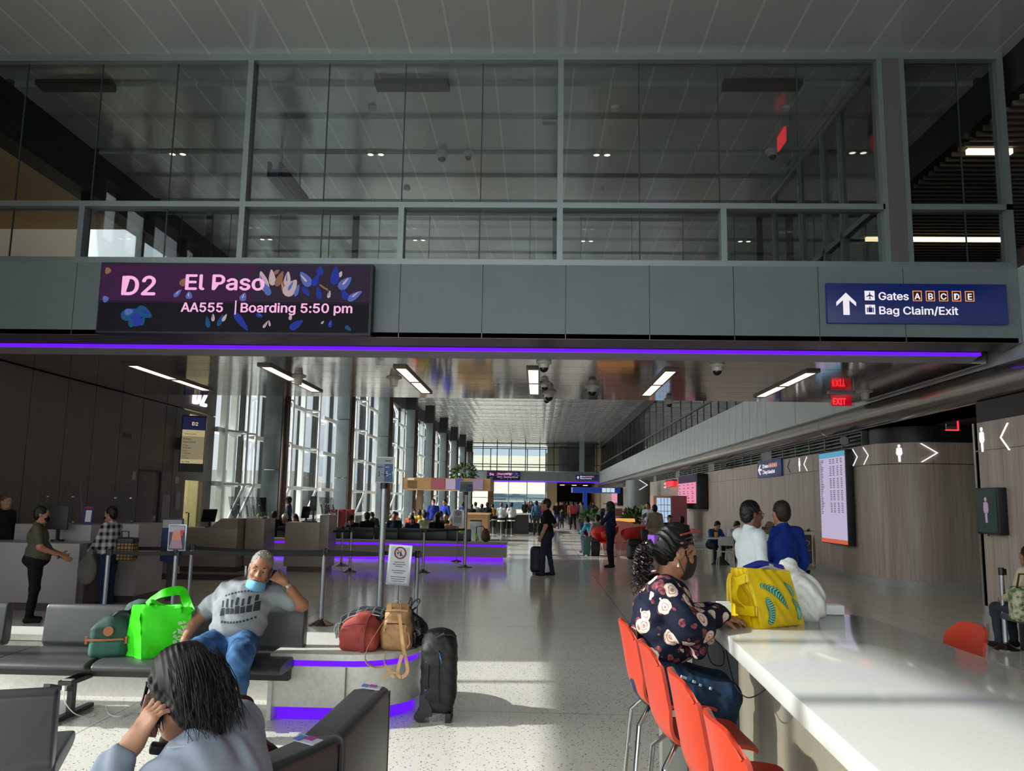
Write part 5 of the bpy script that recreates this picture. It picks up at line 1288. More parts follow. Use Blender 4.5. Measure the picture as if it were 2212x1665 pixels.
strap(t, 'buckle_band', [g_(.12, .76, .010), g_(.5, .78, .022), g_(1.0, .84, .014), g_(1.12, .85, .006)], .042, YEL, (0, 0, 1), .005)
strap(t, 'buckle_band', [g_(.18, .28, .006), g_(.5, .285, .014), g_(1.0, .30, .014), g_(1.12, .30, .006)], .05, YEL, (0, 0, 1), .005)
for v in (.83, .30):
    p = g_(1.06, v, .016); e = (pa - pd).normalized(); z = Vector((0, 0, 1)); b = MB(); b.tube([p + e * .010 + z * .024, p + e * .010 - z * .024, p - e * .008 - z * .024, p - e * .008 + z * .024], .0028, 6, closed=True); b.obj('buckle', M('brass', 'c9a24a', .25, .9), t)
strap(t, 'tassel', [td + Vector((-.005, -.01, -.03)), td + Vector((-.02, -.02, -.07)), td + Vector((-.022, -.02, -.17))], .012, YEL, (1, 0, 0))
strap(t, 'tassel', [td + Vector((-.0, -.012, -.03)), td + Vector((-.012, -.03, -.08)), td + Vector((-.008, -.03, -.18))], .010, YEL, (1, 0, 0))
LEAF = M('embroidered_leaf', '2f8a76', .4, noise=(160., '12433c', .9))
LEAF2 = M('leaf_light_stitch', '8fd0bd', .4)
def emb(u0, v0, u1, v1, w, bend):
    """one embroidered frond on the near face"""
    f_ = lambda u, v: pa.lerp(pb, u).lerp(ta.lerp(tb, u), v) + ny * (.02 * math.sin(PI * u) * math.sin(PI * min(1, v * 1.05)) + .008 * math.sin(8 * v + 3 * u) * math.sin(PI * u) + .004 * math.sin(26 * u + 12 * v) * math.sin(PI * u) + .003)
    bl = MB(); bs = MB(); n = 13
    P2 = lambda tt: Vector((u0 + (u1 - u0) * tt - (v1 - v0) * bend * math.sin(PI * tt), v0 + (v1 - v0) * tt + (u1 - u0) * bend * math.sin(PI * tt)))
    for k in range(1, n):
        tt = k / n; c = P2(tt); d = (P2(min(1, tt + .03)) - P2(tt - .03)).normalized(); nn_ = Vector((-d.y, d.x)); ww = w * math.sin(PI * (.12 + .85 * tt)) ** .7
        for s in (-1, 1):
            tip = c + nn_ * s * ww + d * ww * 1.0; mid1 = c + nn_ * s * ww * .55 + d * ww * .18; mid2 = c + nn_ * s * ww * .42 + d * ww * .85; c2 = c + d * .055
            q_ = [f_(*p) for p in (c, mid1, tip, mid2, c2)]
            bl.add(q_ if s > 0 else q_[::-1], [(0, 1, 2, 3, 4)])
            a_ = [f_(*p) + ny * .0012 for p in (c.lerp(c2, .3), mid1.lerp(mid2, .35), tip.lerp(c, .15), mid1.lerp(mid2, .65), c.lerp(c2, .6))]
            bs.add(a_ if s > 0 else a_[::-1], [(0, 1, 2, 3, 4)])
    st = bl.obj('leaf', LEAF, t); bs.obj('leaf_stitch', LEAF2, t)
emb(.12, .72, .68, .28, .085, .16); emb(.15, .02, .26, .50, .09, -.12); emb(.70, .78, .88, .52, .075, .1); emb(.80, .50, .95, .16, .07, .12); emb(.86, .08, .90, .30, .06, -.2)
cord(t, 'inner_scarf', [(1.10, 4.5, 1.36), (1.18, 4.53, 1.385), (1.25, 4.57, 1.375), (1.32, 4.6, 1.36)], .022, M('royal_blue_cloth', '1a2a8a', .7))
cord(t, 'inner_cloth', [(1.16, 4.52, 1.352), (1.22, 4.55, 1.378), (1.28, 4.58, 1.36), (1.33, 4.6, 1.35)], .02, M('beige_cloth', 'b7b0a2', .7))
t = T('white_sack', 'crinkled white plastic sack behind the yellow tote on the counter', 'bag', (1.45, 4.75, 1.07))
SACK = M('white_plastic', 'd9dad6', .3, .0, .5, bump=(16., .5, .03))
body('body', [('e', (1.47, 4.80, 1.19), (.13, .13, .13)), ('b', (1.47, 4.80, 1.14), (.12, .12, .07), .06), ('c', (1.46, 4.79, 1.24), (1.41, 4.76, 1.35), .09, .035), ('e', (1.395, 4.74, 1.365), (.045, .04, .035))], SACK, t, .008, .05, folds(24, .010, 5., (.5, .3, .8)))
cord(t, 'knot', [(1.40, 4.75, 1.36), (1.37, 4.73, 1.385), (1.40, 4.72, 1.37), (1.43, 4.74, 1.345)], .016, SACK)
t = T('phone_cable', 'thin black cable and charger hanging below the counter edge', 'cable', (1.0, 4.2, .7))
b = MB(); b.box((1.115, 3.86, .955), (.10, .05, .055), .2, .3, .5); b.obj('adapter', BLACK, t)
cord(t, 'cable', [(1.07, 3.88, .93), (1.02, 3.95, .85), (.99, 4.1, .80), (.97, 4.25, .84), (.975, 4.45, .98), (.985, 4.6, 1.06), (1.02, 4.72, 1.075)], .003, BLACK)
cord(t, 'cable', [(.93, 4.6, .98), (.905, 4.56, .93), (.92, 4.5, .875), (.965, 4.46, .88), (.975, 4.5, .95), (.945, 4.58, .985)], .003, BLACK)
t = tag(MB().box((1.13, 4.93, 1.077), (.10, .014, .012), .25).obj('pen', BLACK), 'dark pen lying on the counter top between sleeve and yellow tote', 'pen')
# ------------------------------------------------------------------ people
def V(*a): return Vector(a if len(a) > 1 else a[0])
SKIN = {'light': M('skin_light', 'b07f66', .55, sss=.08), 'tan': M('skin_tan', '96674d', .55, sss=.06), 'brown': M('skin_brown', '6b4230', .5), 'dark': M('skin_dark', '3f281f', .5)}
HAIRM = {'black': M('hair_black', '0a0909', .5, .0, .3), 'brown': M('hair_brown', '20140e', .55, .0, .3), 'grey': M('hair_grey', '55524f', .5, noise=(60., '2c2a29', .8)), 'white': M('hair_white', 'b3b0aa', .5), 'sandy': M('hair_sandy', '5c4733', .5)}
CL = {}
def cloth(hexc, rough=.85):
    if hexc not in CL: CL[hexc] = M('cloth_' + hexc, hexc, rough, .0, .2, noise=(14., hexc, 0.))
    return CL[hexc]
EYEW = M('eye_white', '9c948b', .25); EYED = M('eye_dark', '120b08', .12); LIPS = M('lips', '7d4640', .5)
def basis(f, up=(0, 0, 1)):
    f = V(f).normalized(); r = f.cross(V(up)).normalized(); u = r.cross(f).normalized(); return r, f, u
def eul(r, f, u):
    m = Matrix((r, f, u)).transposed(); e = m.to_euler('XYZ'); return (e.x, e.y, e.z)
def head_prims(c, f, up=(0, 0, 1), s=1., fem=False):
    r, f, u = basis(f, up); e = eul(r, f, u); c = V(c)
    at = lambda a, b, d: c + (r * a + f * b + u * d) * s
    q = lambda *x: tuple(v * s for v in x)
    jw = .026 if fem else .031
    P_ = [('e', at(0, -.008, .028), q(.074, .092, .098), e, .02 * s), ('e', at(0, .034, -.02), q(.058, .062, .085), e, .03 * s),
          ('c', at(-.022, .05, -.088), at(.022, .05, -.088), jw * s, jw * s, .03 * s), ('c', at(-.045, .0, -.06), at(-.018, .055, -.09), .026 * s, .024 * s, .03 * s), ('c', at(.045, .0, -.06), at(.018, .055, -.09), .026 * s, .024 * s, .03 * s),
          ('c', at(0, .09, .012), at(0, .108, -.026), .009 * s, .013 * s, .014 * s), ('c', at(-.012, .098, -.03), at(.012, .098, -.03), .009 * s, .009 * s, .01 * s),
          ('c', at(-.04, .078, .026), at(.04, .078, .026), .012 * s, .012 * s, .02 * s), ('e', at(-.036, .068, -.025), q(.024, .022, .02), e, .02 * s), ('e', at(.036, .068, -.025), q(.024, .022, .02), e, .02 * s),
          ('c', at(-.014, .088, -.058), at(.014, .088, -.058), .010 * s, .010 * s, .014 * s)]
    for k in (-1, 1):
        P_ += [('-e', at(k * .031, .099, .006), q(.017, .014, .011), e, .012 * s), ('e', at(k * .076, -.005, -.008), q(.010, .022, .032), e, .008 * s), ('-e', at(k * .086, .0, -.004), q(.006, .012, .018), e, .006 * s)]
    return P_, at, (r, f, u, e)
def hand_prims(w, d, n, curl=.5, s=1., thumb=1, spread=.18, point=None):
    """wrist w, direction d of the palm, n = back of the hand, curl in radians per joint, thumb side +-1"""
    d = V(d).normalized(); n = V(n); n = (n - d * n.dot(d)).normalized(); x = d.cross(n) * thumb; w = V(w)
    P_ = [('c', w, w + d * .03 * s, .024 * s, .027 * s, .02)]
    for i, (off, L, rr) in enumerate(((.030, .070, .0088), (.0105, .078, .009), (-.0105, .072, .0085), (-.029, .056, .0075))):
        k = w + d * .082 * s + x * off * s
        P_.append(('c', w + d * .025 * s + x * off * .6 * s, k, .015 * s, .0115 * s, .012))
        dd = (d + x * off * spread * 10).normalized(); p = k; cu = curl if not point or i not in point else point[i]
        for j, fr in enumerate((.45, .3, .25)):
            ang = cu * (j + .7); dj = (dd * math.cos(ang) - n * math.sin(ang)); q = p + dj * L * fr * s * 1.02
            P_.append(('c', p, q, rr * (1 - .09 * j) * s, rr * (.93 - .09 * j) * s, .004)); p = q
    p = w + d * .025 * s + x * .024 * s; td = (d * .6 + x * .75 - n * .35).normalized()
    for j, L in enumerate((.042, .034, .028)):
        q = p + (td * math.cos(.28 * j) - n * math.sin(.28 * j) + d * .15 * j).normalized() * L * s; P_.append(('c', p, q, (.0155, .0115, .0098)[j] * s, (.0118, .010, .0085)[j] * s, .008)); p = q
    return P_
def eyes(t, at, s=1., mask=None, glasses=None, brows=None, look=0.):
    for k in (-1, 1):
        b = MB(); n = 8
        c = at(k * .031, .078, .006); b.lathe([(.0, -.011 * s)] + [(.0125 * s * math.cos(a), .0125 * s * math.sin(a)) for a in [-PI / 2 + PI * q / n for q in range(1, n)]] + [(0, .0125 * s)], c, 12)
        o = b.obj('eye', EYEW, t)
        b = MB(); nn = (at(0, 1, 0) - at(0, 0, 0)).normalized(); b.lathe([(0, 0), (.006 * s, 0), (.004 * s, .003 * s), (0, .0035 * s)], at(k * .031 + look * .004, .0895, .004), 12, nn); b.obj('iris', EYED, o)
        if brows is not None:
            b = MB(); b.tube([at(k * .015, .092, .030), at(k * .032, .090, .034), at(k * .048, .078, .029)], [.0035 * s, .004 * s, .002 * s], 6); b.obj('eyebrow', brows, t)
    if glasses is not None:
        b = MB()
        for k in (-1, 1):
            b.tube([at(k * .033 + .022 * math.cos(a), .103, .004 + .016 * math.sin(a)) for a in [2 * PI * q / 14 for q in range(14)]], .0022 * s, 6, closed=True)
            b.tube([at(k * .056, .100, .008), at(k * .072, .06, .010), at(k * .080, -.01, .006)], .0022 * s, 6)
        b.tube([at(-.012, .106, .006), at(0, .11, .009), at(.012, .106, .006)], .002 * s, 6); b.obj('glasses', glasses, t)
def mask_mesh(t, at, mat, dz=0., low=-.105, name='face_mask'):
    """pleated face mask from the nose bridge to under the chin with ear loops"""
    b = MB()
    def fn(o):
        def g(u, v):
            a = (u - .5) * 2.25; zz = (.0 + dz) + (low + dz - (.0 + dz)) * v
            rad = .118 - .018 * abs(2 * v - .85) ** 2 + .008 * math.cos(a * 2) - .012 * (v > .9)
            rx = .070 + .004 * math.sin(PI * v)
            return at(rx * math.sin(a) * 1.02, (rad + o) * math.cos(a) * .98 + .004 - .006 * abs(math.sin(a)), zz + .018 * (1 - v) * math.cos(a * 1.1) - .02 * (1 - math.cos(a)) * (1 - v) + .0015 * math.sin(26 * v))
        return g
    b.grid(fn(0), 20, 12, fn(.0025)); o = b.obj(name, mat, t, ang=80)
    b = MB()
    for k in (-1, 1):
        b.tube([at(k * .062, .05, -.012 + dz), at(k * .076, .018, -.0), at(k * .082, -.012, .02), at(k * .083, -.026, .0), at(k * .078, -.01, -.035), at(k * .062, .045, low + .03 + dz)], .0018, 5)
    b.obj('ear_loop', mat, t)
def seg(P_, a, b_, r0, r1, k=None): P_.append(('c', a, b_, r0, r1) if k is None else ('c', a, b_, r0, r1, k))

# ---- whole figures for people farther off: joints from a pose, one skin, clothing coloured in by the nearest limb
def joints(pose, s=1., **kw):
    """x to the figure's left-hand side seen from behind is -x; +y is where it faces"""
    J = dict(pel=(0, 0, .93), che=(0, .0, 1.22), nec=(0, -.01, 1.44), hed=(0, .02, 1.60), look=(0, 1, 0),
             sl=(-.175, -.01, 1.40), sr=(.175, -.01, 1.40), el=(-.23, -.03, 1.12), er=(.23, -.03, 1.12), wl=(-.22, .08, .88), wr=(.22, .08, .88),
             hl=(-.09, 0, .90), hr=(.09, 0, .90), kl=(-.105, .02, .49), kr=(.105, .02, .49), al=(-.11, -.02, .09), ar=(.11, -.02, .09))
    if pose == 'walk': J.update(kl=(-.10, .14, .50), al=(-.10, .24, .10), kr=(.10, -.02, .49), ar=(.10, -.30, .13), wl=(-.21, -.12, .90), el=(-.22, -.10, 1.13), wr=(.2, .22, .95), er=(.23, .05, 1.12))
    if pose in ('sit', 'lean', 'phone'):
        dz = -.43
        for k in ('pel', 'che', 'nec', 'hed', 'sl', 'sr', 'el', 'er', 'wl', 'wr', 'hl', 'hr'): J[k] = (J[k][0], J[k][1], J[k][2] + dz)
        J.update(hl=(-.10, .02, .50), hr=(.10, .02, .50), kl=(-.13, .43, .50), kr=(.13, .43, .50), al=(-.13, .40, .09), ar=(.13, .40, .09), el=(-.22, .08, .70), er=(.22, .08, .70), wl=(-.13, .32, .62), wr=(.13, .32, .62))
        if pose == 'lean':
            J.update(che=(0, .12, .76), nec=(0, .25, .95), hed=(0, .34, 1.08), look=(0, .85, -.55), sl=(-.17, .22, .91), sr=(.17, .22, .91), el=(-.22, .36, .68), er=(.22, .36, .68), wl=(-.08, .55, .72), wr=(.08, .55, .72))
        if pose == 'phone': J.update(look=(0, .8, -.6), hed=(0, .06, 1.16), wl=(-.05, .34, .80), wr=(.06, .34, .80), el=(-.2, .12, .68), er=(.2, .12, .68))
    if pose == 'hip': J.update(er=(.30, -.10, 1.16), wr=(.17, .10, .98))
    J.update(kw)
    return {k: (V(v) * s if k != 'look' else V(v)) for k, v in J.items()}
def figure(label, loc, rz, pose='stand', s=1., top='333333', low='222226', skin='light', hair='brown', h=.024, sleeve=1., skirt=False, fat=1., longhair=False, cap=None, mask=None, shoes='151515', group='travellers farther down the hall', coat=0., glasses=None, extra=None, hat=None, **kw):
    J = joints(pose, s, **kw); m = Matrix.Translation(loc) @ Matrix.Rotation(rz, 4, 'Z')
    g = {'top': [], 'low': [], 'skin': [], 'shoe': []}
    r_ = lambda a: a * s
    T_, L_, K_, F_ = g['top'], g['low'], g['skin'], g['shoe']
    up = (J['nec'] - J['pel']).normalized(); fw = V(0, 1, 0); rt = V(1, 0, 0)
    ch, pe = J['che'], J['pel']
    T_ += [('e', pe.lerp(ch, .35) + fw * .02 * fat * s, (r_(.165 * fat), r_(.125 * fat), r_(.19))), ('e', ch + up * .04 * s, (r_(.175 * (fat * .5 + .5)), r_(.118 * (fat * .6 + .4)), r_(.17)))]
    T_ += [('c', J['sl'] + rt * .03 * s, J['sr'] - rt * .03 * s, r_(.068), r_(.068)), ('c', J['sl'].lerp(J['sr'], .5) - up * .01 * s, J['nec'] + up * .005 * s, r_(.085), r_(.062))]
    for a in 'lr':
        S_, E_, W_ = J['s' + a], J['e' + a], J['w' + a]
        T_.append(('c', S_, S_.lerp(E_, 1. if sleeve >= .5 else .75), r_(.062), r_(.052)))
        if sleeve >= .5: T_.append(('c', E_, E_.lerp(W_, .92), r_(.05), r_(.038)))
        K_.append(('c', E_, W_, r_(.042), r_(.028)))
        if sleeve < .5: K_.append(('c', S_, E_, r_(.047), r_(.042)))
        d = (W_ - E_).normalized()
        if h > .013: K_ += [('c', W_, W_ + d * .085 * s, r_(.030), r_(.026)), ('c', W_ + d * .08 * s, W_ + d * .15 * s, r_(.022), r_(.014))]
        else: K_ += hand_prims(W_, d, (1 if a == 'r' else -1, 0, .2), .3, s, 1 if a == 'l' else -1)
        H_, N_, A_ = J['h' + a], J['k' + a], J['a' + a]
        L_ += [('c', H_, N_, r_(.092 * (fat * .4 + .6)), r_(.066)), ('c', N_, A_ + (A_ - N_).normalized() * -.02, r_(.066), r_(.052 if not skirt else .045))]
        dn = V(0, 1, 0)
        F_ += [('c', A_ + V(0, -.03, -.045) * s, A_ + dn * .14 * s + V(0, 0, -.055) * s, r_(.042), r_(.034))]
    L_ += [('c', J['hl'], J['hr'], r_(.10 * (fat * .5 + .5)), r_(.10 * (fat * .5 + .5))), ('e', pe, (r_(.16 * fat), r_(.125 * fat), r_(.13)))]
    if coat: T_ += [('c', pe, (J['kl'] + J['kr']) / 2 * (1 - .0) + V(0, 0, (1 - coat) * .4), r_(.185), r_(.20))]
    K_.append(('c', J['nec'] - up * .03 * s, J['hed'] - V(0, 0, .05) * s, r_(.052), r_(.052)))
    hp, at, (R0, F0, U0, e0) = head_prims(J['hed'], J['look'], (0, 0, 1) if abs(J['look'].normalized().z) < .9 else (0, 1, 0), s * 1.04)
    K_ += hp if h < .02 else [('e', at(0, 0, .02), (r_(.076), r_(.094), r_(.105)), e0), ('e', at(0, .045, -.045), (r_(.05), r_(.052), r_(.07)), e0), ('c', at(0, .09, .01), at(0, .108, -.02), r_(.012), r_(.014))]
    def tw(p):
        q = list(p)
        q[1] = m @ V(q[1])
        if q[0].lstrip('-') == 'c': q[2] = m @ V(q[2])
        else:
            ee = Matrix.Rotation(rz, 3, 'Z') @ (Matrix.Rotation(q[3][2], 3, 'Z') @ Matrix.Rotation(q[3][1], 3, 'Y') @ Matrix.Rotation(q[3][0], 3, 'X') if len(q) > 3 and q[3] else Matrix.Identity(3))
            e = ee.to_euler('XYZ'); q = q[:3] + [(e.x, e.y, e.z)] + q[4:]
        return tuple(q)
    G = {k: [tw(p) for p in v] for k, v in g.items()}
    allp = G['top'] + G['low'] + G['shoe'] + G['skin']
    mats = [cloth(top), cloth(low), cloth(shoes, .6), SKIN[skin]]
    def near(c):
        best = np.full(len(c), 9.); idx = np.zeros(len(c), int)
        for i, k in enumerate(('top', 'low', 'shoe', 'skin')):
            for p in G[k]:
                if p[0][0] == '-': continue
                if p[0] == 'c':
                    a, b_ = np.array(p[1]), np.array(p[2]); v = b_ - a; tt = np.clip(((c - a) @ v) / max(v @ v, 1e-9), 0, 1); d = np.linalg.norm(c - a - tt[:, None] * v, axis=1) - (p[3] + (p[4] - p[3]) * tt)
                else:
                    mm = np.array((Matrix.Rotation(p[3][2], 3, 'Z') @ Matrix.Rotation(p[3][1], 3, 'Y') @ Matrix.Rotation(p[3][0], 3, 'X')).transposed()); q = (c - np.array(p[1])) @ mm.T; rr = np.array(p[2]); n0 = np.linalg.norm(q / rr, axis=1); d = (n0 - 1) * rr.min()
                if k == 'low': d = d + .004
                if k == 'skin' and sleeve >= .5: d = d + .003
                w = d < best; best[w] = d[w]; idx[w] = i
        return idx
    t = T('person', label, 'person', tuple(loc), group)
    body('body', allp, None, t, h, .045 * s if h > .013 else .03 * s, folds(15, .004 if h < .02 else .003, loc[0]), mats=mats, pick=near)
    tr = lambda p: m @ V(p)
    A2 = lambda a, b_, d: tr(at(a, b_, d)); e3 = tw(('e', at(0, 0, 0), (1, 1, 1), e0))[3]
    if hair:
        hs = s * 1.04
        hpz = [('e', A2(0, -.014, .038), (.083 * hs, .098 * hs, .098 * hs), e3), ('e', A2(0, -.045, -.01), (.076 * hs, .06 * hs, .08 * hs), e3)]
        if longhair: hpz += [('c', A2(0, -.06, 0), A2(0, -.085, -.20), .075 * hs, .05 * hs), ('c', A2(-.06, -.02, 0), A2(-.07, -.02, -.17), .035 * hs, .03 * hs), ('c', A2(.06, -.02, 0), A2(.07, -.02, -.17), .035 * hs, .03 * hs)]
        hpz += [('-e', A2(0, .10, -.03), (.068 * hs, .075 * hs, .10 * hs), e3, .012)]
        body('hair', hpz, HAIRM[hair], t, max(h * .6, .007), .02, folds(60, .003))
    if cap or hat:
        cp = [('e', A2(0, -.005, .055), (.086 * s, .102 * s, .085 * s), e3), ('b', A2(0, .12, .065), (.065 * s, .06 * s, .008), .006, e3)]
        body('cap', cp + [('-e', A2(0, .0, -.02), (.08 * s, .1 * s, .07 * s), e3, .005)], cloth(cap or hat), t, max(h * .5, .007), .012)
    if mask: body('face_mask', [('e', A2(0, .065, -.045), (.058 * s, .055 * s, .055 * s), e3), ('e', A2(0, .06, -.075), (.05 * s, .05 * s, .035 * s), e3)], cloth(mask), t, max(h * .5, .007), .02)
    if glasses: eyes(t, lambda a, b_, d: A2(a, b_, d), s, glasses=cloth(glasses, .3))
    return t
# ------------------------------------------------------------------ the three people nearest the camera
from mathutils.bvhtree import BVHTree
m = NT('denim', .8, .2)
m.color(m.mix(m.rng(m.noise(7., None, 6), .3, .7), '1c3558', '4a74a6')); m.bump(m.noise(300., None, 2), .2, .003); DENIM = m.m
m = NT('dark_denim', .8, .2)
m.color(m.mix(m.rng(m.noise(6., None, 6), .35, .75), '0f1a2a', '2f4a68')); m.bump(m.noise(300., None, 2), .2, .003); DDENIM = m.m
m = NT('rose_print', .75, .2)
co_ = m.tc.outputs['Object']; nzv = m.noise(16., None, 3, 'Color')
vm = m.t.nodes.new('ShaderNodeVectorMath'); vm.operation = 'MULTIPLY_ADD'; m.put(vm.inputs[0], nzv); vm.inputs[1].default_value = (.035, .035, .035); m.put(vm.inputs[2], co_)
v1 = m.vor(10.5, vm.outputs[0], rand=.85); d1_ = v1['Distance']
s1 = m.t.nodes.new('ShaderNodeSeparateColor'); m.put(s1.inputs[0], v1['Color'])
v2 = m.vor(19., vm.outputs[0]); d2_ = v2['Distance']; s2 = m.t.nodes.new('ShaderNodeSeparateColor'); m.put(s2.inputs[0], v2['Color'])
ring = m.math('SINE', m.math('ADD', m.math('MULTIPLY', d1_, 46.), m.math('MULTIPLY', m.noise(40.), 7.)))
rose = m.mix(m.rng(ring, .1, 1.), 'd9c3b4', '8a5f58')
rose = m.mix(m.rng(d1_, .0, .12, 1., 0.), rose, '54302e'); rose = m.mix(m.rng(d1_, .26, .40, 0., .45), rose, 'efe0d2')
leaf = m.mix(m.rng(m.noise(60.), .35, .65), '3c1820', '8c4a52')
base = m.mix(m.math('MULTIPLY', m.math('LESS_THAN', d2_, .40), m.math('GREATER_THAN', s2.outputs[0], .38)), '0d1428', leaf)
msk = m.math('MULTIPLY', m.math('LESS_THAN', d1_, .40), m.math('GREATER_THAN', s1.outputs[1], .08))
m.color(m.mix(msk, base, rose)); ROSE = m.m
GTEE = M('grey_marl', '8a9093', .85, .0, .15, noise=(220., '7b8185', .8))
JACK = M('pale_blue_cotton', '8e98ab', .8, .0, .2, bump=(8., .25, .02), noise=(4., '98a2b4', .6))
# --- woman at the counter
t = T('person', 'woman in a dark floral blouse and ripped jeans seated at the counter', 'person', (.64, 4.42, .0), 'people seated near the camera')
fc = V(.90, .30, -.27); hc = V(.715, 4.42, 1.455)
hp, at, B0 = head_prims(hc, fc, (-.05, -.03, 1), 1.08, True)
sk = hp + [('c', (.655, 4.42, 1.26), (.69, 4.42, 1.39), .062, .055)]
sk += [('c', (.75, 4.20, 1.10), (.93, 4.42, 1.115), .042, .028), ('c', (.75, 4.62, 1.12), (.96, 4.50, 1.115), .042, .028)]
sk += hand_prims((.93, 4.42, 1.115), (.9, .4, -.05), (0, -.2, 1), .35, .95, 1) + hand_prims((.96, 4.50, 1.115), (.9, -.35, -.05), (0, .2, 1), .35, .95, -1)
sk += [('c', (.62, 4.42, .92), (.66, 4.42, 1.2), .10, .11, .05)]
for yy in (4.31, 4.53): sk += [('c', (.945, yy, .56), (.895, yy, .36), .05, .036), ('c', (.895, yy, .35), (.99, yy + .0, .315), .036, .03), ('c', (.87, yy, .32), (.90, yy, .34), .03, .03)]
body('body', sk, SKIN['tan'], t, .0055, .022)
eyes(t, at, 1.08, brows=HAIRM['black'])
bl = [('e', (.645, 4.42, 1.06), (.165, .185, .17), None, .06), ('e', (.66, 4.42, 1.19), (.145, .19, .13), None, .06), ('c', (.64, 4.30, 1.265), (.64, 4.54, 1.265), .07, .07, .06), ('e', (.65, 4.42, .955), (.16, .18, .07), None, .05),
      ('c', (.64, 4.25, 1.25), (.735, 4.185, 1.11), .078, .075, .05), ('c', (.735, 4.185, 1.10), (.80, 4.24, 1.10), .08, .085, .04), ('c', (.80, 4.25, 1.115), (.945, 4.42, 1.135), .066, .052, .03),
      ('c', (.64, 4.58, 1.25), (.74, 4.64, 1.12), .075, .07, .05), ('c', (.74, 4.64, 1.11), (.95, 4.52, 1.135), .066, .05, .04),
      ('c', (.76, 4.21, 1.07), (.80, 4.22, .985), .045, .04, .03), ('c', (.85, 4.30, 1.09), (.86, 4.31, 1.03), .035, .03, .03), ('-e', (.70, 4.41, 1.40), (.075, .085, .11), None, .02)]
o = body('blouse', bl, ROSE, t, .0065, .04, folds(17, .007, 1.3, (.25, .3, 1.)))
jn = [('c', (.615, 4.31, .80), (.93, 4.29, .76), .115, .075, .05), ('c', (.615, 4.53, .80), (.94, 4.53, .76), .115, .075, .05), ('e', (.615, 4.42, .84), (.145, .18, .12), None, .06), ('c', (.94, 4.29, .755), (.90, 4.31, .47), .075, .056, .03), ('c', (.945, 4.53, .755), (.905, 4.53, .48), .075, .056, .03)]
body('jeans', jn, DDENIM, t, .007, .04, folds(24, .004, .6, (1., .2, .4)))
b = MB()
for k in range(30):
    a = 2 * PI * k / 30
    for (cx, cyy) in ((.898, 4.31), (.903, 4.53)): b.tube([(cx + .056 * math.cos(a), cyy + .056 * math.sin(a), .475), (cx + .060 * math.cos(a + .1), cyy + .060 * math.sin(a + .1), .448 + .008 * math.sin(k * 2.3))], .003, 5)
b.obj('frayed_hem', M('frayed_denim', '7f97ae', .9), t)
b = MB()
for (x, z, w) in ((.72, .905, .028), (.77, .885, .014), (.80, .87, .012), (.85, .855, .010)): b.box((x, 4.215 + .005 * w, z - .045), (w, .012, .012), .1, .0, .35)
b.obj('rip', M('rip_threads', '9fb0bd', .9), t)
hr = [('e', at(0, -.012, .036), (.084, .102, .108), B0[3]), ('e', at(0, -.05, .0), (.080, .072, .09), B0[3]), ('c', at(0, -.08, .0), at(0, -.125, -.015), .062, .042), ('-e', at(0, .11, -.035), (.074, .072, .105), B0[3], .012), ('-e', at(0, .03, -.115), (.10, .085, .07), B0[3], .01)]
def curlwarp(x, y, z): return .004 * np.sin(90 * (x * .5 + z) + 4 * np.sin(30 * x + 20 * y)) + .0025 * np.sin(210 * (x * .4 + z * .9) + 6 * np.sin(40 * y))
ho = body('hair', hr, HAIRM['black'], t, .006, .025, curlwarp)
b = MB(); rr = random.Random(12)
pt = at(0, -.135, -.02)
for k in range(90):
    q0 = pt + V(rr.uniform(-.02, .02), rr.uniform(-.03, .03), rr.uniform(-.025, .025)); L = rr.uniform(.10, .25); sw = rr.uniform(-.04, .035); sy = rr.uniform(-.05, .05); ph = rr.uniform(0, 6); fr = rr.uniform(5, 8); am = rr.uniform(.008, .014)
    pts = [q0 + V(-.035 * min(1, f * 3) + sw * f + am * math.cos(fr * f * 6 + ph), sy * f + am * math.sin(fr * f * 6 + ph), -L * f * (.5 + .5 * f)) for f in [i / 22 for i in range(23)]]
    b.tube(pts, [.0052 * (1 - .5 * i / 22) for i in range(23)], 5)
for k in range(40):
    a0 = at(rr.choice((-1, 1)) * rr.uniform(.05, .085), rr.uniform(.03, .06), rr.uniform(.02, .09)); b.tube([a0, a0 + V(-.03, 0, -.01) + V(rr.uniform(-.01, .01), rr.uniform(-.012, .006), rr.uniform(-.02, .0)), a0 + V(-.07, rr.uniform(-.01, .01), -.03)], [.0022, .0018, .0008], 5)
b.obj('ponytail', M('hair_curl', '1a100d', .38), t)
b = MB(); b.bar(at(.035, -.12, .02), at(-.035, -.12, .02), .035, .05)
for k in range(4): b.bar(at(.03 - .02 * k, -.125, -.005), at(.03 - .02 * k, -.135, -.03), .008)
b.obj('hair_clip', M('purple_clip', '6b3f96', .3), t, bev=.004)
mask_mesh(t, at, M('black_mask', '0c0c0e', .8), -.006, -.115)
b = MB(); c0 = at(.074, -.004, -.052); b.lathe([(0, -.026), (.007, -.02), (.004, -.004), (0, 0)], c0, 10); b.obj('earring', M('pearl', 'd8cdb4', .2, .3), t)
b = MB(); b.bar(at(.075, .02, .012), at(.058, .045, -.028), .006); b.obj('earbud', BLACK, t)
b = MB(); b.tube([at(.07, .02, .10), at(.06, .07, .125), at(.0, .085, .13), at(-.06, .07, .125)], .006, 8); b.tube([at(.08, -.03, .075), at(.06, .07, .125)], .005, 8); b.obj('sunglasses', M('red_frames', '8d3a36', .3), t)
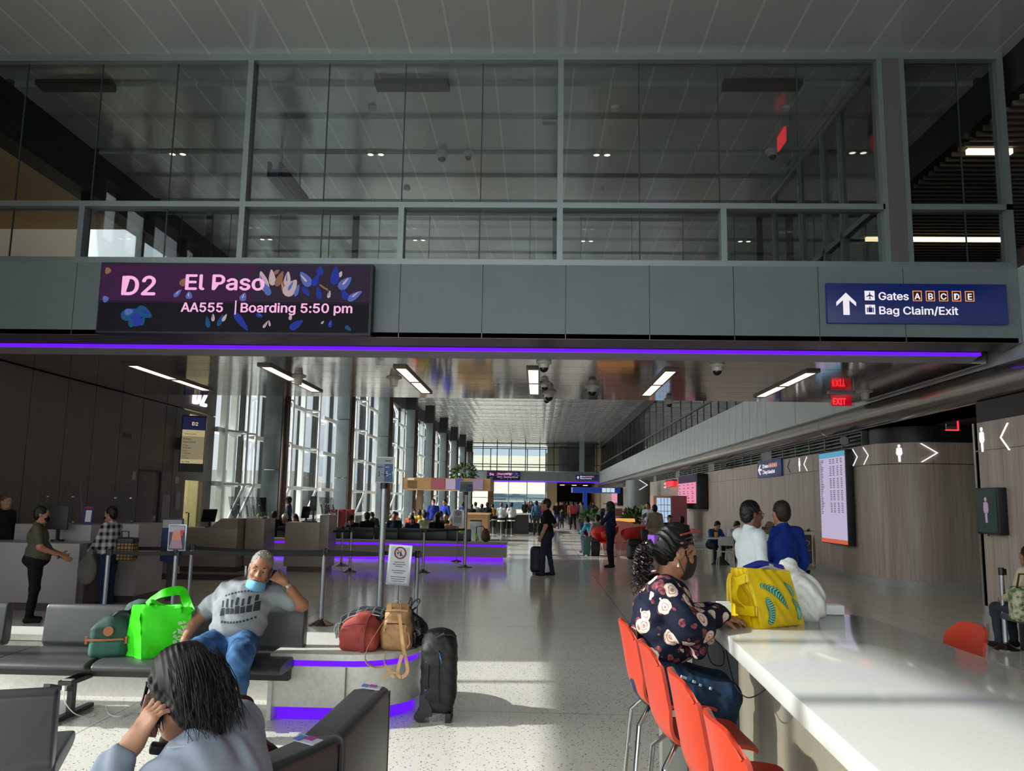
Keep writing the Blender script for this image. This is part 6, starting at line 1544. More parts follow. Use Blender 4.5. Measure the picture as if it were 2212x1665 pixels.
# --- man on the phone
t = T('person', 'man in grey print T-shirt and blue jeans reclining with a phone at his ear', 'person', (-2.32, 6.45, 0), 'people seated near the camera')
hc = V(-2.16, 6.50, 1.145)
hp, at, B0 = head_prims(hc, (.22, -.95, -.16), (.24, .0, 1), 1.10)
sk = hp + [('c', (-2.24, 6.60, 1.0), (-2.185, 6.53, 1.09), .068, .062), ('e', (-2.28, 6.58, .82), (.14, .10, .2), None, .05)]
sk += [('c', (-2.60, 6.57, .80), (-2.655, 6.50, .72), .052, .047), ('c', (-2.655, 6.50, .72), (-2.65, 6.34, .625), .047, .032)] + hand_prims((-2.65, 6.34, .625), (.12, -.25, -.9), (-.1, -1, .25), .30, 1.08, -1)
sk += [('c', (-1.93, 6.60, .88), (-1.85, 6.60, .865), .052, .05), ('c', (-1.85, 6.60, .865), (-1.965, 6.50, 1.05), .047, .031)] + hand_prims((-1.965, 6.50, 1.05), (-.85, -.15, .45), (.1, -.75, .65), .55, 1.08, 1)
body('body', sk, SKIN['tan'], t, .0055, .024)
eyes(t, at, 1.1, brows=HAIRM['black'], look=.6)
b = MB(); b.tube([at(-.024, .092, -.060), at(0, .098, -.056), at(.024, .092, -.060)], [.003, .006, .003], 8); b.tube([at(-.02, .090, -.070), at(0, .096, -.070), at(.02, .090, -.070)], [.003, .006, .003], 8); b.obj('lips', LIPS, t)
sh = [('e', (-2.30, 6.50, .80), (.205, .155, .22), None, .07), ('e', (-2.30, 6.46, .70), (.20, .16, .12), None, .07), ('e', (-2.27, 6.57, .90), (.215, .13, .13), None, .07), ('c', (-2.40, 6.60, .955), (-2.08, 6.62, .94), .075, .075, .06), ('c', (-2.26, 6.61, .97), (-2.22, 6.59, 1.02), .095, .075, .04),
      ('c', (-2.44, 6.60, .95), (-2.60, 6.57, .80), .088, .078, .05), ('c', (-2.06, 6.61, .93), (-1.94, 6.60, .885), .09, .075, .05), ('-e', (-2.175, 6.50, 1.10), (.08, .10, .085), (0, .3, 0), .015), ('-e', (-2.66, 6.50, .69), (.06, .07, .07), None, .01)]
P0, F0_ = sdf(sh, .0065, .05, folds(15, .009, .4, (.55, .1, .85)))
mk('t_shirt', P0, F0_, GTEE, t, ang=80)
bv = BVHTree.FromPolygons(P0.tolist(), F0_.tolist())
def on_shirt(x, z):
    h_ = bv.ray_cast(V(x, 5.8, z), V(0, 1, 0)); return (h_[0] + V(0, -.0025, 0)) if h_[0] is not None else V(x, 6.4, z)
b = MB(); rr = random.Random(3); ox, oz = -2.40, .80
def on_rot(u, v): return on_shirt(ox + u * .96 - v * .05, oz + v + u * .12)
x = 0.
while x < .27:
    w = rr.uniform(.028, .042); z0, z1 = rr.uniform(-.005, .015), rr.uniform(.105, .125); cut = rr.uniform(.35, .6)
    b.grid(lambda u, v: on_rot(x + w * u, z0 + (z1 - z0) * cut * v), 4, 6); b.grid(lambda u, v: on_rot(x + w * u * (.55 + .3 * rr.random() * 0), z0 + (z1 - z0) * (cut + .06 + (.94 - cut) * v)), 4, 5); x += w + .008
x = .02
while x < .26:
    w = .014; b.grid(lambda u, v: on_rot(x + w * u, .137 + .012 * v + .02 * math.sin(PI * x / .28)), 2, 2); b.grid(lambda u, v: on_rot(x + w * u, -.04 - .02 * math.sin(PI * x / .28) + .014 * v), 2, 2); x += .024
b.obj('shirt_print', M('print_ink', '26282b', .85), t)
jn = [('c', (-2.42, 6.44, .60), (-2.47, 6.02, .59), .115, .085, .05), ('c', (-2.23, 6.44, .60), (-2.10, 5.99, .59), .115, .088, .05), ('e', (-2.32, 6.46, .60), (.185, .15, .11), None, .06), ('c', (-2.10, 5.99, .58), (-2.12, 5.98, .10), .086, .062, .03), ('c', (-2.47, 6.02, .58), (-2.50, 5.98, .10), .086, .062, .03)]
body('jeans', jn, DENIM, t, .007, .04, folds(22, .006, 2., (.4, .5, .8)))
body('shoes', [('c', (-2.12, 6.0, .06), (-2.10, 5.82, .05), .05, .042), ('c', (-2.50, 6.0, .06), (-2.52, 5.82, .05), .05, .042)], cloth('2a2523'), t, .008, .02)
hr = [('e', at(0, -.014, .040), (.086, .100, .100), B0[3]), ('-e', at(0, .105, -.04), (.076, .075, .112), B0[3], .006), ('-e', at(0, .02, -.10), (.1, .10, .075), B0[3], .01), ('e', at(0, .05, .118), (.058, .036, .022), B0[3])]
body('hair', hr, M('hair_salt', '4a463f', .6, noise=(120., '97918a', .9)), t, .005, .015, lambda x, y, z: .003 * np.sin(240 * x + 5 * np.sin(90 * z)) * np.sin(200 * z + 4 * np.sin(80 * y)))
mask_mesh(t, at, M('blue_mask', '6aa7c9', .8), -.078, -.062)
b = MB(); hn = V(-2.045, 6.455, 1.085); b.box(at(-.090, .035, -.03), (.012, .065, .12), -.25, -.15, .3); b.obj('phone', M('phone_black', '0a0a0c', .15), t, bev=.004)
b = MB(); wv = (V(-1.85, 6.60, .865) - V(-1.965, 6.5, 1.05)).normalized(); c0 = V(-1.95, 6.513, 1.026); b.lathe([(.036, -.012), (.040, -.012), (.040, .012), (.036, .012)], c0, 20, wv); b.obj('watch', M('steel_watch', 'b5b2a8', .25, .9), t)
# --- woman on the phone, from behind
t = T('person', 'dark-haired woman in a pale blue jacket holding a phone, seen from behind', 'person', (-.98, 2.58, 0), 'people seated near the camera')
hc = V(-1.045, 2.51, 1.125)
hp, at, B0 = head_prims(hc, (-.78, .45, -.42), (-.22, .12, 1), 1.0, True)
sk = hp + [('c', (-.985, 2.57, .98), (-1.03, 2.52, 1.07), .058, .054), ('e', (-.96, 2.58, .8), (.1, .13, .2), None, .05)]
sk += [('c', (-1.21, 2.27, .86), (-1.12, 2.375, 1.015), .042, .029)] + hand_prims((-1.12, 2.375, 1.015), (.42, .22, .86), (-.62, -.72, .30), .22, 1.0, -1, .2, {0: .12, 1: .4, 2: .5, 3: .55})
body('body', sk, SKIN['light'], t, .005, .022)
eyes(t, at, 1., brows=HAIRM['black'])
jk = [('e', (-.93, 2.58, .80), (.13, .205, .24), None, .06), ('e', (-.93, 2.58, .62), (.14, .19, .14), None, .06), ('c', (-.95, 2.44, .965), (-.96, 2.72, .975), .075, .075, .06), ('c', (-.95, 2.58, .98), (-.975, 2.56, 1.005), .085, .066, .04),
      ('c', (-.96, 2.40, .955), (-1.18, 2.22, .80), .078, .066, .05), ('c', (-1.18, 2.22, .80), (-1.145, 2.345, .975), .064, .05, .03), ('c', (-.97, 2.76, .96), (-1.15, 2.80, .74), .075, .062, .05), ('c', (-1.15, 2.80, .74), (-1.32, 2.66, .66), .058, .045, .03), ('-e', (-1.02, 2.53, 1.07), (.062, .065, .06), None, .012), ('-e', (-1.13, 2.37, 1.01), (.034, .034, .034), None, .004)]
body('jacket', jk, JACK, t, .006, .04, folds(19, .008, 4., (.7, .5, .6)))
b = MB(); b.grid(lambda u, v: V(-1.06 + .10 * u, 2.465 - .02 * u + .05 * v, .985 + .03 * math.sin(PI * u) + .02 * v), 6, 3, (0, 0, -.006)); b.obj('collar', JACK, t)
b = MB(); b.box((-.972, 2.365, 1.022), (.085, .034, .006), .25, .25, -.05); b.obj('shoulder_tab', M('tab_pale', 'a9b0bf', .7), t, bev=.012, seg=3)
jn = [('c', (-1.0, 2.68, .52), (-1.42, 2.70, .53), .10, .075, .04), ('c', (-1.0, 2.48, .52), (-1.42, 2.46, .53), .10, .075, .04), ('c', (-1.42, 2.70, .52), (-1.42, 2.70, .1), .07, .05), ('c', (-1.42, 2.46, .52), (-1.42, 2.46, .1), .07, .05)]
body('trousers', jn, cloth('1d2230'), t, .010, .04, folds(20, .004))
body('shoes', [('c', (-1.42, 2.70, .06), (-1.6, 2.70, .05), .045, .038), ('c', (-1.42, 2.46, .06), (-1.6, 2.46, .05), .045, .038)], cloth('191919'), t, .010, .02)
hr = [('e', at(0, -.018, .034), (.092, .108, .108), B0[3]), ('e', at(0, -.065, -.02), (.092, .075, .105), B0[3]), ('c', at(-.01, -.08, -.05), at(.0, -.075, -.135), .07, .04), ('c', at(-.075, -.01, .02), at(-.082, .03, -.05), .030, .022), ('c', at(.07, -.02, .0), at(.075, .0, -.11), .032, .022), ('-e', at(0, .115, -.04), (.072, .07, .11), B0[3], .01)]
body('hair', hr, M('hair_soft_black', '0a0808', .5, .0, .3, noise=(30., '1a120f', .8)), t, .0055, .03, lambda x, y, z: .004 * np.sin(120 * (x * .6 + y * .5) + 5 * np.sin(28 * z + 12 * x)) + .002 * np.sin(310 * (x + y * .4) + 8 * np.sin(20 * z)))
b = MB(); rr = random.Random(5)
for k in range(260):
    s_ = rr.uniform(-1, 1); a0 = at(.085 * s_, -.06 + .05 * abs(s_) * 0 - .07 * math.sqrt(max(0, 1 - s_ * s_)), rr.uniform(-.02, .10)); e0 = at(.085 * s_ + rr.uniform(-.03, .03), -.08 - .05 * math.sqrt(max(0, 1 - s_ * s_)) + rr.uniform(-.02, .02), -.10 + rr.uniform(-.07, .03))
    mid = (a0 + e0) / 2 + (a0 - hc).normalized() * rr.uniform(.012, .022); b.tube([a0, a0.lerp(mid, .55) + (a0 - hc).normalized() * .006, mid, e0.lerp(mid, .4), e0 + V(rr.uniform(-.015, .015), rr.uniform(-.015, .015), 0)], [.0012, .0015, .0015, .0012, .0005], 5)
for k in range(40):
    a0 = at(-.08 + rr.uniform(-.01, .015), rr.uniform(-.05, .05), rr.uniform(-.02, .06)); e0 = at(-.085 + rr.uniform(-.02, .015), rr.uniform(.02, .07), -.06 + rr.uniform(-.04, .02)); b.tube([a0, (a0 + e0) / 2 + (a0 - hc).normalized() * .014, e0], [.0025, .0028, .0006], 5)
b.obj('hair_strand', HAIRM['black'], t)
b = MB(); pc = at(-.096, .03, -.04); b.box(pc, (.010, .06, .11), -.9, -.25, -.2); b.obj('phone', M('phone_rose', '8a5a50', .3), t, bev=.005)
b = MB(); b.box((-1.075, 2.44, .985), (.05, .03, .03), .4, .3, .2); b.obj('collar_button', BLACK, t, bev=.01)
# ------------------------------------------------------------------ queue posts, podiums and the gate area
BELT = M('black_webbing', '0e0e10', .7)
def post(x, y, z1, label, base=.17, group='queue posts'):
    t = T('queue_post', label, 'queue post', (x, y, 0), group)
    b = MB(); b.lathe([(base, 0), (base, .012), (base * .9, .02), (.035, .075), (.03, .09), (0, .09)], (x, y, 0), 20); b.obj('base', M('bronze_base', '5a5048', .25, .85), t)
    b = MB(); b.cyl((x, y, .08), (x, y, z1 - .09), .030, 14); b.obj('pole', STEEL, t)
    b = MB(); b.cyl((x, y, z1 - .09), (x, y, z1), .034, 14); b.box((x + .035, y, z1 - .05), (.035, .05, .075)); b.obj('belt_head', BLACK, t)
    return t
def belt(t, a, c, z0, z1, sag=.02):
    n = 10; pts = [V(a).lerp(V(c), k / n) + V(0, 0, -sag * 4 * (k / n) * (1 - k / n) + z0 + (z1 - z0) * k / n) for k in range(n + 1)]
    b = MB(); b.band(pts, .052, .004, (0, 0, 1)); b.obj('belt', BELT, t)
PO = {}
for k, (nm, x, y, z, L) in enumerate((('a', -7.12, 12.5, .96, 'queue post in front of the olive shirt woman, leftmost in the gate area'), ('b', -5.92, 11.4, .96, 'queue post right behind the leather seats, beside the plaid shirt woman'), ('c', -4.93, 11.3, .98, 'queue post carrying the small poster frame'), ('d', -5.22, 12.5, .98, 'queue post just right of the poster frame'), ('e', -2.92, 11.4, 1.02, 'queue post with its wide base in view behind the white plinth'), ('f', -1.61, 11.2, 1.02, 'queue post right of the near white notice board'),
                                  ('g', -4.40, 19.6, 1.0, 'slim queue post in front of the violet-lit bench, first of three'), ('h', -4.99, 21.2, 1.0, 'slim queue post in front of the violet-lit bench, behind the first'), ('i', -2.69, 19.7, 1.02, 'queue post with round base in front of the violet-lit bench centre'), ('j', -6.75, 20.3, 1.0, 'slim queue post between the two beige podiums'))):
    PO[nm] = post(x, y, z, L)
def pb(q): return V(PO[q].location)
belt(PO['a'], pb('a'), pb('d'), .92, .92); belt(PO['b'], pb('b'), pb('c'), .92, .93); belt(PO['c'], pb('c'), V(-2.2, 11.4, 0), .93, .95, .01); belt(PO['d'], pb('d'), pb('e'), .93, .97); belt(PO['e'], pb('e'), V(-2.13, 11.4, 0), .98, .95, .0); belt(PO['f'], pb('f'), V(-2.1, 11.42, 0), .97, .97, .0)
belt(PO['j'], pb('j'), pb('g'), .94, .94, .03); belt(PO['g'], pb('g'), pb('i'), .95, .96, .0); belt(PO['i'], pb('i'), V(-1.87, 21.5, 0), .96, .96, .0)
FRM = M('sign_frame', 'b6b9bb', .3, .6)
def queue_sign(x, y, z0, w, h, z1, label, rz=0.):
    t = T('queue_sign', label, 'sign', (x, y, 0), 'tall queue signs')
    b = MB(); b.lathe([(.2, 0), (.2, .012), (.04, .07), (0, .07)], (x, y, 0), 20); b.obj('base', MT['bronze_base'], t)
    b = MB(); b.cyl((x, y, .06), (x, y, z0), .042, 16); b.obj('pole', STEEL, t)
    b = MB(); b.cyl((x, y, z0 - .08), (x, y, z0), .05, 14); b.obj('collar', BLACK, t)
    m = Matrix.Translation((x, y, 0)) @ Matrix.Rotation(rz, 4, 'Z')
    b = MB(); b.box(m @ V(0, 0, z0 + h / 2), (w, .04, h), rz); b.obj('frame', FRM, t, bev=.008)
    def face(x0, x1, a, c, mat, nm): bb = MB(); bb.box(m @ V((x0 + x1) / 2, -.022, z0 + (a + c) / 2), (x1 - x0, .006, c - a), rz); return bb.obj(nm, mat, t)
    q = w / 2 - .012
    face(-q, q, h * .72, h - .012, M('paper_grey', '8e9296', .5), 'header'); face(-q, 0, .012, h * .72, M('paper_slate', '727d87', .5), 'left_panel'); face(0, q, .012, h * .72, M('paper_blue', '274878', .5), 'right_panel')
    u = m.to_3x3() @ V(1, 0, 0)
    for s, px_, pz, sz, mat in (('1-4', -q * .80, .26, .36, M('ink_dark', '20262c', .5)), ('5-9', q * .14, .26, .36, M('ink_light', 'c7d2dc', .5)), ('PRIORITY', -q * .84, .58, .085, MT['ink_dark']), ('MAIN', q * .12, .58, .10, MT['ink_light']), ('American', q * .05, .82, .10, MT['ink_dark'])):
        line(t, s, sz * h, m @ V(px_, -.028, z0 + pz * h), u, (0, 0, 1), mat, .0 if sz > .2 else .01, sx=.72)
queue_sign(-2.13, 11.4, 1.92, .26, .36, 0, 'tall pole sign reading 1-4 and 5-9 near the white notice board')
queue_sign(-1.87, 21.5, 1.92, .36, .27, 0, 'farther pole sign reading 5-9 in front of the wooden kiosk')
def notice(x, y, z0, w, h, label, tilt=-.06, small=False):
    t = T('notice_board', label, 'sign', (x, y, 0), 'no alcohol notices')
    b = MB(); b.lathe([(.16, 0), (.16, .01), (.03, .05), (0, .05)], (x, y + .05, 0), 18); b.obj('base', MT['bronze_base'], t)
    b = MB(); b.cyl((x, y + .05, .04), (x, y + .05, z0 + .2), .016, 10); b.obj('pole', STEEL, t)
    mm = Matrix.Translation((x, y, z0)) @ Matrix.Rotation(tilt, 4, 'X') @ Matrix.Rotation(.05, 4, 'Y')
    def slab_(a, c, d, e, y0, y1, mat, nm, **k):
        bb = MB(); bb.bx(a, y0, d, c, y1, e); bb.v = [tuple(mm @ V(p)) for p in bb.v]; return bb.obj(nm, mat, t, **k)
    slab_(-w / 2, w / 2, 0, h, 0, .025, FRM, 'frame', bev=.004); slab_(-w / 2 + .03, w / 2 - .03, .03, h - .03, -.003, .002, M('notice_white', 'c6c9cf', .5), 'sheet')
    u, v_ = mm.to_3x3() @ V(1, 0, 0), mm.to_3x3() @ V(0, 0, 1)
    cx_, cz = 0, h * .80; r_ = w * .23
    bb = MB(); bb.tube([mm @ V(r_ * math.cos(a), -.006, cz + r_ * math.sin(a)) for a in [2 * PI * k / 28 for k in range(28)]], .009 * w / .3, 6, closed=True); bb.bar(mm @ V(-r_ * .7, -.006, cz + r_ * .7), mm @ V(r_ * .7, -.006, cz - r_ * .7), .016 * w / .3, .006); bb.obj('prohibition_ring', M('ring_red', '8c2d30', .5), t)
    bb = MB()
    bo = [(-.05, -.6), (.28, -.6), (.28, -.05), (.16, .18), (.16, .55), (.07, .55), (.07, .18), (-.05, -.05)]; gl = [(-.62, .1), (-.2, .1), (-.3, -.2), (-.38, -.25), (-.38, -.5), (-.28, -.56), (-.54, -.56), (-.44, -.5), (-.44, -.25), (-.52, -.2)]
    for P_ in (bo, gl): bb.prism([(p[0] * r_, p[1] * r_) for p in P_], mm @ V(0, -.004, cz), u, v_, mm.to_3x3() @ V(0, -.003, 0))
    bb.obj('bottle_pictogram', M('picto_navy', '23293a', .5), t)
    if not small:
        for k, s in enumerate(('In accordance with Texas', 'Alcoholic Beverage Commission', '(TABC) regulations.', '', 'No Alcohol is allowed beyond the', 'D2-D4 gate hold areas.', '', 'Alcohol purchased at any of the airport', 'restaurants or bars is NOT allowed', 'on the plane or jet bridge areas.')):
            if s: line(t, s, .0175 * w / .3, mm @ V(0, -.006, h * .56 - k * h * .052), u, v_, MT['picto_navy'], .012, 'CENTER', sx=.9, name='text')
    else:
        for k in range(6): slab_(-w * .32, w * .32, h * (.5 - .06 * k), h * (.52 - .06 * k), -.005, -.003, MT['picto_navy'], 'text')
notice(-1.835, 11.0, .585, .31, .52, 'white notice with a crossed-out bottle on the near stand')
notice(-2.27, 23.4, .98, .31, .46, 'distant notice with a crossed-out bottle before the violet-lit bench', .0, True)
t = T('poster_frame', 'small framed advert poster on a queue post', 'poster', (-4.92, 11.25, .95))
b = MB(); b.box((-4.92, 11.28, 1.135), (.24, .03, .36), .12); b.obj('frame', M('clear_frame', '9fb0b4', .15, .3), t, bev=.006)
b = MB(); b.box((-4.918, 11.258, 1.135), (.205, .01, .325), .12); b.obj('poster', M('poster_navy', '1c2058', .3), t)
for k, (z0, z1, w0, w1, mat) in enumerate(((1.21, 1.29, .2, .2, M('poster_grey', 'a59aa2', .4)), (1.10, 1.22, .10, .13, M('poster_salmon', 'c57a62', .4)), (.99, 1.10, .13, .18, M('poster_mauve', '9a7a8a', .4)), (1.16, 1.235, .05, .03, M('poster_red', 'b8252f', .4)))):
    b = MB(); xo = .07 if k == 3 else 0; b.prism([(-w1 / 2 + xo, 0), (w1 / 2 + xo, 0), (w0 / 2 + xo, z1 - z0), (-w0 / 2 + xo, z1 - z0)], (-4.918, 11.249 - .002 * k, z0), (.993, .12, 0), (0, 0, 1), (0, -.002, 0)); b.obj('picture', mat, t)
b = MB(); b.cyl((-4.93, 11.3, .94), (-4.93, 11.3, .98), .05, 12); b.obj('clamp', BLACK, t)
# check-in podiums
PODW = M('podium_white', 'a9a2a0', .3, .0, .5)
PODB = M('podium_beige', '8f837b', .35, .0, .5, noise=(2., '978b83', .5))
def podium(label, x0, x1, y0, y1, z, mat, steps=(), toe=.12):
    t = T('gate_podium', label, 'counter', ((x0 + x1) / 2, (y0 + y1) / 2, 0), 'gate podiums')
    MB().bx(x0, y0, toe, x1, y1, z).obj('body', mat, t, bev=.008)
    MB().bx(x0 + .06, y0 + .08, 0, x1 - .06, y1, toe).obj('toe_kick', M('podium_toe', '5d5250', .3, .3), t)
    return t
t = podium('white gate podium behind the olive shirt woman, lower front counter', -8.9, -6.72, 12.1, 12.8, .98, PODW)
t2 = podium('taller white gate podium with a clear screen, left of the plaid shirt woman', -8.2, -6.98, 12.85, 13.6, 1.225, PODW)
t3 = podium('white gate podium with a clear screen behind the plaid shirt woman', -6.95, -6.37, 13.15, 14.1, 1.24, PODW)
MB().bx(-6.69, 12.12, .1, -6.62, 12.9, .98).obj('side_post', M('podium_post', '4a3f3b', .5), t)
t = podium('beige gate podium near the boarding door with a raised right end', -8.2, -6.83, 18.8, 19.6, .985, PODB)
b = MB(); b.prism([(-7.50, .98), (-7.22, 1.2), (-6.83, 1.2), (-6.83, .98)], (0, 18.8, 0), (1, 0, 0), (0, 0, 1), (0, .8, 0)); b.obj('raised_end', PODB, t)
b = MB(); b.bx(-7.6, 18.793, .52, -6.84, 18.8, .535); b.obj('groove', M('groove_light', 'b5a79e', .4), t)
t = podium('narrow beige podium standing right of the raised-end podium', -6.79, -6.35, 19.2, 20.0, 1.2, PODB)
t = podium('beige podium in front of the violet-lit bench with computer gear on top', -5.89, -4.87, 19.3, 20.0, 1.13, PODB)
MB().bx(-5.08, 19.28, .5, -4.86, 20.02, 1.3).obj('raised_end', PODB, t, bev=.006)
def shield(label, P_, mat='clear_shield'):
    t = T('sneeze_shield', label, 'clear shield', tuple((V(P_[0]) + V(P_[1])) / 2), 'clear counter shields')
    a, b_, c, d = map(V, P_)
    bb = MB(); n = (b_ - a).cross(d - a).normalized() * .008; bb.add([a, b_, c, d, a + n, b_ + n, c + n, d + n], [(0, 1, 2, 3), (7, 6, 5, 4), (0, 4, 5, 1), (1, 5, 6, 2), (2, 6, 7, 3), (3, 7, 4, 0)]); bb.obj('panel', glass('clear_shield', (.86, .88, .88), .09), t)
    for f in (.2, .8):
        p = a.lerp(b_, f); q = d.lerp(c, f); bb = MB(); bb.cyl(p.lerp(q, .0), p.lerp(q, .62), .012, 8); bb.obj('support_rod', M('dark_rod', '3f4043', .4, .5), t)
        for g_ in (.05, .62): bb = MB(); k = p.lerp(q, g_); bb.lathe([(0, -.02), (.014, -.02), (.014, .02), (0, .02)], k, 10, (0, 1, 0)); bb.obj('standoff', CHROME, t)
shield('clear counter shield on the taller white podium, left', [(-8.05, 13.1, 1.225), (-7.25, 13.1, 1.225), (-7.48, 13.3, 1.92), (-8.1, 13.3, 1.92)])
shield('clear counter shield behind the plaid shirt woman', [(-7.1, 13.6, 1.24), (-6.62, 13.6, 1.24), (-6.80, 13.8, 1.90), (-7.22, 13.8, 1.90)])
for x0, L in ((-7.28, 'slanted clear shield on the beige podium, nearest the door'), (-6.92, 'slanted clear shield on the narrow beige podium'), (-6.62, 'slanted clear shield beside the standing kiosk screen')):
    shield(L, [(x0 + .10, 19.3, 1.2), (x0 + .14, 19.9, 1.2), (x0 + .04, 19.9, 1.70), (x0, 19.3, 1.70)])
for x0, L in ((-5.2, 'clear slanted shield on the bench podium, left'), (-5.03, 'clear slanted shield on the bench podium, right')): shield(L, [(x0 + .10, 19.5, 1.3), (x0 + .16, 19.95, 1.3), (x0 + .06, 19.95, 1.72), (x0, 19.5, 1.72)])
def monitor(label, c, w, h, rz, foot, tilt=0.):
    t = T('computer_monitor', label, 'monitor', (c[0], c[1], foot), 'podium monitors')
    b = MB(); b.box(c, (w, .05, h), rz, tilt); b.obj('screen_case', BLACK, t, bev=.015)
    b = MB(); b.bar((c[0], c[1] + .06, foot + .02), (c[0], c[1] + .04, c[2]), .06, .03); b.obj('stand', BLACK, t)
    b = MB(); b.cyl((c[0], c[1] + .06, foot), (c[0], c[1] + .06, foot + .025), .10, 16); b.obj('foot', BLACK, t)
monitor('black monitor seen from behind on the low white podium', (-7.36, 12.55, 1.34), .34, .36, .05, .98)
monitor('dark monitor tilted on the beige podium near the boarding door', (-7.62, 19.1, 1.26), .36, .30, 1.0, .985, .25)
monitor('upright black screen on the narrow beige podium', (-6.55, 19.6, 1.52), .16, .34, .9, 1.2)
monitor('upright black screen on the podium before the violet-lit bench', (-5.34, 19.6, 1.57), .15, .34, .2, 1.13)
monitor('tilted dark screen beside the upright one on the bench podium', (-5.52, 19.65, 1.36), .24, .28, 1.1, 1.13, .2)
t = T('desk_sign', 'small purple and white desk sign on the white podium beside the plaid shirt woman', 'sign', (-7.1, 12.95, 1.225))
b = MB(); b.box((-7.1, 12.95, 1.37), (.15, .015, .28), 0, -.1); b.obj('card', M('card_purple', '4a3a86', .5), t)
b = MB(); b.box((-7.09, 12.94, 1.36), (.09, .012, .18), 0, -.1); b.obj('label', WHITE, t); b = MB(); b.box((-7.09, 12.94, 1.49), (.10, .012, .04), 0, -.1); b.obj('red_tab', M('card_red', 'a0303a', .5), t)
t = T('info_stand', 'blue and white information panel standing left of the poster frame', 'sign', (-6.02, 13.6, 0))
b = MB(); b.box((-6.02, 13.6, .98), (.34, .05, .70), .1); b.obj('panel', M('info_blue', '1d3566', .45), t, bev=.02)
b = MB(); b.box((-6.02, 13.57, 1.24), (.30, .02, .13), .1); b.obj('header', M('info_white', 'b3afaf', .5), t); b = MB(); b.box((-6.02, 13.62, .32), (.10, .05, .64), .1); b.obj('stand', BLACK, t)
t = T('floor_mat', 'flat dark floor mat in front of the beige podium', 'mat', (-7.3, 17.6, 0)); MB().bx(-8.2, 17.1, 0, -6.4, 18.2, .012).obj('mat', M('mat_charcoal', '2a2726', .9), t)
# violet-lit bench with its row of black seat backs
t = T('stone_bench', 'long beige stone bench with violet light strips across the gate area', 'bench', (-4.4, 24.2, 0))
MB().bx(-7.95, 23.9, .46, -.88, 24.6, .53).obj('cap', M('beige_stone', '8d8480', .3), t, bev=.01); MB().bx(-7.93, 23.93, .40, -.92, 24.5, .46).obj('light_strip', LED, t)
MB().bx(-7.94, 23.91, .10, -.90, 24.55, .40).obj('body', MT['beige_stone'], t); MB().bx(-7.9, 23.97, 0, -1.0, 24.5, .10).obj('toe_light', E('violet_floor_light', (.20, .015, .95), 1.0), t)
t = T('bench_seat_row', 'row of black leather seats with low backs on the violet-lit bench', 'seating', (-4.6, 24.7, 0))
for k in range(8):
    x0 = -7.7 + k * .72; MB().bx(x0, 24.45, .53, x0 + .70, 24.58, .86).obj('backrest', M('black_leather', '151517', .4), t, bev=.02); MB().bx(x0, 24.6, .40, x0 + .70, 25.2, .5).obj('seat', MT['black_leather'], t, bev=.03)
b = MB(); b.bx(-7.7, 24.8, .3, -1.95, 24.9, .4)
for x0 in (-7.3, -5.2, -3.1, -2.1): b.bx(x0, 24.8, 0, x0 + .08, 24.9, .3)
b.obj('beam', BLACK, t)
t = T('brown_backpack', 'brown backpack and luggage frame at the right end of the violet-lit bench', 'backpack', (-1.65, 24.2, .53))
body('bag', [('e', (-1.52, 24.15, .72), (.12, .12, .19)), ('e', (-1.5, 24.1, .64), (.13, .12, .11))], M('brown_canvas', '5b4028', .8), t, .015, .05); b = MB(); b.tube([(-1.78, 24.15, .53), (-1.78, 24.15, .95), (-1.6, 24.15, .97), (-1.55, 24.15, .9)], .015, 8); b.obj('frame', BLACK, t)
body('neon_strap', [('c', (-1.8, 24.1, .75), (-1.72, 24.1, .57), .03, .03), ('e', (-2.2, 24.2, .80), (.1, .07, .07))], M('neon_green', '8fd030', .6), t, .015, .02)
# low red lounge backs, banner-like, by the windows
for k in range(3):
    x0 = -6.72 + k * .26; tag(MB().box((x0, 27.2 + .1 * k, .67), (.24, .12, 1.34), .08).obj('red_seat', M('deep_red_vinyl', '8c1218', .5), bev=.02), ('tall red seat back by the window column, leftmost', 'tall red seat back by the window column, middle', 'tall red seat back by the window column, rightmost')[k], 'seat', 'red seat backs')
# the wooden kiosk with its hanging fascia, planter tree and counter
PLY = M('plywood', 'b08a5c', .5, noise=(3., 'a57d50', .7, (1, 1, 8)))
t = T('kiosk_canopy', 'hanging plywood canopy with screens over the far kiosk', 'kiosk canopy', (-5.1, 45, 2.2))
b = MB(); b.bx(-7.33, 44.8, 2.24, -2.6, 48.5, 2.88); b.obj('fascia', PLY, t)
b = MB()
for k in range(6): b.bx(-7.1, 44.77, 2.32 + .07 * k, -6.6, 44.8, 2.345 + .07 * k)
b.obj('menu_lines', M('ply_dark', '5a3f26', .6), t); MB().bx(-7.1, 44.76, 2.75, -6.75, 44.8, 2.85).obj('number_plate', E('warm_plate', (.8, .7, .5), .8), t)
for x0, x1, c in ((-5.82, -5.1, (.24, .07, .09)), (-5.02, -4.5, (.35, .28, .38)), (-4.42, -4.15, (.05, .08, .35)), (-3.6, -3.0, (.22, .16, .24))): MB().bx(x0, 44.75, 2.28, x1, 44.8, 2.84).obj('screen', E('kiosk_screen_%d' % int(-x0 * 10), c, 1.), t)
for x0 in (-7.0, -2.9): MB().bx(x0, 47.6, 0, x0 + .3, 48.2, 2.3).obj('post', M('kiosk_post', '6b5236', .5), t)
t = T('kiosk_counter', 'pale plywood kiosk counter with a grey bin beside it', 'counter', (-2.9, 37, 0))
MB().bx(-3.6, 35.6, 0, -2.15, 37.2, 1.10).obj('body', PLY, t); MB().bx(-3.7, 35.5, 1.10, -2.1, 37.3, 1.16).obj('top', M('ply_light', 'c7a474', .4), t)
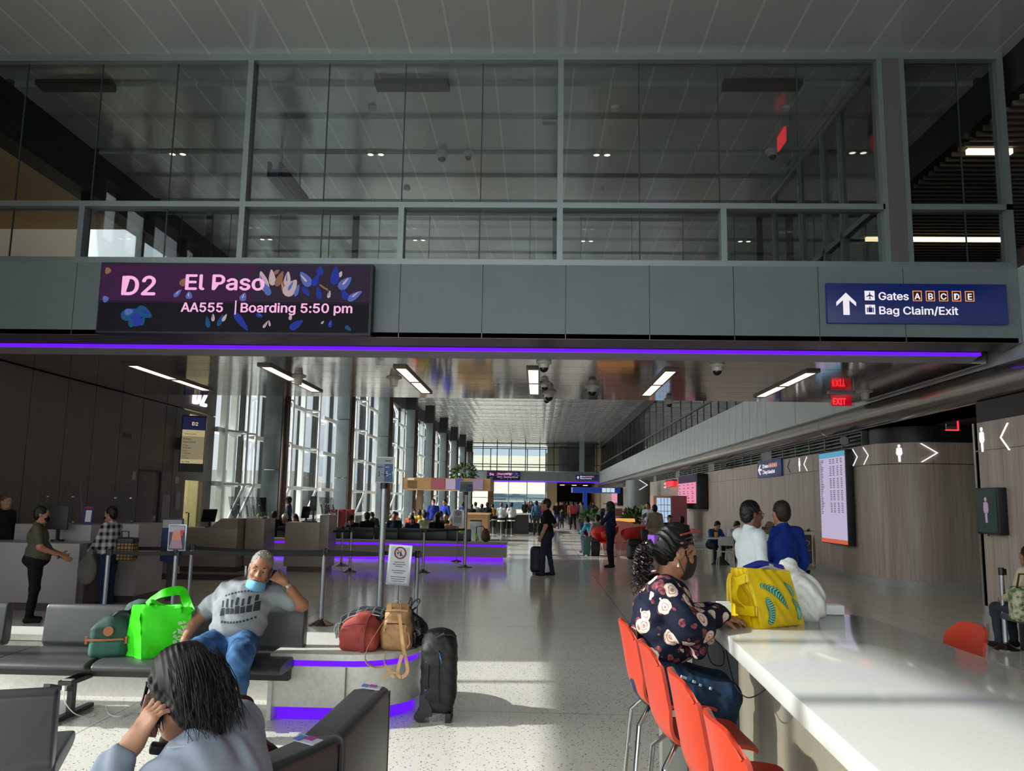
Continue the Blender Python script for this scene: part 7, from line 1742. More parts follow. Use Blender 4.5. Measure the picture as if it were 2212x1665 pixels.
t = T('litter_bin', 'grey square litter bin at the end of the violet-lit bench', 'bin', (-2.42, 32.5, 0)); MB().bx(-2.65, 32.3, 0, -2.2, 32.8, .90).obj('body', M('bin_grey', '80868a', .4, .3), t, bev=.02); MB().bx(-2.64, 32.31, .90, -2.21, 32.79, .95).obj('lid', BLACK, t)
t = T('far_bar_counter', 'long white bar counter where travellers sit below the far bridge sign', 'counter', (-1.2, 43, 0))
MB().bx(-3.4, 43.6, 1.0, -.4, 44.4, 1.08).obj('top', WHITE, t); MB().bx(-3.3, 43.9, 0, -.5, 44.3, 1.0).obj('base', M('bar_base', '3c3835', .5), t)
def leaves(name, c, rad, n, L, mat, t, seed, down=.3):
    b = MB(); r = random.Random(seed)
    for k in range(n):
        d = V(r.gauss(0, 1), r.gauss(0, 1), r.gauss(0, 1)).normalized(); p = V(c) + V(d.x * rad[0], d.y * rad[1], d.z * rad[2]) * r.uniform(.45, 1.); e = (d + V(r.uniform(-.6, .6), r.uniform(-.6, .6), r.uniform(-.7, .3) - down)).normalized(); w = e.cross(V(r.uniform(-1, 1), r.uniform(-1, 1), r.uniform(-1, 1))).normalized() * L * .22
        b.add([p, p + e * L * .5 + w, p + e * L, p + e * L * .5 - w], [(0, 1, 2, 3)])
    return b.obj(name, mat, t)
GRNL = M('leaf_green', '33502a', .5, noise=(4., '4d6f38', .8))
t = T('potted_tree', 'bushy green tree standing behind the wooden kiosk canopy', 'tree', (-4.4, 48.5, 0))
leaves('foliage', (-4.4, 48.8, 3.25), (.75, .75, .62), 520, .26, GRNL, t, 3); b = MB(); b.tube([(-4.4, 48.8, .4), (-4.38, 48.8, 1.8), (-4.45, 48.8, 3.2)], [.06, .05, .03], 8); b.obj('trunk', M('bark', '4a3a2c', .8), t); b = MB(); b.lathe([(.3, 0), (.36, .5), (.3, .5), (0, .48)], (-4.4, 48.8, 0), 16); b.obj('pot', WHITE, t)
# pink planter bar with red bucket chairs
PKB = M('coral_pink', 'd9897e', .5)
t = T('pink_planter', 'curved coral pink planter bar with green bushes behind the red chairs', 'planter', (3.2, 32, 0))
b = MB(); pr = [(2.2, .0), (2.2, 1.02), (3.0, 1.04), (3.4, 1.0), (3.9, .75), (4.25, .35), (4.3, 0)]; b.prism(pr, (0, 30.6, 0), (1, 0, 0), (0, 0, 1), (0, .5, 0)); b.bx(2.2, 31.1, 0, 4.3, 35, .9); b.obj('body', PKB, t)
leaves('foliage', (4.05, 33.2, 1.02), (.6, 1.3, .36), 520, .34, GRNL, t, 5, -.5); leaves('foliage', (2.4, 38.0, 1.0), (.35, .5, .3), 160, .3, GRNL, t, 6, -.5)
MB().bx(2.2, 31.2, 1.0, 3.6, 31.6, 1.12).obj('lit_shelf', E('amber_shelf', (.9, .42, .10), .9), t); MB().bx(2.0, 31.0, 0, 2.2, 36, .95).obj('side', M('planter_grey', 'b5b0ae', .5), t)
REDP = M('red_shell', 'c81f1a', .4)
def bucket(loc, rz, label):
    t = T('bucket_chair', label, 'chair', loc, 'red bucket chairs')
    m = Matrix.Translation(loc) @ Matrix.Rotation(rz, 4, 'Z')
    def fn(o):
        def g(u, v):
            a = -2.35 + 4.7 * u; hgt = .44 + (.42 * (math.cos(a * .5) ** .7 if abs(a) < PI else 0) + .10) * v ** .8
            rr_ = (.10 + .20 * min(1, v * 1.8) + .03 * v) + o
            return m @ V(rr_ * 1.05 * math.sin(a), -rr_ * math.cos(a), hgt)
        return g
    b = MB(); b.grid(fn(0), 22, 8, fn(-.02)); b.v = b.v; o = b.obj('shell', REDP, t, ang=70)
    b = MB(); b.lathe([(0, .42), (.27, .43), (.28, .455), (0, .46)], (0, 0, 0), 20); b.v = [tuple(m @ V(p)) for p in b.v]; b.obj('seat', REDP, t)
    for sx in (-1, 1):
        b = MB(); b.tube([m @ V(sx * .2, .22, .43), m @ V(sx * .24, .27, .02), m @ V(sx * .24, -.26, .02), m @ V(sx * .2, -.2, .43)], .013, 6); b.obj('leg', CHROME, t)
    return t
c0 = bucket((2.05, 27.4, 0), .9, 'red bucket chair left of the man in the cap, farther one')
for x, y, rz, L in ((2.22, 26.6, .6, 'red bucket chair half hidden behind the man in the cap'), (2.95, 26.6, -.3, 'red bucket chair right of the man in the cap'), (3.3, 27.2, -.7, 'red bucket chair behind the black backpack'), (1.85, 28.2, 1.3, 'red bucket chair with the child in sky blue')): dup(c0, (x, y, 0), rz, label=L)
t = T('black_backpack', 'black backpack standing on the floor by the red chairs', 'backpack', (2.9, 25.6, 0)); body('body', [('b', (2.92, 25.6, .32), (.22, .15, .31), .1), ('b', (2.92, 25.48, .25), (.16, .1, .18), .08)], BLKN, t, .015, .06); b = MB(); b.tube([(3.1, 25.55, .55), (3.2, 25.5, .62), (3.18, 25.5, .35)], .015, 6); b.obj('strap', BLACK, t)
t = T('teal_suitcase', 'teal and black suitcases on the floor beside the red chairs', 'suitcase', (1.7, 27.2, 0)); MB().bx(1.45, 27.0, .03, 1.68, 27.25, .50).obj('body', M('teal_shell', '3d6f6a', .5), t, bev=.03)
for x in (1.48, 1.63): b = MB(); b.cyl((x, 27.0, .03), (x, 27.05, .03), .03, 8); b.obj('wheel', BLACK, t)
t = T('black_suitcase', 'small black suitcase next to the teal one', 'suitcase', (1.85, 27.2, 0)); MB().bx(1.72, 27.0, .0, 2.0, 27.25, .46).obj('body', BLKN, t, bev=.03); MB().bx(1.8, 27.08, .46, 1.92, 27.12, .52).obj('handle', BLACK, t)
# dining tables and pale chairs
PALE = M('pale_chair', 'b9bab0', .45)
def dchair(loc, rz, label):
    t = T('dining_chair', label, 'chair', loc, 'pale dining chairs'); m = Matrix.Translation(loc) @ Matrix.Rotation(rz, 4, 'Z')
    b = MB(); b.grid(lambda u, v: m @ V(.21 * (2 * u - 1) * (1 - .18 * v ** 4), -.20 + .06 * (2 * u - 1) ** 2 - .05 * v, .60 + .24 * v - .05 * abs(2 * u - 1) ** 4 * v), 10, 6, tuple(m.to_3x3() @ V(0, -.015, 0))); b.obj('backrest', PALE, t, ang=70)
    b = MB(); b.grid(lambda u, v: m @ V(.22 * (2 * u - 1) * (.9 + .1 * v), -.2 + .42 * v, .45 - .01 * math.sin(PI * u)), 8, 6, (0, 0, -.02)); b.obj('seat', PALE, t, ang=70)
    for sx in (-1, 1):
        b = MB(); b.tube([m @ V(sx * .19, -.19, .82), m @ V(sx * .185, -.18, .45), m @ V(sx * .22, -.26, .0)], .013, 6); b.obj('leg', PALE, t)
        b = MB(); b.tube([m @ V(sx * .19, .18, .44), m @ V(sx * .22, .22, .0)], .013, 6); b.obj('leg', PALE, t)
    return t
d0 = dchair((5.1, 23.0, 0), -.1, 'pale dining chair with its round back towards the camera, nearest table')
for x, y, rz, L in ((4.55, 24.0, -1.4, 'pale dining chair at the left side of the nearest dining table'), (5.75, 23.3, .2, 'pale dining chair right of the nearest one, beside the white shirt man'), (4.3, 26.0, -1.2, 'pale dining chair with a jacket over it at the second table'), (5.5, 25.6, 3.0, 'pale dining chair on the wall side of the nearest table'), (4.5, 28.2, -.4, 'pale dining chair behind the floral blouse woman, farther table')): dup(d0, (x, y, 0), rz, label=L)
def dtable(x, y, label):
    t = T('dining_table', label, 'table', (x, y, 0), 'dining tables')
    MB().bx(x - .4, y - .4, .73, x + .4, y + .4, .76).obj('top', M('pale_table', 'c9c8bf', .35), t, bev=.01); b = MB(); b.cyl((x, y, .1), (x, y, .73), .035, 10); b.obj('column', PALE, t); b = MB(); b.lathe([(.28, 0), (.04, .24), (0, .24)], (x, y, 0), 4); b.obj('foot', M('dark_foot', '2a2828', .6), t)
dtable(5.2, 24.1, 'pale square table nearest the camera in the dining corner'); dtable(5.95, 24.5, 'pale square table against the timber wall'); dtable(4.75, 27.3, 'pale square table behind the jacket-draped chair'); dtable(5.2, 29.4, 'pale square table by the child in the dark vest')
b = MB(); b.lathe([(.045, 0), (.06, .16), (.055, .16), (0, .02)], (5.05, 23.9, .76), 10); tag(b.obj('paper_bag', M('ochre_paper', 'c08a2c', .6)), 'ochre paper food bag on the nearest dining table', 'paper bag')
b = MB(); b.cyl((4.85, 27.2, .76), (4.85, 27.2, .9), .04, 10); b.cyl((4.87, 27.2, .9), (4.9, 27.2, 1.06), .006, 6); tag(b.obj('drink_cup', M('brown_cup', '6b4a2c', .5)), 'brown drink cup with a straw on the second dining table', 'cup')
t = tag(body('jacket', [('e', (4.35, 25.9, .75), (.25, .17, .22)), ('c', (4.3, 25.9, .8), (4.45, 26.0, .5), .14, .18)], cloth('14161a'), None, .02, .06), 'black jacket draped over a pale dining chair', 'jacket')
# vending cabinet, pillar, canopy, cart
t = T('vending_cabinet', 'pink sided vending cabinet with a glowing white front', 'vending machine', (6.3, 40.5, 0))
MB().bx(5.25, 38.2, 0, 6.1, 39.4, 2.05).obj('front_case', M('peach_case', 'cf9a80', .4), t, bev=.02); MB().bx(5.4, 38.15, .3, 6.02, 38.2, 1.95).obj('glass_front', E('cool_shelf', (.36, .50, .68), 1.1), t); MB().bx(6.1, 38.1, 0, 6.75, 40.6, 2.06).obj('side', M('dusty_rose', '8f4f57', .5), t)
for k in range(5): MB().bx(5.42, 38.1, .5 + .28 * k, 6.0, 38.15, .53 + .28 * k).obj('shelf', WHITE, t)
for k in range(3): MB().bx(5.57 + .15 * k, 38.09, .3, 5.59 + .15 * k, 38.15, 1.95).obj('divider', M('shelf_blue', '9fb4c8', .4), t)
b = MB(); b.cyl((6.2, 52, 0), (6.2, 52, 3.1), .75, 24); o = tag(b.obj('round_pillar', M('pillar_grey', '6f7478', .35, .3)), 'round grey pillar past the vending cabinet carrying a lit chevron', 'pillar')
b = MB(); chev(b, (6.15, 51.2, 2.5), (1, 0, 0), (0, 0, 1), .62, .5, .06, (0, -1, 0)); tag(b.obj('lit_chevron', WHITELAMP), 'lit chevron on the round grey pillar', 'sign')
t = T('shop_canopy', 'royal blue shop canopy on a blue post far down the hall', 'canopy', (4.8, 70, 2.4))
MB().bx(2.85, 69.5, 2.5, 6.8, 72.5, 2.95).obj('fascia', M('royal_blue', '0d2f8f', .4, emit=(.004, .02, .12), es=.8), t); MB().bx(3.75, 70, 0, 4.1, 70.4, 2.5).obj('post', MT['royal_blue'], t)
for k in range(3): MB().bx(5.3 + .36 * k, 69.46, 2.55, 5.62 + .36 * k, 69.5, 2.9).obj('panel', E('pale_panel_lit', (.6, .7, .7), .9), t)
CHR2 = M('cart_metal', '8d8579', .3, .7)
t = T('luggage_cart', 'stacked luggage carts with an oval badge parked along the timber wall', 'luggage cart', (6.4, 21.2, 0))
for k in range(3):
    x0, y0 = 6.15 + .12 * k, 20.7 + .28 * k
    b = MB(); b.tube([(x0, y0, .25), (x0, y0, 1.08), (x0 + .55, y0, 1.08), (x0 + .55, y0, .25)], .018, 8); b.tube([(x0, y0, .62), (x0 + .55, y0, .62)], .012, 6); b.obj('frame', CHR2, t)
    b = MB(); b.bx(x0 + .03, y0 + .01, .30, x0 + .52, y0 + .02, .98); b.obj('back_panel', M('cart_panel', '3b352b', .6), t)
    b = MB(); b.bx(x0, y0 - .05, .16, x0 + .55, y0 + .55, .22); b.obj('deck', CHR2, t)
    for sx in (0.03, .52): b = MB(); b.cyl((x0 + sx - .02, y0 + .45, .08), (x0 + sx + .02, y0 + .45, .08), .08, 12); b.obj('wheel', BLACK, t)
b = MB(); b.tube([(6.43 + .2 * math.cos(a), 20.68, .80 + .08 * math.sin(a)) for a in [2 * PI * k / 24 for k in range(24)]], .012, 6, closed=True); b.obj('badge_ring', CHR2, t); b = MB(); b.lathe([(0, 0), (.18, 0), (.18, .01), (0, .01)], (6.43, 20.69, .80), 24, (0, -1, 0)); b.v = [(p[0], p[1], .80 + (p[2] - .80) * .4) for p in b.v]; b.obj('badge', M('badge_red', '4a1f1c', .5), t)
for k in range(3): b = MB(); b.cyl((6.22 + .18 * k, 20.66, 1.1), (6.26 + .18 * k, 20.62, 1.13), .03, 10); b.obj('grip', BLACK, t)
# right edge: silver queue post
t = post(5.73, 10.6, .98, 'silver queue post at the right edge beside the knit cardigan woman', .15)
# far lounge clutter near the shop: tall menu stands and a black bench
for k, (x, y, L) in enumerate(((2.95, 45.5, 'black menu stand left of the shop counter'), (3.6, 44.5, 'small menu stand with a green card on the shop counter'))):
    tag(MB().box((x, y, .75 if k == 0 else .7), (.5, .1, 1.5 if k == 0 else 1.4)).obj('menu_stand', BLACK), L, 'menu stand')
for k, x in enumerate((3.4, 3.9, 4.3, 4.7)): tag(MB().box((x, 40.5, 1.25), (.34, .1, .36)).obj('product_box', M('product_%d' % k, ('9a8e8c', '7d4f4a', '8f5a58', 'a5918c')[k], .5)), ('grey product box on the pink bar', 'brown product box on the pink bar', 'rose product box on the pink bar', 'tan product box on the pink bar')[k], 'box', 'boxes on the pink bar')
tag(MB().bx(3.2, 40.2, 0, 5.0, 40.9, 1.07).obj('shop_counter', M('shop_counter_pink', 'b07f78', .5)), 'pink shop counter carrying product boxes behind the planter', 'counter')
tag(MB().bx(-.6, 47, 0, .6, 47.8, .5).obj('far_bench', BLACK), 'black leather bench seat far off, left of the plaid shirt man', 'bench')
# ------------------------------------------------------------------ everybody farther off
SIT = [
    (-8.34, 25.2, 180, 'phone', '1f2226', 'black', 'tan', dict(), 'seated person in black raising a hand, left of the steel column behind the podiums'),
    (-8.15, 25.0, 150, 'lean', '23262b', '', 'light', dict(cap='b9a968'), 'seated person in a yellow knit beanie behind the podiums'),
    (-7.91, 24.75, 20, 'sit', '141517', 'black', 'brown', dict(cap='101012'), 'seated person in a black cap seen from behind between the podiums'),
    (-7.62, 25.6, 160, 'lean', '23324a', 'white', 'light', dict(), 'white-haired person in navy leaning forward behind the podium'),
    (-7.33, 25.4, 175, 'lean', '2f4058', 'brown', 'light', dict(mask='b9c6d0',longhair=True), 'brown-haired person in a pale mask beside the white-haired one'),
    (-5.57, 25.3, 170, 'lean', '1a1c20', 'brown', 'light', dict(cap='16181d'), 'person in a dark cap bent over a tablet on the violet-lit bench'),
    (-5.13, 24.9, 30, 'sit', '16181b', 'black', 'brown', dict(cap='101113'), 'person in black with white headphones on the violet-lit bench'),
    (-5.96, 31.0, 60, 'lean', '1c2026', 'black', 'light', dict(), 'person in black leaning over a table left of the tall queue sign'),
    (-5.53, 32.0, 200, 'lean', 'aab5ad', 'brown', 'light', dict(), 'person in a pale shirt leaning right of the tall queue sign'),
    (-5.57, 34.0, 110, 'lean', '6a7683', 'grey', 'light', dict(cap='8a8d90'), 'person in slate grey and a grey cap at a far table'),
    (-4.54, 26.2, 185, 'sit', '1c2436', 'black', 'tan', dict(), 'bearded person in a navy hoodie facing the camera beside a laptop'),
    (-4.86, 32.0, 10, 'lean', 'd2502a', 'grey', 'light', dict(), 'person in a bright orange shirt seen from behind'),
    (-5.3, 35.5, 200, 'sit', 'c9c9c4', 'brown', 'light', dict(), 'person in white behind the orange shirt'),
    (-4.72, 33.0, 20, 'sit', 'cfc437', 'brown', 'light', dict(), 'person in a yellow shirt beside the orange shirt'),
    (-4.69, 34.0, 10, 'sit', '6c766e', 'sandy', 'light', dict(), 'person in grey green right of the yellow shirt'),
    (-3.9, 26.0, 180, 'lean', '1d2b52', 'black', 'tan', dict(longhair=True), 'dark-haired woman in navy facing the camera on the violet-lit bench'),
    (-3.83, 28.0, 30, 'sit', '9c9f7c', 'brown', 'light', dict(), 'person in a sage green T-shirt seen from behind'),
    (-3.05, 25.0, 0, 'phone', '131315', 'black', 'tan', dict(longhair=True), 'woman in black arranging her hair on the violet-lit bench'),
    (-3.28, 27.2, 175, 'sit', '5a5646', 'black', 'dark', dict(), 'person in an olive top facing the camera behind the woman in black'),
    (-3.58, 30.5, 5, 'sit', '77755c', 'black', 'tan', dict(), 'person in faded olive seen from behind, farther back'),
    (-3.05, 27.5, 170, 'sit', '4b4a48', 'black', 'light', dict(), 'dark-haired person left of the low notice board'),
    (-2.73, 25.6, 200, 'lean', 'c29a86', 'grey', 'tan', dict(cap='5d5f5e'), 'person in a grey cap bowed beside the low notice board'),
    (4.62, 29.5, 190, 'sit', '17191d', 'black', 'tan', dict(), 'child in a dark vest at the dining tables'),
    (4.62, 27.0, 0, 'sit', '3f5063', 'black', 'light', dict(), 'person in slate blue seen from behind at the dining tables'),
    (5.18, 25.2, 200, 'lean', '27446e', 'black', 'light', dict(), 'young man in blue and grey bent over the dining table'),
    (5.78, 25.6, 215, 'lean', 'c9c4c2', 'black', 'light', dict(), 'young person in white looking at a tablet at the dining table'),
    (1.88, 28.2, 40, 'lean', '49a3c9', 'black', 'tan', dict(), 'child in sky blue sitting at the pink planter'),
    (1.96, 27.6, 20, 'sit', '8f9093', 'brown', 'light', dict(), 'person in grey sitting in a red bucket chair'),
]
BAR = [
    (-3.7, 41, '27406a', 'black', 'person on a bar stool at the far counter, in blue'),
    (-3.23, 40, '17181b', 'brown', 'person on a bar stool at the far counter, in black beside the menu stand'),
    (-3.25, 43, 'c4c4bf', 'black', 'person on a bar stool at the far counter, in white sleeveless top'),
    (-2.92, 42, '141518', 'black', 'person in black beside the white sleeveless top at the far bar'),
    (-2.51, 41, '16181c', 'black', 'person on a bar stool at the far counter, in black, broadest back in the row'),
    (-2.32, 43, 'b5832a', 'black', 'person on a bar stool at the far counter, in mustard yellow'),
    (-1.82, 41, '9fa7ab', 'sandy', 'person on a bar stool at the far counter, in pale grey'),
    (-1.61, 42, '571a20', 'brown', 'person on a bar stool at the far counter, in maroon'),
    (-1.35, 42, 'c6c8c9', 'black', 'person on a bar stool at the far counter, in white at the right end'),
]
STAND = [
    (-8.16, 27.0, 100, 'stand', '20283a', '262a33', 'black', 'brown', dict(cap='15171b'), 'standing person in navy and a dark cap by the window columns'),
    (-4.3, 34.0, 180, 'stand', '1a2e86', '15171d', 'black', 'tan', dict(mask='c9d3dc'), 'standing officer in royal blue with a pale mask'),
    (-4.16, 37, 150, 'stand', '1f3a9a', '1c1f28', 'black', 'light', dict(), 'person in bright blue at the end of the far tables'),
    (-0.09, 41.9, 0, 'walk', '35506f', '33332f', 'black', 'dark', dict(), 'man in a blue plaid shirt walking away down the hall'),
    (0.29, 58, 180, 'walk', 'c22328', 'b9b4aa', 'grey', 'light', dict(), 'person in a red top walking towards the camera'),
    (1.16, 52, 180, 'walk', '15161a', '2c3d5c', 'black', 'light', dict(), 'person in a black T-shirt walking towards the camera'),
    (1.56, 55, 180, 'stand', '20242c', '1b1d22', 'black', 'light', dict(s=.72), 'child with a dark backpack strap beside the black T-shirt'),
    (2.12, 51, 10, 'walk', 'c0474f', '14141a', 'black', 'tan', dict(fat=1.2), 'woman in a coral shirt walking away with a black shoulder bag'),
    (2.35, 45, 100, 'stand', '53575e', '22304a', 'brown', 'light', dict(), 'person in a dark grey T-shirt beside the shop counter'),
    (4.19, 32, 150, 'stand', 'aebbd0', '2b2f3a', 'brown', 'light', dict(), 'person in a pale blue shirt bent towards the vending cabinet'),
]
FAR = [(4.03, 85.5, 160, '8a6a4a', 'brown', 'light'), (5.38, 82.0, 180, '2a3550', 'black', 'tan'), (2.61, 84.6, 0, '111318', 'black', 'tan'), (5.08, 87.9, 180, '111318', 'black', 'dark'), (1.69, 63.5, 180, '111318', 'black', 'tan'), (3.52, 86.8, 180, '304a7a', 'brown', 'dark'), (2.42, 62.2, 0, '8a6a4a', 'grey', 'tan'), (7.87, 103.8, 0, '5a2a3a', 'grey', 'tan'), (5.28, 83.5, 0, '2a3550', 'black', 'tan'), (2.15, 74.2, 0, '1a1c20', 'black', 'light'), (3.45, 100.2, 160, '3a3f2f', 'black', 'tan'), (2.4, 88.4, 20, '222222', 'black', 'tan'), (4.18, 102.5, 0, '7a2226', 'brown', 'dark'), (1.85, 64.5, 160, '7a2226', 'brown', 'tan'), (5.18, 103.4, 180, '3a3f2f', 'black', 'light'), (4.57, 103.6, 0, '55606a', 'grey', 'light'), (2.71, 78.6, 0, '1a1c20', 'brown', 'light'), (2.91, 62.4, 20, '55606a', 'black', 'light'), (1.93, 70.8, 180, '1a1c20', 'grey', 'tan'), (-0.56, 67.3, 160, '111318', 'brown', 'tan'), (-1.11, 68.5, 180, '111318', 'brown', 'dark'), (-1.5, 93.1, 180, '9a9a96', 'black', 'tan'), (-0.69, 79.7, 0, '2a3550', 'black', 'dark'), (-0.16, 72.0, 160, '55606a', 'black', 'dark'), (-0.9, 83.8, 0, '7a2226', 'brown', 'tan'), (-0.93, 97.8, 0, '55606a', 'brown', 'light')]
for x, y, a, pose, top, hr_, sk_, kw, L in SIT:
    figure(L, (x, y, 0 if y < 25.9 and x < 0 else 0), math.radians(a), pose, s=kw.pop('s', 1.), top=top, hair=hr_ or None, skin=sk_, h=.02, group='travellers seated across the gate area', low=R.choice(('1d2330', '23252b', '3a4250', '2b2a28')), **kw)
for k, (x, y, top, hr_, L) in enumerate(BAR):
    figure(L, (x, y, .32), math.radians(10 * (k % 3) - 8), 'lean' if k % 2 else 'sit', top=top, hair=hr_, skin=('light', 'tan', 'brown')[k % 3], h=.026, group='travellers at the far bar')
    q = T('far_stool', 'stool at the far bar under the ' + L.replace('person on a bar stool at the far counter, in', 'person in').replace(' at the far bar', ''), 'stool', (x, y, 0), 'stools at the far bar'); bb = MB(); bb.cyl((x, y, .70), (x, y, .76), .19, 14); bb.obj('seat', WHITE, q); bb = MB(); bb.cyl((x, y, 0), (x, y, .70), .03, 8); bb.obj('column', CHROME, q); bb = MB(); bb.cyl((x, y, 0), (x, y, .03), .2, 14); bb.obj('base', CHROME, q); bb = MB(); bb.tube([(x, y, .3), (x, y + .4, .3)], .015, 6); bb.obj('footrest', CHROME, q)
for x, y, a, pose, top, low, hr_, sk_, kw, L in STAND:
    figure(L, (x, y, 0), math.radians(a), pose, top=top, low=low, hair=hr_, skin=sk_, h=.02 if y < 40 else .026, sleeve=.3 if top in ('c0474f', '15161a', '53575e') else 1., **kw)
for k, (x, y, a, top, hr_, sk_) in enumerate(FAR):
    figure('tiny far figure in the crowd at the end of the hall', (x, y, 0), math.radians(a), 'walk', top=top, hair=hr_, skin=sk_, h=.045, group='crowd at the far end of the hall')
# middle distance, one by one
t = figure('stout man in a black polo shirt standing mid-hall with hand on hip', (.20, 19.5, 0), 1.35, 'stand', s=1.02, top='141416', low='262d3c', skin='light', hair='brown', h=.0115, sleeve=.3, fat=1.42, glasses='1a1414', group='people standing in the hall', er=(.30, -.16, 1.14), wr=(.23, .14, .96), look=(-.1, 1, .12), ar=(.10, -.12, .09), al=(-.10, .06, .09), kl=(-.1, .06, .49), kr=(.1, -.04, .49))
t = T('wheeled_backpack', 'navy wheeled backpack standing behind the man in the black polo', 'luggage', (-.02, 19.9, 0)); body('body', [('b', (-.03, 19.9, .34), (.15, .14, .31), .1)], M('navy_nylon', '12182a', .6), t, .014, .04); b = MB(); b.bx(-.12, 19.75, 0, .08, 19.8, .06); b.obj('foot', BLACK, t)
t = figure('person in dark navy with cap and pale mask near the red chairs', (1.93, 22.3, 0), 1.25, 'stand', s=1.0, top='1c2446', low='181b29', skin='dark', hair='black', h=.0125, fat=1.12, longhair=True, cap='4a3a3c', mask='9a9aa4', group='people standing in the hall', el=(-.2, .18, 1.16), wl=(-.08, .22, 1.42), er=(.22, -.05, 1.12), wr=(.22, .10, .88))
t = figure('person in a long beige coat with a dark shoulder bag, seen from behind', (3.42, 24.6, 0), .1, 'stand', s=.96, top='8f8069', low='2a2724', skin='light', hair='brown', h=.015, coat=.6, fat=1.1, group='people standing in the hall')
t = T('shoulder_bag', 'dark shoulder bag hanging beside the beige coat', 'bag', (3.1, 24.5, .6)); body('body', [('b', (3.10, 24.45, .78), (.10, .09, .16), .05)], BLKN, t, .015, .03); b = MB(); b.band([(3.1, 24.45, .9), (3.2, 24.5, 1.2), (3.28, 24.6, 1.4)], .035, .01, (0, 1, 0)); b.obj('strap', BLACK, t)
t = figure('man with glasses in a white shirt with rolled sleeves beyond the yellow tote', (2.07, 8.25, 0), -1.25, 'stand', s=1.005, top='c4cdd1', low='2a2d33', skin='brown', hair='black', h=.0085, sleeve=1., fat=1.15, glasses='2a1a18', group='people standing in the hall', el=(-.2, .16, 1.14), wl=(-.04, .20, 1.42), er=(.24, -.02, 1.10), wr=(.17, .16, 1.0), look=(.05, 1, -.05))
b = MB(); b.tube([(2.18, 8.22, 1.48), (2.24, 8.2, 1.475), (2.29, 8.18, 1.52)], .012, 8); b.obj('chin_mask', BLACK, t)
t = figure('man in a royal blue shirt seen from behind, right of the white shirt', (2.62, 9.05, 0), .25, 'stand', s=1.01, top='0f2a78', low='16181d', skin='tan', hair='brown', h=.0095, fat=1.05, group='people standing in the hall')
t = figure('woman in an olive shirt and black mask standing at the white podium', (-6.75, 11.1, 0), -1.1, 'stand', s=.885, top='4a473a', low='121214', skin='tan', hair='black', h=.0095, sleeve=.3, fat=1.5, mask='0c0c0e', group='people standing at the podiums', er=(.24, .06, 1.12), wr=(.20, .36, .98), el=(-.22, .05, 1.12), wl=(-.12, .32, 1.0), look=(.05, 1, -.1))
b = MB(); b.box((-6.40, 11.02, .86), (.02, .07, .04), .4); b.obj('held_phone', BLACK, t)
m = NT('plaid_flannel', .85, .2)
x_, y_, z_ = m.xyz(); fx = m.rng(m.math('SINE', m.math('MULTIPLY', m.math('ADD', x_, m.math('MULTIPLY', y_, .7)), 62.)), -.6, .6); fz = m.rng(m.math('SINE', m.math('MULTIPLY', z_, 62.)), -.6, .6)
m.color(m.mix(m.math('MULTIPLY', m.math('ADD', fx, fz), .5), 'b5b5b8', '16181d'))
CL['plaidf'] = m.m
t = figure('woman in a black and white plaid shirt and black mask at the podium', (-6.22, 12.0, 0), 1.45, 'stand', s=.885, top='plaidf', low='1c2740', skin='tan', hair='black', h=.0095, fat=1.2, mask='0c0c0e', longhair=False, group='people standing at the podiums', er=(.22, .10, 1.12), wr=(.10, .28, 1.0), el=(-.22, .10, 1.12), wl=(-.10, .28, 1.0))
m = NT('tan_tartan', .7, .2)
x_, y_, z_ = m.xyz(); fx = m.math('GREATER_THAN', m.math('SINE', m.math('MULTIPLY', m.math('ADD', x_, y_), 120.)), .75); fz = m.math('GREATER_THAN', m.math('SINE', m.math('MULTIPLY', z_, 120.)), .75)
m.color(m.mix(m.math('MAXIMUM', fx, fz), '8a6b42', '1d1712')); TART = m.m
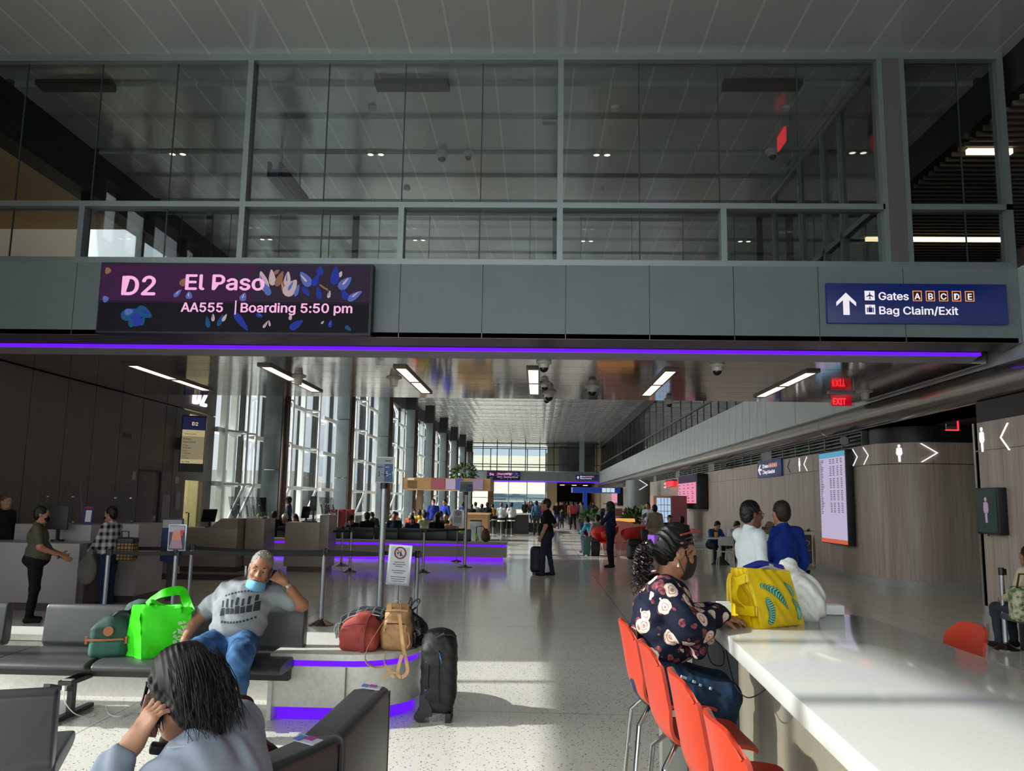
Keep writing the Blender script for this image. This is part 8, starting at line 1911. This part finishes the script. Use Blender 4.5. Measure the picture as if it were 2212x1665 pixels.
t = T('tartan_handbag', 'tan tartan handbag with black trim on the plaid shirt woman\'s shoulder', 'bag', (-5.98, 12.0, .75)); body('body', [('b', (-5.95, 11.98, .90), (.13, .10, .14), .04)], TART, t, .010, .03); body('top_trim', [('b', (-5.95, 11.98, 1.04), (.13, .10, .05), .03)], BLACK, t, .010, .03); b = MB(); b.tube([(-6.0, 11.9, 1.07), (-6.0, 11.88, 1.18), (-5.9, 11.88, 1.18), (-5.9, 11.9, 1.07)], .010, 8); b.obj('handle', BLACK, t)
t = T('canvas_bag', 'grey canvas bag hanging from the plaid shirt woman\'s hand', 'bag', (-6.45, 11.9, .45)); body('body', [('e', (-6.44, 11.85, .62), (.14, .09, .20)), ('c', (-6.44, 11.85, .75), (-6.40, 11.86, .95), .08, .02)], cloth('6a6560'), t, .010, .04)
t = figure('gate agent in a dark patterned top at the left edge, behind the white podium', (-9.02, 13.8, 0), -1.9, 'stand', s=.97, top='1a1b20', low='16171a', skin='light', hair='sandy', h=.012, group='people standing at the podiums')
t = figure('woman in a cream knit cardigan at the right edge of the photo', (5.98, 10.4, 0), .4, 'sit', s=.97, top='b8ae94', low='2f3640', skin='tan', hair='black', h=.0095, longhair=True, fat=1.15, group='people standing in the hall')
t = T('print_tote', 'green and white printed tote beside the cream cardigan', 'bag', (5.72, 10.1, .45)); m = NT('tote_print', .7); m.color(m.mix(m.rng(m.noise(14.), .42, .58), m.mix(m.rng(m.noise(22.), .45, .55), '6b7a4a', '3d5a3a'), 'b9b49a'))
body('body', [('b', (5.72, 10.12, .60), (.16, .10, .20), .05)], m.m, t, .012, .03); b = MB(); b.tube([(5.6, 10.05, .78), (5.62, 10.02, .95), (5.78, 10.02, .95), (5.82, 10.05, .78)], .012, 8); b.obj('handle', cloth('3a2c22'), t)
t = T('wall_bench', 'grey seat ledge along the right timber wall under the cardigan woman', 'bench', (6.2, 10.3, 0)); MB().bx(5.7, 9.8, .36, 6.6, 10.9, .45).obj('seat', LEATH, t, bev=.02); MB().bx(5.9, 10.1, 0, 6.3, 10.6, .36).obj('base', BLACK, t)
